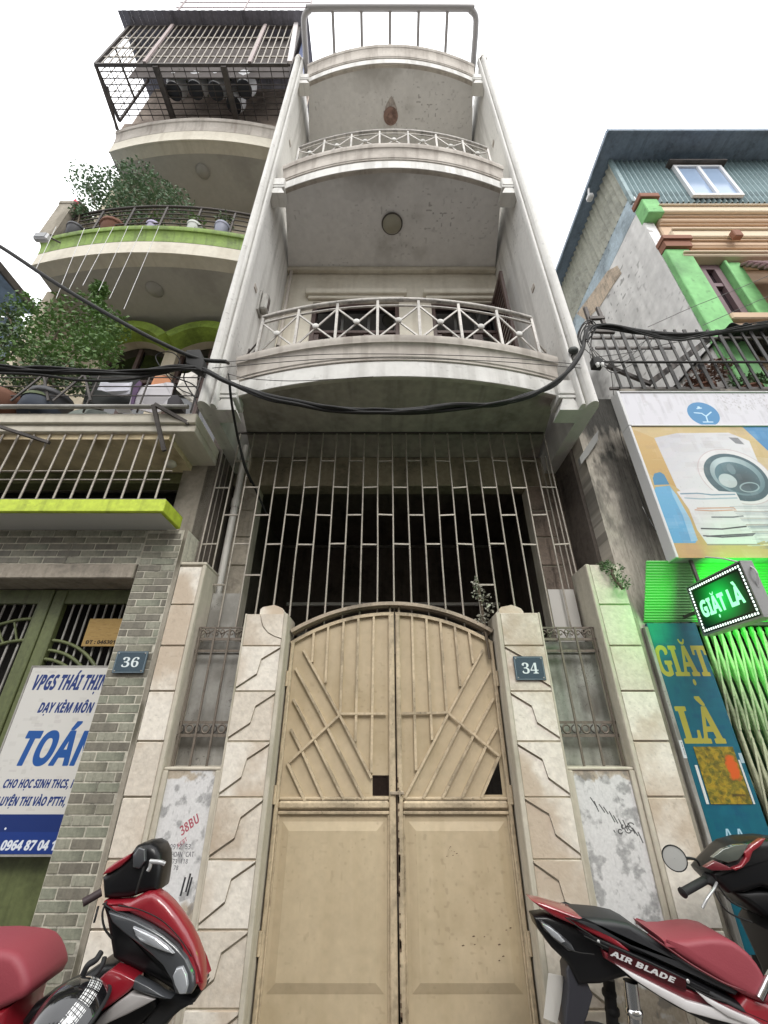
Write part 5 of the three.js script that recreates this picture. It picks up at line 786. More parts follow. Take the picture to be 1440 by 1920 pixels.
{ // big box sign with the printed washing machine
  const s = thing('laundry_sign', 'large box sign printed with a washing machine, a blue bottle and folded towels', 'sign'), x0 = 2.27, x1 = 4.9, y0 = 2.875, y1 = 4.60, ym = 4.185, z = 0.3, d = 0.19;
  part(s, 'sign_case', [box(x0, x1, y0, y1, d, z - 0.004)], surface({ size: 1, base: [0.3, 0.3, 0.31], vary: 0.12, stain: [0.15, 0.14, 0.13], amount: 0.6, streak: 0.5, rough: 0.6, seed: 611, px: 256 }));
  part(s, 'sign_edge', [box(x0 - 0.012, x0 + 0.014, ym, y1 + 0.012, d, z + 0.012, 0.004), box(x0 + 0.0141, x1, y1 - 0.004, y1 + 0.012, d, z + 0.012, 0.004), box(x0 + 0.0141, x1, ym - 0.008, ym + 0.008, z - 0.003, z + 0.012, 0.003), box(x0 - 0.012, x0 + 0.01, y0, ym - 0.001, d, z + 0.01, 0.004)], plain(0.62, 0.62, 0.62, 0.5));
  const PW = 1100, mk = (ya, yb) => ({ PH: Math.round(PW * (yb - ya) / (x1 - x0)), X: (m) => (m - x0) / (x1 - x0) * PW, Y: (m) => (yb - m) / (yb - ya) * Math.round(PW * (yb - ya) / (x1 - x0)) });
  const T = mk(ym, y1), B = mk(y0, ym);
  const top = canvasTex(PW, T.PH, (x, w, h) => {
    x.fillStyle = '#cbcad0'; x.fillRect(0, 0, w, h); const r = rng(31); for (let i = 0; i < 260; i++) { x.fillStyle = `rgba(90,88,86,${0.02 + 0.05 * r()})`; x.fillRect(r() * w, r() * r() * h, 2 + r() * 14, 10 + r() * 60); } for (let i = 0; i < 200; i++) { x.fillStyle = 'rgba(80,75,70,0.16)'; x.fillRect(380 + r() * 300, r() * h * 0.5, 2 + r() * 5, 2 + r() * 9); }
    const c = [3.007, 4.33], q = [3.152, 4.33], R = (q[0] - c[0]) / (x1 - x0) * PW; x.fillStyle = '#3d7fae'; x.beginPath(); x.arc(T.X(c[0]), T.Y(c[1]), R, 0, 7); x.fill();
    x.strokeStyle = '#b5d3e4'; x.lineWidth = R * 0.09; x.lineCap = 'round'; x.save(); x.translate(T.X(c[0]), T.Y(c[1])); const l = (...p) => { x.beginPath(); p.forEach(([a, b], i) => x[i ? 'lineTo' : 'moveTo'](a * R, b * R)); x.stroke(); }; l([-0.55, -0.1], [-0.1, -0.05], [0.1, 0.2], [0.55, -0.15]); l([-0.25, -0.45], [0.05, -0.5]); l([0.1, 0.2], [0.05, 0.65]); l([-0.25, 0.68], [0.35, 0.68]); x.fillStyle = '#b5d3e4'; x.beginPath(); x.arc(-0.1 * R, -0.55 * R, 0.1 * R, 0, 7); x.fill(); x.restore();
  });
  const bottom = canvasTex(PW, B.PH, (x, w, h) => {
    x.fillStyle = '#b59a5e'; x.fillRect(0, 0, w, h); const r = rng(37);
    const P = (list, f, st, lw) => { x.beginPath(); list.forEach(([a, b], i) => x[i ? 'lineTo' : 'moveTo'](B.X(a), B.Y(b))); x.closePath(); if (f) { x.fillStyle = f; x.fill(); } if (st) { x.strokeStyle = st; x.lineWidth = lw; x.stroke(); } };
    P([[2.276, 4.155], [2.453, 4.046], [2.481, 3.515], [2.295, 3.651], [2.28, 3.906]], '#b28c44'); P([[3.308, 4.179], [3.797, 4.179], [3.62, 3.805], [3.452, 3.838]], '#1668a6');
    P([[3.223, 3.838], [3.62, 3.805], [3.339, 3.208], [3.25, 3.504]], '#b9a272'); P([[2.255, 2.987], [3.235, 2.987], [3.169, 2.847], [2.249, 2.847]], '#bb9a63');
    P([[2.457, 4.046], [2.678, 4.1], [3.155, 4.106], [3.305, 4.011], [3.269, 3.588], [3.157, 3.068], [2.908, 2.987], [2.565, 2.987], [2.527, 3.443], [2.481, 3.515]], '#c2c3c9'); P([[3.072, 3.373], [3.157, 3.068], [3.014, 3.005], [2.968, 3.208]], '#cfcfd4');
    P([[3.133, 4.052], [3.216, 4.046], [3.245, 3.97], [3.171, 3.982]], '#40454e');
    const rad = (cx, cy, r0, a, b) => { const g = x.createRadialGradient(B.X(cx), B.Y(cy), 1, B.X(cx), B.Y(cy), r0 / (x1 - x0) * PW); g.addColorStop(0, a); g.addColorStop(1, b); return g; }; { const g = x.createLinearGradient(B.X(2.6), 0, B.X(3.6), h); g.addColorStop(0, 'rgba(120,120,135,0.28)'); g.addColorStop(0.35, 'rgba(255,255,255,0.18)'); g.addColorStop(1, 'rgba(90,95,115,0.3)'); P([[2.457, 4.046], [2.678, 4.1], [3.155, 4.106], [3.305, 4.011], [3.269, 3.588], [3.157, 3.068], [2.908, 2.987], [2.565, 2.987], [2.527, 3.443], [2.481, 3.515]], g); } const E = (cx, cy, a, b, rot, f, st, lw) => { const pts = []; for (let i = 0; i < 40; i++) { const t = i / 40 * 6.2832; pts.push([cx + a * Math.cos(t) * Math.cos(rot) - b * Math.sin(t) * Math.sin(rot), cy + a * Math.cos(t) * Math.sin(rot) + b * Math.sin(t) * Math.cos(rot)]); } P(pts, f, st, lw); };
    const c = [3.032, 3.634], e = [3.308, 3.634], k = e[0] - c[0];
    E(c[0], c[1], k * 1.12, k * 1.02, -0.3, '#d3d2d6', '#b9a9ae', 3); E(c[0], c[1] - 0.01, k * 0.96, k * 0.88, -0.3, '#1f3f4b'); E(c[0] + k * 0.04, c[1], k * 0.8, k * 0.72, -0.3, rad(c[0] - k * 0.2, c[1] + k * 0.45, k * 1.3, '#b9cbd0', '#3f626e')); E(c[0] + k * 0.02, c[1] - k * 0.06, k * 0.66, k * 0.58, -0.3, rad(c[0] + k * 0.2, c[1] - k * 0.2, k * 0.8, '#12262f', '#37606e')); E(c[0] - k * 0.32, c[1] - k * 0.18, k * 0.27, k * 0.26, 0, '#a9b8bc'); E(c[0] + k * 0.25, c[1] - k * 0.42, k * 0.3, k * 0.16, 0.2, null, '#7f9aa2', 5); E(c[0] - k * 0.05, c[1] + k * 0.25, k * 0.12, k * 0.2, 0, '#4b6a74');
    P([[2.308, 3.609], [2.336, 3.657], [2.391, 3.673], [2.418, 3.646], [2.43, 3.546], [2.3, 3.541]], '#1d6f9d'); P([[2.268, 3.463], [2.303, 3.52], [2.427, 3.535], [2.457, 3.443], [2.483, 3.217], [2.484, 3.032], [2.456, 3], [2.268, 3]], '#4f9cc9'); P([[2.429, 3.515], [2.457, 3.443], [2.491, 3.217], [2.484, 3.023], [2.428, 3.014], [2.442, 3.246], [2.423, 3.443]], '#86b9d6');
    P([[2.468, 3.474], [2.601, 3.504], [2.964, 3.468], [2.973, 3.343], [2.951, 3.208], [2.95, 3.105], [2.941, 2.987], [2.549, 2.987], [2.513, 3.114], [2.513, 3.304]], '#d0cfd5');
    const towel = (list, col) => { x.strokeStyle = col; x.lineWidth = 5; x.lineCap = 'round'; x.beginPath(); list.forEach(([a, b], i) => x[i ? 'lineTo' : 'moveTo'](B.X(a), B.Y(b))); x.stroke(); };
    towel([[2.496, 3.453], [2.637, 3.458], [2.753, 3.443], [2.947, 3.448]], '#5b7f94'); towel([[2.517, 3.413], [2.652, 3.403], [2.95, 3.413]], '#8ea6b4'); towel([[2.563, 3.299], [2.695, 3.289], [2.895, 3.299], [2.886, 3.319], [2.585, 3.314]], '#bb8b78'); towel([[2.674, 3.231], [2.843, 3.231], [2.931, 3.241]], '#4a4f57'); towel([[2.551, 3.128], [2.716, 3.123], [2.917, 3.147]], '#24232b'); x.lineWidth = 8; towel([[2.545, 3.064], [2.688, 3.052], [2.934, 3.068], [2.953, 3.082], [2.568, 3.059]], '#3b3a45'); towel([[2.549, 2.987], [2.957, 2.987]], '#8b8078'); x.lineWidth = 3; for (let i = 0; i < 26; i++) { const y0 = 3.33 - i * 0.0155, a = 2.86 + i * 0.006, b = 3.2 + i * 0.011 + 0.02 * r(); x.strokeStyle = `rgba(${['90,100,120', '150,150,160', '235,235,240', '120,95,90'][i % 4]},${0.25 + 0.3 * r()})`; x.lineWidth = 2 + r() * 4; x.beginPath(); x.moveTo(B.X(a), B.Y(y0)); x.bezierCurveTo(B.X(a + 0.1), B.Y(y0 + 0.01 * r()), B.X(b - 0.1), B.Y(y0 - 0.012 * r()), B.X(b), B.Y(y0 + 0.006)); x.stroke(); }
    for (let i = 0; i < 90; i++) { const a = B.X(2.85) + r() * (B.X(3.45) - B.X(2.85)), b = B.Y(3.3) + r() * (B.Y(2.95) - B.Y(3.3)); x.strokeStyle = `rgba(${r() > 0.4 ? '95,105,125' : '240,240,245'},0.28)`; x.lineWidth = 1 + r() * 3; x.beginPath(); x.moveTo(a, b); x.quadraticCurveTo(a + 30, b + 8 * (r() - 0.5), a + 40 + r() * 60, b + 6 * (r() - 0.5)); x.stroke(); } for (let i = 0; i < 5000; i++) { x.fillStyle = `rgba(${r() > 0.5 ? '60,55,50' : '250,245,235'},0.07)`; x.fillRect(r() * w, r() * h, 1 + r() * 3, 1 + r() * 3); } { const g = x.createLinearGradient(0, 0, 0, h); g.addColorStop(0, 'rgba(225,222,215,0.22)'); g.addColorStop(1, 'rgba(120,110,95,0.12)'); x.fillStyle = g; x.fillRect(0, 0, w, h); } for (let i = 0; i < 320; i++) { x.fillStyle = `rgba(${r() > 0.5 ? '120,110,95' : '230,225,215'},0.06)`; x.fillRect(r() * w, r() * h, 10 + r() * 70, 4 + r() * 40); }
  });
  part(s, 'sign_band', planeUV(box(x0 + 0.015, x1, ym + 0.009, y1 - 0.005, z - 0.0035, z), x0, x1, ym, y1), new THREE.MeshStandardMaterial({ map: top, roughness: 0.5 })); part(s, 'sign_print', planeUV(box(x0 + 0.011, x1, y0, ym - 0.009, z - 0.0035, z), x0, x1, y0, ym), new THREE.MeshStandardMaterial({ map: bottom, roughness: 0.5 }));
}
{ // lit blade sign: lamps, glowing letters, green light on its surroundings
  const s = thing('led_sign', 'black blade sign with glowing green letters and a border of small white lamps', 'lit sign'), X = 2.37, z0 = 0.165, z1 = 0.704, y0 = 2.325, y1 = 2.675;
  part(s, 'sign_case', box(X, X + 0.07, y0, y1, z0, z1, 0.006), plain(0.012, 0.016, 0.014, 0.25)); part(s, 'case_rim', [box(X - 0.006, X + 0.076, y0 - 0.014, y0 - 0.001, z0 - 0.01, z1 + 0.012), box(X - 0.006, X + 0.076, y1 + 0.001, y1 + 0.012, z0 - 0.01, z1 + 0.012), box(X - 0.006, X + 0.076, y0, y1, z1 + 0.001, z1 + 0.012), box(X - 0.006, X + 0.076, y0, y1, z0 - 0.01, z0 - 0.001)], plain(0.3, 0.3, 0.3, 0.3, 0.6));
  const tx = canvasTex(640, 420, (x, w, h) => { x.fillStyle = '#000'; x.fillRect(0, 0, w, h); const g = x.createRadialGradient(w / 2, h * 0.45, 30, w / 2, h * 0.45, 300); g.addColorStop(0, 'rgb(10,170,60)'); g.addColorStop(1, 'rgb(0,22,6)'); x.fillStyle = g; x.fillRect(50, 50, w - 100, h - 100); letters(x, 'GIẶT LÀ', 62, 290, 190, { color: '#8ff0b0', squeeze: 0.68, bold: true }); });
  const face = box(X - 0.0015, X - 0.0005, y0 + 0.004, y1 - 0.004, z0 + 0.004, z1 - 0.004), uv = face.attributes.uv, p = face.attributes.position; for (let i = 0; i < p.count; i++) uv.setXY(i, (p.getZ(i) - z0) / (z1 - z0), (p.getY(i) - y0) / (y1 - y0));
  part(s, 'lit_letters', face, new THREE.MeshStandardMaterial({ color: 0x050505, emissive: 0xffffff, emissiveMap: tx, emissiveIntensity: 1.15, roughness: 0.3 }));
  const lampM = plain(0.8, 0.85, 0.82, 0.3, 0, { emissive: new THREE.Color(0.8, 1, 0.88), emissiveIntensity: 1.0 }), lg = box(-0.004, 0.001, -0.008, 0.008, -0.006, 0.006, 0.002);
  for (const side of [0]) { for (let i = 0; i < 22; i++) for (const y of [y0 + 0.018, y1 - 0.018]) part(s, 'lamp', lg, lampM).position.set(X - 0.003, y, lerp(z0 + 0.02, z1 - 0.02, i / 21)); for (let i = 1; i < 13; i++) for (const z of [z0 + 0.018, z1 - 0.018]) part(s, 'lamp', lg, lampM).position.set(X - 0.003, lerp(y0 + 0.018, y1 - 0.018, i / 13), z); }
  for (const q of [bar([X + 0.035, y1 + 0.013, 0.25], [X + 0.035, 2.88, 0.25], 0.02, 0.02), bar([X + 0.035, 2.5, z0 - 0.012], [X + 0.035, 2.5, -0.07], 0.02, 0.02, [1, 0, 0])]) part(s, 'bracket', q, M.darkSteel);
  part(s, 'power_lead', tube([[X + 0.04, 2.5, z1 + 0.01], [X + 0.05, 2.62, z1 + 0.03], [X + 0.06, 2.76, 0.55], [X + 0.08, 2.86, 0.35]], 0.006, 5, 20), plain(0.4, 0.4, 0.4, 0.5));
  for (const [dx, rot] of [[-0.02, Math.PI / 2], [0.09, -Math.PI / 2]]) { const l = new THREE.RectAreaLight(new THREE.Color(0.03, 1, 0.06), dx < 0 ? 6 : 30, 0.46, 0.28); l.position.set(X + dx, (y0 + y1) / 2, (z0 + z1) / 2); l.lookAt(X + dx * 100, (y0 + y1) / 2, (z0 + z1) / 2); scene.add(l); }
  const back = face.clone(); back.translate(0.0735, 0, 0); part(s, 'lit_letters', back, new THREE.MeshStandardMaterial({ color: 0x050505, emissive: 0xffffff, emissiveMap: tx, emissiveIntensity: 1.15, roughness: 0.3 }));
}
{ // cage on the laundry's terrace
  const c = thing('terrace_cage', 'grey barred cage on the terrace above the laundry sign', 'cage'), z = 0.06, grey = surface({ size: 0.5, base: [0.035, 0.033, 0.031], vary: 0.2, stain: [0.06, 0.05, 0.04], amount: 0.7, rough: 0.6, seed: 621, px: 128 });
  const y0 = 4.75, y1 = 5.82; const xr = rng(41);
  for (let i = 0; i < 22; i++) { const x = 2.5 + i * 0.125 + (xr() - 0.5) * 0.03; part(c, 'bar', bar([x, y0, z], [x, y1, z], 0.026 + 0.014 * (i % 3 === 2), 0.012), grey); }
  const hy = [5.704, 5.535, 5.255, 4.913];
  hy.forEach((y, i) => part(c, 'cross_bar', i === 2 ? rod([2.35, y, z + 0.03], [5.4, y, z + 0.03], 0.014, 8) : bar([2.4, y, z - 0.02], [i === 1 ? 3.3 : 5.4, y, z - 0.02], 0.03, 0.02), i === 2 ? grey : M.darkSteel));
  part(c, 'brace', bar([2.472, 5.274, 0.02], [2.881, 4.992, 0.02], 0.045, 0.03), M.darkSteel); part(c, 'brace', bar([2.911, 5.052, 0], [3.773, 5.715, 0], 0.06, 0.03), M.darkSteel);
  part(c, 'cover_sheet', corrugated([3.95, 5.93, -2.0], [2.2, 0, 0], [0, -0.12, 2.15], 14, 0.022, [0, 1, 0]), plain(0.025, 0.027, 0.03, 0.6));
  part(c, 'dark_back', [box(3.97, 6, 4.86, 5.8, -0.45, -0.40)], plain(0.02, 0.02, 0.025, 0.9));
  plant('dry_plant', 'brown dried plant behind the terrace bars above the sign', 'plant', [[...[3.648, 5.246, -0.1], 0.16, 0.15], [...[3.905, 5.427, -0.15], 0.14, 0.13], [...[3.484, 5.122, -0.1], 0.12, 0.08]], 700, 0.028, leafDry, [[[3.5, 4.9, -0.1], [3.633, 5.204, -0.1], [3.82, 5.459, -0.1]]], 623, [3.5, 4.862, -0.1, 0.14, 0.16, clay]);
  plant('potted_plant', 'low green plant behind the terrace bars right of the dried one', 'plant', [[...[4.008, 5.139, -0.1], 0.14, 0.1], [...[4.17, 5.155, -0.1], 0.1, 0.08]], 380, 0.026, leafDark, [[[4.0, 4.9, -0.1], [4.02, 5.122, -0.1], [4.09, 5.221, -0.1]]], 627, [4.0, 4.862, -0.1, 0.14, 0.14, clay]);
  const br = thing('cable_bracket', 'rusty H shaped iron bracket that carries the cables at the corner of the terrace', 'bracket');
  for (const [a, b] of [[[2.25, 5.88, 0.3], [2.243, 5.48, 0.3]], [[2.387, 5.88, 0.3], [2.394, 5.601, 0.3]]]) part(br, 'prong', bar(a, b, 0.035, 0.03), M.darkSteel);
  part(br, 'crosspiece', bar([2.247, 5.684, 0.31], [2.413, 5.693, 0.31], 0.04, 0.03), M.darkSteel); part(br, 'crosspiece', bar([2.217, 5.484, 0.31], [2.464, 5.467, 0.31], 0.05, 0.03), M.darkSteel);
  const cl = thing('cable_clamp', 'black cable clamp with white insulators beside the right fin', 'clamp'), q = [2.073, 4.862, 0.42];
  part(cl, 'clamp_body', puffy([[q[0] - 0.05, q[1] - 0.05], [q[0] + 0.04, q[1] - 0.06], [q[0] + 0.06, q[1] + 0.02], [q[0] + 0.02, q[1] + 0.07], [q[0] - 0.04, q[1] + 0.05]], 0.04, { bevel: 0.015, z: q[2] }), M.cable); for (const k of [-0.02, 0.025]) part(cl, 'insulator', lathe([[0.001, -0.03], [0.014, -0.025], [0.014, 0.0], [0.02, 0.01], [0.001, 0.03]], 10, [q[0] + k, q[1] - 0.06, q[2] + 0.045]), plain(0.7, 0.7, 0.68, 0.3));
}
{ // green and peach house further right
  const h = thing('townhouse', 'green and peach house with a blue corrugated attic behind the laundry', 'house'), z = -0.2, xe = 4.0;
  const plaster = surface({ size: 5, base: [0.82, 0.81, 0.8], vary: 0.18, stain: [0.2, 0.195, 0.19], amount: 0.75, from: 0.52, to: 0.68, streak: 0.3, speck: 0.5, rough: 0.95, bump: 0.01, seed: 631, px: 512 });
  const green = surface({ size: 4, base: [0.2, 0.48, 0.19], vary: 0.05, rough: 0.75, seed: 634, px: 256, bump: 0.001 }), peach = plain(0.6, 0.44, 0.31, 0.85), brown = plain(0.24, 0.105, 0.065, 0.8), cream = plain(0.7, 0.58, 0.43, 0.85);
  const steelBlue = surface({ size: 1.4, base: [0.2, 0.28, 0.3], vary: 0.1, stain: [0.1, 0.13, 0.14], amount: 0.5, streak: 0.3, rough: 0.5, metal: 0.2, seed: 639, px: 256 }), plastic = surface({ size: 1.4, base: [0.36, 0.37, 0.32], vary: 0.12, stain: [0.15, 0.16, 0.12], amount: 0.5, streak: 0.3, rough: 0.6, seed: 641, px: 256 });
  part(h, 'side_wall', box(xe, xe + 0.15, 0, 9.4, -7, z - 0.002), plaster); part(h, 'painted_band', box(xe - 0.004, xe - 0.0005, 8.96, 9.4, -7, z - 0.02), surface({ size: 1.5, base: [0.42, 0.52, 0.6], vary: 0.1, stain: [0.28, 0.33, 0.36], amount: 0.5, streak: 0.3, seed: 643, px: 256 }));
  part(h, 'bare_patch', prism([[-2.313, 9.375], [-2.107, 8.898], [-1.656, 8.668], [-1.19, 8.587], [-0.931, 8.519], [-0.947, 8.757], [-1.174, 8.978], [-1.689, 9.142]], xe - 0.009, xe - 0.0046, 'x'), surface({ size: 0.8, base: [0.6, 0.5, 0.4], vary: 0.15, amount: 0.4, seed: 645, px: 128 }));
  part(h, 'front_wall', box(xe + 0.152, 8, 0, 9.4, -7, z - 0.12), peach);
  // attic
  const ya = 9.2, yb = 10.62;
  part(h, 'attic_front', corrugated([xe, ya, z], [4, 0, 0], [0, yb - ya, 0], 46, 0.022, [0, 0, 1]), steelBlue); part(h, 'attic_side', corrugated([xe, ya + 0.2, z - 0.02], [0, 0, -6.8], [0, yb - ya - 0.2, 0], 62, 0.018, [-1, 0, 0]), plastic);
  part(h, 'corner_trim', box(xe - 0.03, xe + 0.03, ya, yb, z - 0.03, z + 0.03), steelBlue);
  part(h, 'roof', [box(3.78, 8, yb, yb + 0.03, -7, 0.2), box(3.76, 8, yb - 0.03, yb + 0.05, 0.2, 0.23), box(3.75, 3.779, yb - 0.03, yb + 0.05, -7, 0.2)], surface({ size: 1.4, base: [0.17, 0.23, 0.31], vary: 0.1, amount: 0.4, rough: 0.5, seed: 647, px: 128 }));
  part(h, 'spotlight', [rod([3.72, 10.3, -0.6], [3.78, 10.55, -0.6], 0.02), box(3.68, 3.78, 10.2, 10.3, -0.66, -0.54, 0.02)], plain(0.6, 0.6, 0.6, 0.4));
  const wx0 = 4.959, wx1 = 5.786, wy0 = 9.301, wy1 = 10.294, wm = (wx0 + wx1) / 2;
  const w = part(h, 'window', [box(wx0, wx1, wy0, wy0 + 0.05, z + 0.02, z + 0.07), box(wx0, wx1, wy1 - 0.05, wy1, z + 0.02, z + 0.07), box(wx0, wx0 + 0.05, wy0 + 0.05, wy1 - 0.05, z + 0.02, z + 0.07), box(wx1 - 0.05, wx1, wy0 + 0.05, wy1 - 0.05, z + 0.02, z + 0.07), box(wm - 0.025, wm + 0.025, wy0 + 0.05, wy1 - 0.05, z + 0.025, z + 0.075)], plain(0.72, 0.73, 0.75, 0.4));
  const bluish = new THREE.MeshPhysicalMaterial({ color: new THREE.Color().setRGB(0.32, 0.42, 0.58), roughness: 0.12 }); part(w, 'pane', box(wx0 + 0.05, wm - 0.025, wy0 + 0.05, wy1 - 0.05, z + 0.03, z + 0.04), bluish); part(w, 'pane', box(wm + 0.025, wx1 - 0.05, wy0 + 0.05, wy1 - 0.05, z + 0.03, z + 0.04), bluish); part(w, 'window_hood', box(wx0 - 0.08, wx1 + 0.08, wy1 + 0.02, wy1 + 0.06, z, z + 0.13), M.darkSteel);
  // cornices: each band a piece
  const bands = [[8.66, 8.82, 0.14, cream], [8.55, 8.655, 0.06, peach], [8.22, 8.545, 0.0, peach], [8.02, 8.2, 0.12, cream], [7.9, 8.015, 0.06, peach], [7.66, 7.895, 0.02, peach], [7.58, 7.655, 0.1, cream]];
  for (const [a, b, d, m] of bands) part(h, 'cornice', [box(xe + 0.2, 8, a, b, z - 0.12, z + d, 0.015), box(xe + 0.2, 8, b - 0.03, b - 0.005, z + d, z + d + 0.03, 0.006)], m);
  part(h, 'pilaster', box(xe - 0.002, xe + 0.34, 0, 7.76, z - 0.001, z + 0.09, 0.01), green); part(h, 'pilaster_cap', [box(xe - 0.02, xe + 0.4, 7.9, 7.98, z, z + 0.16), box(xe - 0.008, xe + 0.37, 7.762, 7.899, z, z + 0.13)], brown);
  part(h, 'parapet_block', box(xe - 0.006, xe + 0.24, 8.62, 9.0, z - 0.05, z + 0.15, 0.01), green); part(h, 'parapet_cap', [box(xe - 0.03, xe + 0.28, 9.01, 9.12, z - 0.05, z + 0.18, 0.01)], brown);
  part(h, 'rail_bracket', box(4.98, 5.1, 7.9, 8.05, z + 0.125, z + 0.2, 0.01), brown);
  const vx0 = 4.454, vx1 = 4.761, vy0 = 6.343, v = part(h, 'window', [box(vx0, vx0 + 0.09, vy0, 7.57, z - 0.11, z - 0.03), box(vx1 - 0.09, vx1, vy0, 7.57, z - 0.11, z - 0.03), box(vx0 + 0.09, vx1 - 0.09, 7.47, 7.57, z - 0.11, z - 0.03), box(vx0 + 0.09, vx1 - 0.09, vy0, vy0 + 0.1, z - 0.11, z - 0.03), box(vx0 + 0.09, vx1 - 0.09, 7.1, 7.17, z - 0.11, z - 0.04), box(vx0 + 0.09, vx1 - 0.09, 6.4, 6.48, z - 0.11, z - 0.04)], plain(0.16, 0.1, 0.11, 0.6));
  part(v, 'pane', box(vx0 + 0.09, vx1 - 0.09, vy0 + 0.1, 7.47, z - 0.1, z - 0.09), plain(0.03, 0.022, 0.025, 0.15)); part(h, 'window_ledge', [box(vx0 - 0.12, 8, vy0 - 0.12, vy0 - 0.002, z - 0.11, z + 0.12, 0.015), box(vx0 - 0.08, 8, vy0 - 0.24, vy0 - 0.122, z - 0.11, z + 0.06, 0.015)], peach);
  part(h, 'green_shutter', box(vx1 + 0.02, vx1 + 0.06, vy0, 7.56, z - 0.1, z + 0.05, 0.008), green); part(h, 'pilaster', box(vx1 + 0.08, vx1 + 0.27, 0, 7.56, z - 0.118, z + 0.02, 0.01), green);
  const tiles = part(h, 'tile_awning', box(5.25, 8, 7.4, 7.43, z, z + 0.02), M.darkSteel), tm = plain(0.2, 0.115, 0.12, 0.7);
  for (let r = 0; r < 9; r++) for (let i = 0; i < 10; i++) { const m = part(tiles, 'tile', box(-0.1, 0.1, -0.02, 0.02, -0.07, 0.07, 0.008), tm); m.position.set(5.08 + i * 0.21, 7.42 - r * 0.1, z + 0.08 + r * 0.05); m.rotation.x = 0.75; }
  part(h, 'lower_canopy', [box(5.2, 8, 6.05, 6.2, z - 0.1, z + 0.55, 0.02)], peach); for (let i = 0; i < 16; i++) part(h, 'canopy_tooth', box(5.22 + i * 0.13, 5.3 + i * 0.13, 5.95, 6.049, z + 0.1, z + 0.53, 0.01), peach);
}
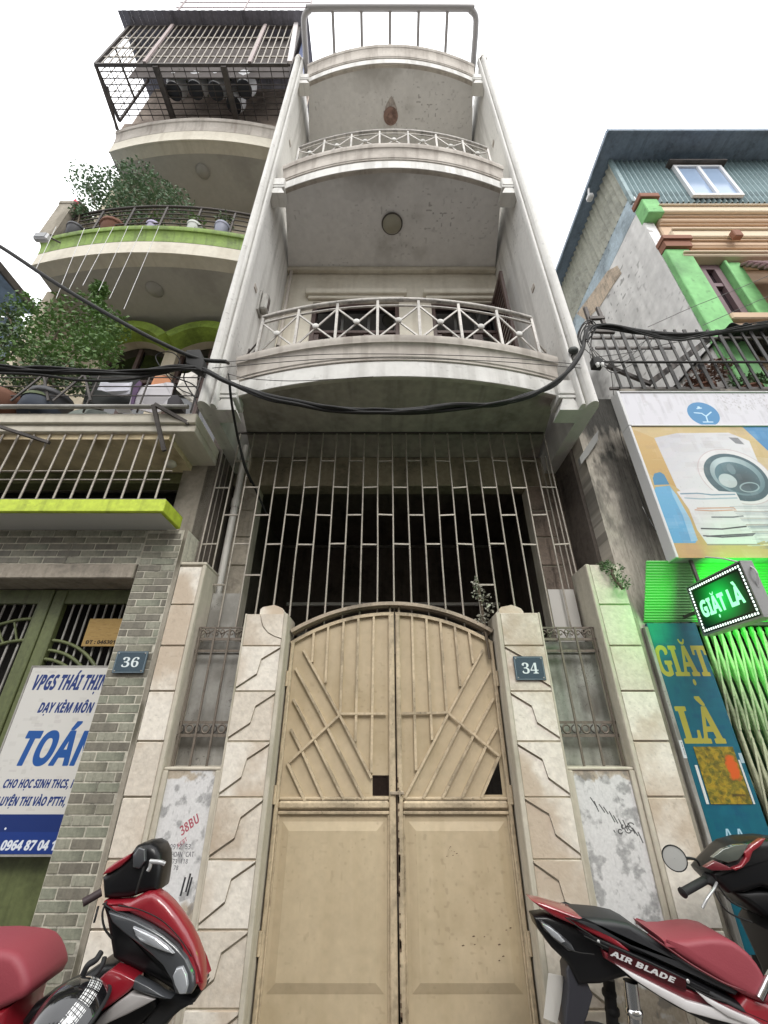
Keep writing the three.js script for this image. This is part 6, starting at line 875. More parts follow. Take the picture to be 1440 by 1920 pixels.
// ---------------------------------------------------------------- cables
{
  const strand = (pts, r, j, seed, seg) => { const q = rng(seed); return tube(pts.map((p, i) => [p[0], p[1] + (q() - 0.5) * j, p[2] + (q() - 0.5) * j]), r, 6, seg); };
  const main = [[-3.615, 4.475, 0.72], [-3.337, 4.475, 0.72], [-2.968, 4.46, 0.71], [-2.551, 4.445, 0.7], [-2.152, 4.473, 0.68], [-1.86, 4.549, 0.64], [-1.653, 4.579, 0.6], [-1.392, 4.426, 0.62], [-0.983, 4.165, 0.7], [-0.696, 4.045, 0.74], [-0.428, 3.969, 0.76], [-0.085, 3.932, 0.77], [0.255, 3.943, 0.77], [0.558, 3.992, 0.76], [0.916, 4.062, 0.74], [1.198, 4.152, 0.72], [1.47, 4.332, 0.68], [1.695, 4.584, 0.62], [1.888, 4.899, 0.56], [2.003, 5.177, 0.5], [2.147, 5.393, 0.42], [2.359, 5.453, 0.38], [2.697, 5.42, 0.36], [3.023, 5.354, 0.36], [3.409, 5.37, 0.36], [3.831, 5.445, 0.36], [4.269, 5.539, 0.36]];
  const c = thing('cable_bundle', 'thick black cable bundle sagging across the front of the white house', 'cables');
  for (let i = 0; i < 6; i++) part(c, 'cable', strand(main, i ? 0.0125 : 0.019, 0.04, 700 + i, 220), M.cable);
  const tail = [[1.951, 5.059, 0.52], [2.055, 5.308, 0.46], [2.197, 5.469, 0.4], [2.428, 5.483, 0.37], [2.71, 5.37, 0.36], [3.007, 5.304, 0.36], [3.449, 5.403, 0.36], [3.852, 5.496, 0.36], [4.3, 5.608, 0.36]];
  for (let i = 0; i < 4; i++) part(c, 'cable', strand(tail.map(([x, y, z], k) => [x, y - 0.03 * i + 0.02 * Math.sin(k * 1.7 + i), z + 0.02 * i]), 0.008, 0.03, 760 + i, 90), M.cable);
  for (let i = 0; i < 3; i++) part(c, 'cable', strand([[1.919, 4.97, 0.5], [1.927, 5.146, 0.5], [2.02, 5.331, 0.48], [2.141, 5.45, 0.44], [2.177, 5.376, 0.42], [2.054, 5.164, 0.46]].map(([x, y, z]) => [x + i * 0.015, y + i * 0.01, z]), 0.006, 0.03, 770 + i, 40), M.cable);
  for (let i = 0; i < 7; i++) { const q = rng(790 + i), p = [[2.083, 5.157, 0.44], [2.105, 4.906, 0.42], [2.271, 4.869, 0.36], [2.554, 5.104, 0.3], [2.872, 5.329, 0.3], [3.117, 5.379, 0.34]]; part(c, 'loose_wire', tube(p.slice(0, 3 + (i % 4)).map(([x, y, z]) => [x + (q() - 0.5) * 0.14, y + (q() - 0.5) * 0.2, z + (q() - 0.5) * 0.06]), 0.0035, 5, 30), M.wire); }
  const lo = [[-3.612, 4.432, 0.7], [-3.051, 4.419, 0.7], [-2.623, 4.366, 0.69], [-2.272, 4.387, 0.67], [-1.99, 4.496, 0.64], [-1.805, 4.584, 0.62], [-1.644, 4.579, 0.6]]; part(c, 'cable', strand(lo, 0.012, 0.01, 711, 60), M.cable);
  const d = thing('overhead_cable', 'single black cable running from the upper left down to the fin of the white house', 'cable');
  part(d, 'cable', tube([[-4.407, 6.349, 0.9], [-3.891, 6.026, 0.88], [-3.208, 5.54, 0.82], [-2.6, 5.146, 0.76], [-2.104, 4.86, 0.7], [-1.712, 4.708, 0.62], [-1.483, 4.756, 0.54]], 0.019, 6, 60), M.cable); part(d, 'anchor', rod([-1.488, 4.767, 0.53], [-1.486, 4.791, 0.49], 0.016), M.darkSteel);
  const e = thing('hanging_cable', 'black cable hanging from the bundle down into the barred screen at the left', 'cable');
  part(e, 'cable', tube([[-1.381, 4.459, 0.6], [-1.379, 4.345, 0.5], [-1.39, 4.239, 0.3], [-1.396, 4.147, 0.1], [-1.355, 3.974, -0.1], [-1.312, 3.882, -0.3], [-1.215, 3.682, -0.5]], 0.012, 6, 50), M.cable); part(e, 'cable', tube([[-1.404, 4.539, 0.6], [-1.372, 4.297, 0.45], [-1.395, 4.171, 0.15], [-1.376, 4.003, -0.05], [-1.346, 3.915, -0.25]], 0.006, 5, 40), M.cable);
  const l = thing('cable_loops', 'tangle of black cable loops and a splice box beside the left fin', 'cables');
  part(l, 'loop', tube([[-2.042, 4.625, 0.62], [-2.1, 4.736, 0.62], [-2.051, 4.792, 0.62], [-1.949, 4.778, 0.62], [-1.866, 4.68, 0.62], [-1.874, 4.571, 0.62], [-1.967, 4.557, 0.62]], 0.005, 5, 50, true), M.cable);
  part(l, 'loop', tube([[-2.037, 4.606, 0.6], [-1.863, 4.486, 0.6], [-1.715, 4.428, 0.58], [-1.649, 4.351, 0.56], [-1.67, 4.297, 0.55], [-1.798, 4.48, 0.58], [-1.795, 4.606, 0.6]], 0.006, 5, 50), M.cable);
  part(l, 'loop', tube([[-1.972, 4.539, 0.6], [-1.822, 4.376, 0.58], [-1.687, 4.307, 0.56], [-1.631, 4.204, 0.55]], 0.005, 5, 30), M.cable);
  part(l, 'splice_box', puffy([[-1.842, 4.815], [-1.712, 4.827], [-1.639, 4.675], [-1.635, 4.539], [-1.725, 4.584], [-1.805, 4.652]], 0.05, { bevel: 0.02, z: 0.58 }), M.cable);
  const wires = [
    ['thin wire across the lower lip of the first balcony, the upper of a close pair', [[-1.586, 4.753, 0.53], [-0.47, 4.624, 0.74], [0.85, 4.62, 0.72], [1.862, 4.765, 0.5]]],
    ['thin wire across the lower lip of the first balcony, the lower of a close pair', [[-1.602, 4.683, 0.53], [-0.374, 4.571, 0.74], [0.844, 4.567, 0.72], [1.861, 4.716, 0.5]]],
    ['slack thin wire drooping from the left fin to the lip of the first balcony', [[-1.444, 4.632, 0.5], [-1.192, 4.473, 0.6], [-0.727, 4.322, 0.72], [-0.09, 4.33, 0.76]]],
    ['thin wire rising from the terrace cage to the right past the green pilaster', [[2.856, 5.557, 0.3], [3.468, 5.898, 0.3], [4.07, 6.205, 0.3], [4.893, 6.649, 0.3]]],
    ['thin wire rising to the right past the peach canopy', [[3.46, 5.583, 0.3], [3.92, 5.833, 0.3], [4.71, 6.255, 0.3]]],
    ['pale thin wire crossing the terrace cage from the clamp', [[2.078, 4.974, 0.4], [2.491, 5.089, 0.36], [3.032, 5.305, 0.3], [3.517, 5.458, 0.25]]],
    ['thin wire hanging down beside the laundry sign edge', [[2.252, 4.88, 0.35], [2.297, 4.327, 0.12], [2.304, 3.733, 0.08], [2.316, 3.35, 0.07], [2.368, 3.145, 0.07]]]];
  wires.forEach(([t, p], i) => single('wire', tube(p, 0.0035, 5, 40), M.wire, t, 'wire'));
  single('wire', tube([[2.351, 3.497, 0], [2.373, 3.36, 0], [2.413, 3.187, 0]], 0.005, 5, 20), plain(0.6, 0.6, 0.58, 0.5), 'short white wire on the stained pier left of the laundry sign', 'wire');
  const ins = thing('insulator', 'dark round cable anchor on the right fin above the cables', 'insulator'), q = [1.838, 4.955, 0.5]; part(ins, 'knob', new THREE.SphereGeometry(0.045, 14, 10).scale(1.1, 0.9, 0.8).translate(...q), plain(0.04, 0.045, 0.04, 0.6)); part(ins, 'pin', rod([q[0], q[1], q[2]], [q[0] + 0.02, q[1] - 0.01, q[2] - 0.1], 0.012), M.darkSteel);
}
// ---------------------------------------------------------------- unseen houses added across the street to shade it and reflect into it
{
  const wallM = surface({ size: 3, base: [0.55, 0.51, 0.45], vary: 0.1, amount: 0.5, streak: 0.3, seed: 741, px: 256 });
  [[-12, -5.2, 6.6, 'tan'], [-5.1, -0.6, 7.6, 'grey'], [-0.5, 4.6, 6.2, 'cream'], [4.7, 11, 7, 'beige']].forEach(([a, b, h, w], i) => {
    const o = thing('townhouse', `plain ${w} unseen house added across the street behind the camera to shade it`, 'house'); part(o, 'wall', box(a, b, 0, h, 9.6, 16), wallM); part(o, 'cornice', box(a - 0.05, b + 0.05, h, h + 0.2, 9.4, 16.05), wallM);
    for (let f = 0; f < 3; f++) for (let k = 0; k < 2; k++) { const x = lerp(a, b, (k + 0.5) / 2), y = 0.6 + f * 3.1; part(o, 'window', box(x - 0.6, x + 0.6, y, y + 1.9, 9.57, 9.599), M.glass); }
  });
}
// ---------------------------------------------------------------- motor scooters
const paint = { red: glossy(0.24, 0.009, 0.018, 0.35), redDeep: glossy(0.13, 0.007, 0.014, 0.4), seat: surface({ size: 0.25, base: [0.36, 0.055, 0.075], vary: 0.08, stain: [0.25, 0.035, 0.05], amount: 0.3, rough: 0.55, bump: 0.0006, seed: 801, px: 128 }), black: new THREE.MeshPhysicalMaterial({ color: new THREE.Color().setRGB(0.006, 0.006, 0.007), roughness: 0.45, clearcoat: 0.35, clearcoatRoughness: 0.2, specularIntensity: 0.4 }), matt: plain(0.01, 0.01, 0.011, 0.7), grey: glossy(0.05, 0.053, 0.058, 0.3), silver: plain(0.5, 0.5, 0.5, 0.35, 0.5), white: glossy(0.62, 0.6, 0.6, 0.35), chrome: plain(0.7, 0.7, 0.7, 0.16, 1), lens: new THREE.MeshPhysicalMaterial({ color: new THREE.Color().setRGB(0.55, 0.57, 0.6), roughness: 0.12, metalness: 0.55, clearcoat: 1, clearcoatRoughness: 0.03 }), tyre: plain(0.02, 0.02, 0.02, 0.85) };
paint.seat.color.setRGB(0.27, 0.045, 0.06); paint.seat.map = null;
const wheel = (t, name, x, z, r) => { const w = part(t, name, new THREE.TorusGeometry(r - 0.045, 0.045, 12, 36).translate(x, r, z), paint.tyre); part(w, 'rim', uvMetres(new THREE.TorusGeometry(r - 0.085, 0.012, 8, 30).translate(x, r, z)), paint.silver); for (let i = 0; i < 5; i++) { const a = i * 1.2566; part(w, 'spoke', bar([x, r, z], [x + (r - 0.085) * Math.cos(a), r + (r - 0.085) * Math.sin(a), z], 0.03, 0.02), paint.silver); } part(w, 'hub', lathe([[0.001, -0.05], [0.05, -0.05], [0.05, 0.05], [0.001, 0.05]], 14, [x, r, z], [0, 0, 1]), paint.matt); };
const fit = (p) => uvMetres(p);
{
  const t = thing('motor_scooter', 'red and black motor scooter with pinkish seat, tail beside the gate, right of the picture', 'scooter'), z = 0.42, nz = 0.52;
  const S1 = (w, o = {}) => ({ ...o });
  part(t, 'tail_body', puffy([[0.759, 0.852], [0.823, 0.858], [0.925, 0.838], [1.069, 0.78], [1.23, 0.736], [1.444, 0.656], [1.647, 0.574], [1.835, 0.511], [1.952, 0.45], [1.924, 0.391], [1.789, 0.407], [1.677, 0.444], [1.517, 0.488], [1.344, 0.556], [1.156, 0.65], [1.031, 0.62], [0.929, 0.614], [0.894, 0.686], [0.828, 0.739], [0.771, 0.812]], 0.105, { bevel: 0.03, z, pinch: (x) => lerp(0.45, 1.15, sstep(0.6, 1.5, x)) }), paint.black);
  part(t, 'tail_wing', puffy([[0.753, 0.919], [0.817, 0.908], [0.91, 0.884], [0.976, 0.868], [1.056, 0.834], [1.117, 0.799], [1.187, 0.745], [1.155, 0.748], [1.101, 0.772], [1.046, 0.794], [0.951, 0.831], [0.853, 0.862], [0.788, 0.896]], 0.09, { bevel: 0.016, z: 0.43, pinch: (x) => lerp(0.5, 1.15, sstep(0.65, 1.05, x)), inset: 0.5 }), paint.red);
  part(t, 'pillion_seat', puffy([[0.908, 0.863], [0.984, 0.867], [1.054, 0.864], [1.132, 0.858], [1.208, 0.845], [1.255, 0.824], [1.299, 0.796], [1.358, 0.761], [1.462, 0.711], [1.576, 0.65], [1.661, 0.609], [1.638, 0.591], [1.52, 0.632], [1.412, 0.686], [1.293, 0.717], [1.182, 0.748], [1.074, 0.799], [0.979, 0.845]], 0.115, { bevel: 0.03, z, smooth: false }), plain(0.014, 0.0145, 0.017, 0.5));
  part(t, 'rider_seat', puffy([[1.333, 0.804], [1.356, 0.795], [1.397, 0.789], [1.462, 0.789], [1.516, 0.795], [1.57, 0.799], [1.622, 0.799], [1.671, 0.791], [1.708, 0.774], [1.744, 0.745], [1.772, 0.708], [1.789, 0.665], [1.791, 0.62], [1.782, 0.588], [1.762, 0.574], [1.718, 0.584], [1.667, 0.603], [1.603, 0.632], [1.533, 0.669], [1.461, 0.708], [1.389, 0.748], [1.343, 0.781]], 0.135, { bevel: 0.03, z, seg: 4, crease: 1.1 }), paint.seat);
  part(t, 'seat_piping', tube([[1.28, 0.813, 0.55], [1.359, 0.765, 0.55], [1.46, 0.704, 0.55], [1.583, 0.647, 0.55], [1.675, 0.619, 0.55]], 0.005, 5, 40), paint.redDeep);
  part(t, 'side_panel', puffy([[1.051, 0.753], [1.092, 0.738], [1.225, 0.688], [1.37, 0.637], [1.483, 0.598], [1.583, 0.571], [1.678, 0.535], [1.741, 0.501], [1.732, 0.48], [1.624, 0.517], [1.469, 0.56], [1.352, 0.584], [1.211, 0.643], [1.113, 0.694], [1.056, 0.723]], 0.02, { bevel: 0.012, z: 0.525, inset: 0.5 }), paint.redDeep);
  part(t, 'white_flash', puffy([[1.095, 0.71], [1.15, 0.688], [1.278, 0.636], [1.389, 0.592], [1.462, 0.578], [1.55, 0.562], [1.631, 0.533], [1.704, 0.489], [1.621, 0.509], [1.478, 0.536], [1.377, 0.557], [1.268, 0.606], [1.159, 0.664]], 0.012, { bevel: 0.006, z: 0.55, inset: 0.5 }), paint.white);
  part(t, 'white_flash', puffy([[1.439, 0.623], [1.501, 0.596], [1.582, 0.563], [1.663, 0.537], [1.718, 0.503], [1.64, 0.519], [1.551, 0.545], [1.475, 0.588]], 0.01, { bevel: 0.005, z: 0.56, inset: 0.5 }), paint.white);
  part(t, 'gloss_strip', puffy([[0.944, 0.828], [1.067, 0.786], [1.232, 0.729], [1.376, 0.675], [1.515, 0.618], [1.502, 0.605], [1.368, 0.652], [1.222, 0.698], [1.059, 0.756], [1.001, 0.786]], 0.012, { bevel: 0.008, z: 0.535, inset: 0.5 }), paint.black);
  { // raised name on the side panel
    const a = [1.071, 0.746], b = [1.4, 0.633], L = Math.hypot(b[0] - a[0], b[1] - a[1]), H = 0.034;
    const tx = canvasTex(640, 128, (x, w, h) => { x.fillStyle = '#33060c'; x.fillRect(0, 0, w, h); letters(x, 'AIR BLADE', 14, 98, 96, { color: '#bdbdbd', squeeze: 1.1, slant: 0.25, bold: true }); });
    const g = planeUV(box(0, L, -H * 0.35, H * 0.75, 0, 0.004), 0, L, -H * 0.35, H * 0.75); g.rotateZ(Math.atan2(b[1] - a[1], b[0] - a[0])); g.translate(a[0], a[1], 0.551); part(t, 'lettering', g, new THREE.MeshStandardMaterial({ map: tx, roughness: 0.35 }));
  }
  part(t, 'tail_lamp', puffy([[0.777, 0.844], [0.827, 0.827], [0.876, 0.795], [0.92, 0.761], [0.935, 0.733], [0.901, 0.733], [0.857, 0.764], [0.798, 0.808]], 0.045, { bevel: 0.012, z: 0.45, inset: 0.5 }), paint.grey); part(t, 'indicator_lens', puffy([[0.781, 0.845], [0.82, 0.829], [0.854, 0.807], [0.886, 0.776], [0.864, 0.77], [0.826, 0.792], [0.793, 0.82]], 0.02, { bevel: 0.008, z: 0.5, inset: 0.5 }), paint.lens);
  part(t, 'rear_mudguard', puffy([[0.915, 0.699], [0.965, 0.662], [0.979, 0.614], [0.995, 0.574], [0.956, 0.511], [0.92, 0.462], [0.836, 0.462], [0.856, 0.533], [0.881, 0.603], [0.885, 0.662]], 0.05, { bevel: 0.012, z }), plain(0.025, 0.025, 0.032, 0.5));
  const plA = [0.794, 0.65, 0.47], plB = [0.895, 0.612, 0.4], plC = [0.816, 0.463, 0.42], plD = [0.738, 0.51, 0.49];
  part(t, 'number_plate', fromTris([plA, plB, plC, plD, ...[plA, plB, plC, plD].map(([a, b, c]) => [a + 0.004, b, c - 0.003])], [0, 1, 2, 0, 2, 3, 4, 6, 5, 4, 7, 6, 0, 4, 5, 0, 5, 1, 1, 5, 6, 1, 6, 2, 2, 6, 7, 2, 7, 3, 3, 7, 4, 3, 4, 0]), plain(0.62, 0.6, 0.56, 0.5));
  for (const [px, m, r, zz] of [[1141, paint.matt, 0.028, 0.34], [1182, paint.chrome, 0.032, 0.5]]) { const a = px < 1150 ? [1.13, 0.585, 0.34] : [1.17, 0.634, 0.5]; part(t, 'shock_absorber', [rod(a, [a[0] - 0.04, 0.28, zz], r, 14), ...[0.62, 0.56, 0.5].map((y) => lathe([[r + 0.001, 0], [r + 0.006, 0.008], [r + 0.006, 0.02], [r + 0.001, 0.028]], 14, [a[0] - 0.01, y - 0.1, zz]))], m); }
  wheel(t, 'rear_wheel', 0.98, 0.42, 0.235);
  part(t, 'panel_gap', [tube([[0.969, 0.806, 0.548], [1.089, 0.759, 0.548], [1.236, 0.703, 0.548], [1.365, 0.656, 0.548], [1.489, 0.605, 0.548], [1.575, 0.583, 0.548]], 0.0028, 5, 40), tube([[0.893, 0.873, 0.545], [0.952, 0.836, 0.545], [1.018, 0.799, 0.545], [1.049, 0.758, 0.545]], 0.0028, 5, 24), tube([[0.782, 0.832, 0.53], [0.839, 0.783, 0.53], [0.914, 0.747, 0.53], [1.01, 0.735, 0.53]], 0.0025, 5, 24)], M.cable);
  part(t, 'clip_bolt', [lathe([[0.001, 0.004], [0.007, 0.003], [0.008, 0]], 10, [1.035, 0.785, 0.545], [0, 0, 1]), lathe([[0.001, 0.004], [0.007, 0.003], [0.008, 0]], 10, [1.418, 0.652, 0.55], [0, 0, 1])], paint.silver).userData.kind = 'stuff';
  part(t, 'brake_cable', tube([[1.722, 1.01, 0.48], [1.729, 0.966, 0.5], [1.76, 0.92, 0.5], [1.841, 0.883, 0.48]], 0.0045, 5, 24), M.cable); part(t, 'brake_cable', tube([[1.706, 0.999, 0.48], [1.7, 0.933, 0.5], [1.737, 0.876, 0.5], [1.855, 0.832, 0.47]], 0.0045, 5, 24), M.cable);
  // front: floor tunnel, legshield, front wheel
  part(t, 'floor_tunnel', puffy([[1.675, 0.603], [1.778, 0.579], [1.84, 0.522], [1.912, 0.466], [2.003, 0.423], [1.952, 0.318], [1.662, 0.37], [1.556, 0.505]], 0.12, { bevel: 0.035, z }), paint.red);
  part(t, 'leg_shield', puffy([[1.95, 0.3], [2.05, 0.28], [2.2, 0.45], [2.22, 0.62], [2.1, 0.82], [2.0, 0.86], [1.93, 0.8], [1.98, 0.55]], 0.19, { bevel: 0.04, z }), paint.black); part(t, 'front_cowl', puffy([[2.06, 0.42], [2.26, 0.5], [2.3, 0.62], [2.16, 0.82], [2.06, 0.88]], 0.15, { bevel: 0.05, z }), paint.red);
  wheel(t, 'front_wheel', 2.2, 0.42, 0.235); part(t, 'fork', [rod([2.06, 0.75, 0.36], [2.2, 0.24, 0.34], 0.018), rod([2.06, 0.75, 0.48], [2.2, 0.24, 0.5], 0.018)], paint.chrome);
  part(t, 'grab_tube', tube([[1.721, 0.6, 0.56], [1.754, 0.63, 0.56], [1.83, 0.691, 0.56], [1.949, 0.723, 0.55]], 0.016, 8, 24), paint.chrome);
  // turned handlebar: cover, grip, lever, mirror
  const hb = part(t, 'handlebar_cover', puffy([[1.693, 1.032], [1.749, 1.072], [1.823, 1.119], [1.881, 1.149], [1.973, 1.168], [2.089, 1.174], [2.234, 1.16], [2.236, 1.086], [2.147, 0.973], [2.029, 0.952], [1.939, 0.973], [1.84, 0.952], [1.767, 0.948], [1.733, 0.98], [1.707, 1.007]], 0.1, { bevel: 0.04, z }), paint.black);
  part(hb, 'red_trim', puffy([[1.792, 1.058], [1.844, 1.072], [1.883, 1.103], [1.883, 1.124], [1.936, 1.155], [1.996, 1.181], [2.019, 1.182], [1.984, 1.152], [1.929, 1.127], [1.895, 1.089], [1.848, 1.061], [1.808, 1.049]], 0.014, { bevel: 0.008, z: 0.53, inset: 0.5 }), paint.red); part(hb, 'red_trim', puffy([[1.659, 1.061], [1.723, 1.088], [1.777, 1.067], [1.81, 1.05], [1.76, 1.047], [1.69, 1.047]], 0.014, { bevel: 0.008, z: 0.52, inset: 0.5 }), paint.redDeep);
  part(hb, 'dial_glass', puffy([[1.712, 1.101], [1.779, 1.136], [1.849, 1.154], [1.922, 1.157], [1.889, 1.122], [1.841, 1.09], [1.784, 1.08], [1.743, 1.09]], 0.012, { bevel: 0.006, z: 0.525, inset: 0.5 }), new THREE.MeshPhysicalMaterial({ color: new THREE.Color().setRGB(0.09, 0.1, 0.085), roughness: 0.15, clearcoat: 1 }));
  part(t, 'inner_shield', puffy([[1.783, 0.954], [1.867, 0.961], [2.016, 0.968], [2.155, 0.954], [2.093, 0.819], [1.993, 0.832], [1.921, 0.852], [1.845, 0.906]], 0.13, { bevel: 0.04, z: 0.36 }), paint.black);
  part(t, 'handle_grip', [rod([1.682, 0.997, 0.47], [1.521, 0.96, 0.52], 0.0185, 14), lathe([[0.001, 0], [0.023, 0], [0.023, 0.008], [0.001, 0.012]], 14, [1.521, 0.96, 0.52], [-0.9, -0.35, 0.3])], paint.matt); part(t, 'switch_box', puffy([[1.684, 1.016], [1.727, 1.036], [1.751, 1.016], [1.733, 0.982], [1.695, 0.975], [1.673, 0.989]], 0.03, { bevel: 0.014, z: 0.47 }), paint.matt);
  part(t, 'brake_lever', tube([[1.718, 0.993, 0.5], [1.667, 0.976, 0.54], [1.61, 0.946, 0.56], [1.573, 0.91, 0.56]], 0.006, 6, 20), paint.silver);
  const mc = [1.544, 1.088, 0.48], ax = [-0.42, -0.02, 0.9]; part(t, 'mirror_arm', tube([[1.684, 1.051, 0.45], [1.669, 1.076, 0.46], [1.632, 1.086, 0.47], [1.601, 1.087, 0.475]], 0.006, 6, 20), paint.matt);
  const mb = part(t, 'mirror', lathe([[0.001, -0.025], [0.045, -0.02], [0.058, 0], [0.058, 0.004], [0.053, 0.005], [0.053, 0.002]], 28, mc, ax), paint.matt); part(mb, 'mirror_glass', lathe([[0.053, 0], [0.001, 0.0015]], 28, [mc[0] + ax[0] * 0.003, mc[1], mc[2] + ax[2] * 0.003], ax), plain(0.42, 0.42, 0.4, 0.25));  // plain grey of the glass stands in for its reflection
}
{
  const t = thing('motor_scooter', 'red and black motor scooter with its front toward the gate, left of the picture', 'scooter'), z = 0.68;
  part(t, 'rider_seat', puffy([[-2.053, 0.835], [-1.915, 0.846], [-1.772, 0.849], [-1.692, 0.845], [-1.625, 0.838], [-1.588, 0.828], [-1.556, 0.808], [-1.526, 0.779], [-1.503, 0.749], [-1.492, 0.724], [-1.501, 0.695], [-1.575, 0.665], [-1.675, 0.628], [-1.94, 0.616]], 0.14, { bevel: 0.036, z, seg: 4, crease: 1.1 }), paint.seat);
  part(t, 'body_cover', puffy([[-2.022, 0.641], [-1.817, 0.641], [-1.681, 0.641], [-1.605, 0.656], [-1.561, 0.665], [-1.559, 0.618], [-1.521, 0.558], [-1.486, 0.496], [-1.945, 0.496]], 0.13, { bevel: 0.03, z }), paint.red);
  part(t, 'floor_tunnel', puffy([[-1.531, 0.597], [-1.499, 0.648], [-1.432, 0.68], [-1.372, 0.699], [-1.317, 0.732], [-1.261, 0.766], [-1.194, 0.771], [-1.09, 0.742], [-0.978, 0.676], [-0.954, 0.634], [-1.019, 0.585], [-1.13, 0.524], [-1.449, 0.524]], 0.1, { bevel: 0.03, near: 0.745, far: 0.56 }), paint.black);
  part(t, 'lower_panel', puffy([[-1.232, 0.731], [-1.199, 0.761], [-1.168, 0.778], [-1.122, 0.768], [-1.055, 0.745], [-1.054, 0.731], [-1.077, 0.708], [-1.132, 0.674], [-1.187, 0.643], [-1.227, 0.621], [-1.233, 0.591], [-1.255, 0.582], [-1.248, 0.634], [-1.231, 0.679]], 0.025, { bevel: 0.014, inset: 0.5, near: 0.8, far: 0.72 }), paint.red);
  part(t, 'silver_panel', puffy([[-1.06, 0.711], [-1.003, 0.705], [-0.949, 0.694], [-0.989, 0.676], [-1.047, 0.653], [-1.122, 0.627], [-1.176, 0.602], [-1.2, 0.597], [-1.165, 0.645], [-1.112, 0.68]], 0.018, { bevel: 0.01, inset: 0.5, near: 0.815, far: 0.76 }), plain(0.36, 0.34, 0.33, 0.45, 0.2));
  part(t, 'grey_edge', puffy([[-1.053, 0.755], [-0.982, 0.732], [-0.91, 0.704], [-0.883, 0.698], [-0.934, 0.698], [-0.996, 0.711], [-1.053, 0.727]], 0.014, { bevel: 0.008, inset: 0.5, near: 0.82, far: 0.77 }), paint.grey);
  part(t, 'leg_shield', puffy([[-1.307, 0.979], [-1.251, 0.963], [-1.171, 0.932], [-1.049, 0.87], [-0.928, 0.801], [-0.845, 0.734], [-0.797, 0.696], [-0.833, 0.678], [-0.907, 0.687], [-0.988, 0.72], [-1.068, 0.745], [-1.135, 0.767], [-1.18, 0.781], [-1.203, 0.791], [-1.24, 0.86], [-1.273, 0.921]], 0.17, { bevel: 0.035, near: 0.75, far: 0.59 }), paint.black);
  part(t, 'front_cowl', puffy([[-1.288, 0.991], [-1.223, 0.991], [-1.16, 0.996], [-1.123, 1.013], [-1.097, 1.023], [-1.058, 1.025], [-1.022, 1.01], [-0.98, 0.984], [-0.928, 0.944], [-0.875, 0.895], [-0.839, 0.855], [-0.81, 0.815], [-0.789, 0.772], [-0.778, 0.734], [-0.776, 0.7], [-0.793, 0.72], [-0.823, 0.767], [-0.864, 0.815], [-0.921, 0.855], [-0.984, 0.887], [-1.046, 0.913], [-1.115, 0.936], [-1.2, 0.962]], 0.15, { bevel: 0.035, seg: 4, crease: 1.0, near: 0.79, far: 0.69 }), paint.red);
  part(t, 'lamp_surround', puffy([[-1.238, 0.966], [-1.18, 0.957], [-1.105, 0.939], [-1.037, 0.916], [-0.968, 0.888], [-0.905, 0.854], [-0.853, 0.817], [-0.812, 0.77], [-0.797, 0.728], [-0.808, 0.705], [-0.849, 0.701], [-0.876, 0.705], [-0.902, 0.746], [-0.949, 0.789], [-1.013, 0.827], [-1.083, 0.861], [-1.154, 0.896], [-1.208, 0.926]], 0.03, { bevel: 0.02, inset: 0.5, crease: 1.0, near: 0.81, far: 0.74 }), paint.grey);
  part(t, 'head_lamp', puffy([[-1.105, 0.919], [-1.054, 0.905], [-0.994, 0.885], [-0.94, 0.858], [-0.904, 0.834], [-0.942, 0.839], [-0.999, 0.854], [-1.058, 0.871], [-1.084, 0.89]], 0.014, { bevel: 0.01, inset: 0.5, near: 0.825, far: 0.78 }), paint.lens); part(t, 'head_lamp', puffy([[-0.883, 0.789], [-0.858, 0.794], [-0.836, 0.77], [-0.822, 0.738], [-0.826, 0.713], [-0.851, 0.711], [-0.877, 0.738], [-0.894, 0.766]], 0.014, { bevel: 0.01, inset: 0.5, near: 0.825, far: 0.78 }), paint.lens);
  part(t, 'front_mudguard', puffy([[-1.017, 0.587], [-0.989, 0.627], [-0.952, 0.664], [-0.896, 0.678], [-0.815, 0.671], [-0.797, 0.682], [-0.811, 0.655], [-0.865, 0.632], [-0.915, 0.596], [-0.943, 0.552]], 0.09, { bevel: 0.02, near: 0.75, far: 0.58 }), paint.matt);
  // handlebar cover, trim, grip, reservoir
  const hb = part(t, 'handlebar_cover', puffy([[-1.337, 1.069], [-1.303, 1.103], [-1.261, 1.131], [-1.225, 1.161], [-1.21, 1.187], [-1.183, 1.197], [-1.138, 1.201], [-1.105, 1.187], [-1.077, 1.155], [-1.062, 1.103], [-1.058, 1.052], [-1.057, 1.021], [-1.13, 1.009], [-1.183, 0.994], [-1.253, 0.989], [-1.304, 0.991]], 0.09, { bevel: 0.04, near: 0.76, far: 0.6 }), paint.black);
  part(hb, 'red_trim', puffy([[-1.325, 1.082], [-1.31, 1.106], [-1.274, 1.132], [-1.236, 1.152], [-1.207, 1.166], [-1.212, 1.146], [-1.247, 1.114], [-1.285, 1.093]], 0.02, { bevel: 0.012, inset: 0.5, near: 0.775, far: 0.72 }), paint.red); part(hb, 'dark_dial', puffy([[-1.198, 1.159], [-1.177, 1.188], [-1.146, 1.182], [-1.133, 1.135], [-1.154, 1.107], [-1.185, 1.113]], 0.015, { bevel: 0.01, inset: 0.5, near: 0.78, far: 0.73 }), paint.grey);
  part(t, 'brake_reservoir', [tube([[-1.091, 1.144, 0.82], [-1.043, 1.141, 0.82], [-1.023, 1.133, 0.81]], 0.009, 8, 12), tube([[-1.086, 1.144, 0.82], [-1.085, 1.123, 0.82], [-1.091, 1.11, 0.82]], 0.008, 8, 12)], paint.silver);
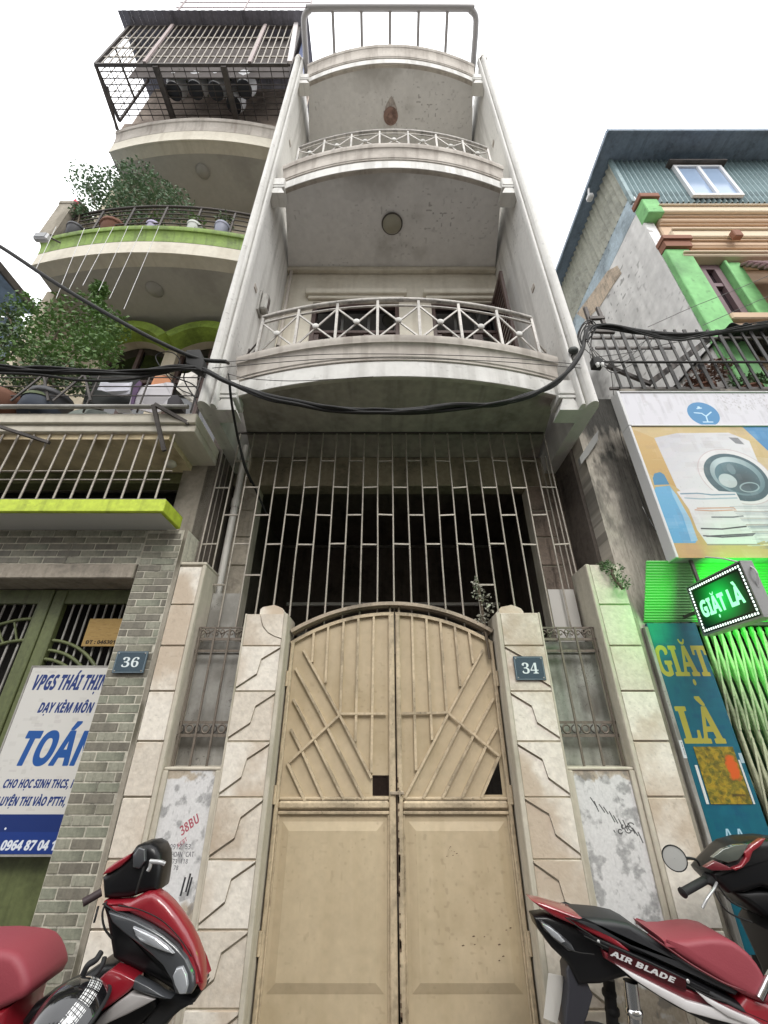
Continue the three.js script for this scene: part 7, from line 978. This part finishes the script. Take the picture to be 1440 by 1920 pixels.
  part(t, 'handle_grip', rod([-1.323, 1.015, 0.74], [-1.375, 0.988, 0.78], 0.017, 14), plain(0.03, 0.016, 0.018, 0.6)); part(t, 'brake_lever', tube([[-1.311, 0.97, 0.76], [-1.301, 0.946, 0.78], [-1.302, 0.921, 0.78]], 0.005, 6, 12), paint.matt);
  part(t, 'hook_strap', tube([[-1.274, 0.769, 0.82], [-1.262, 0.798, 0.82], [-1.243, 0.808, 0.8], [-1.238, 0.826, 0.78]], 0.012, 8, 16), paint.matt); part(t, 'hook_strap', tube([[-1.269, 0.734, 0.82], [-1.223, 0.769, 0.83], [-1.213, 0.788, 0.8], [-1.218, 0.808, 0.78]], 0.01, 8, 16), paint.matt);
  part(t, 'panel_gap', [tube([[-1.273, 0.99, 0.8], [-1.193, 0.959, 0.8], [-1.109, 0.935, 0.8], [-1.041, 0.912, 0.8], [-0.972, 0.887, 0.8], [-0.909, 0.852, 0.8], [-0.856, 0.811, 0.8], [-0.811, 0.761, 0.8]], 0.003, 5, 40), tube([[-1.206, 0.983, 0.79], [-1.103, 0.967, 0.79], [-0.995, 0.931, 0.79], [-0.905, 0.875, 0.79], [-0.837, 0.815, 0.79]], 0.0022, 5, 40)], M.cable);
  part(t, 'brake_cable', tube([[-1.268, 0.993, 0.78], [-1.264, 0.959, 0.8], [-1.244, 0.907, 0.79], [-1.209, 0.866, 0.77]], 0.0045, 5, 24), M.cable); part(t, 'brake_cable', tube([[-1.126, 1.119, 0.79], [-1.128, 1.073, 0.8], [-1.137, 1.024, 0.79]], 0.0045, 5, 24), M.cable);
  wheel(t, 'front_wheel', -0.95, 0.68, 0.235); wheel(t, 'rear_wheel', -2.2, 0.68, 0.235); part(t, 'fork', [rod([-1.0, 0.47, 0.62], [-0.95, 0.24, 0.6], 0.018), rod([-1.0, 0.47, 0.74], [-0.95, 0.24, 0.76], 0.018)], paint.chrome);
  // helmet on the hook
  const c = [-1.233, 0.635, 0.9], R = 0.15, q = new THREE.Quaternion().setFromUnitVectors(V(0, 1, 0), V(-0.62, 0.72, 0.3).normalize());
  const h = thing('helmet', 'shiny black helmet with a white chequered band hung between seat and legshield', 'helmet'), seg = (a, b) => new THREE.SphereGeometry(R, 48, 10, 0, Math.PI * 2, a, b - a).applyQuaternion(q).translate(...c);
  part(h, 'shell', [uvMetres(seg(0, 0.96)), uvMetres(seg(1.32, 1.62))], glossy(0.008, 0.008, 0.009, 0.12));
  const chk = canvasTex(1024, 64, (x, w, hh) => { x.fillStyle = '#dcdcdc'; x.fillRect(0, 0, w, hh); x.fillStyle = '#08080a'; for (let i = 0; i < 64; i++) { x.fillRect(i * 16, 0, 3, hh); if (i % 4 === 0) x.fillRect(i * 16 + 4, 0, 8, hh); } for (const j of [0, 9, 24, 32, 48, 57]) x.fillRect(0, j, w, 4); });
  const band = seg(0.96, 1.32); part(h, 'chequered_band', band, new THREE.MeshPhysicalMaterial({ map: chk, roughness: 0.12, clearcoat: 1 })); part(h, 'helmet_rim', uvMetres(new THREE.TorusGeometry(R, 0.008, 8, 48).rotateX(Math.PI / 2).translate(0, -0.006, 0).applyQuaternion(q).translate(...c)), paint.matt);
}
settle();
renderer.render(scene, camera);
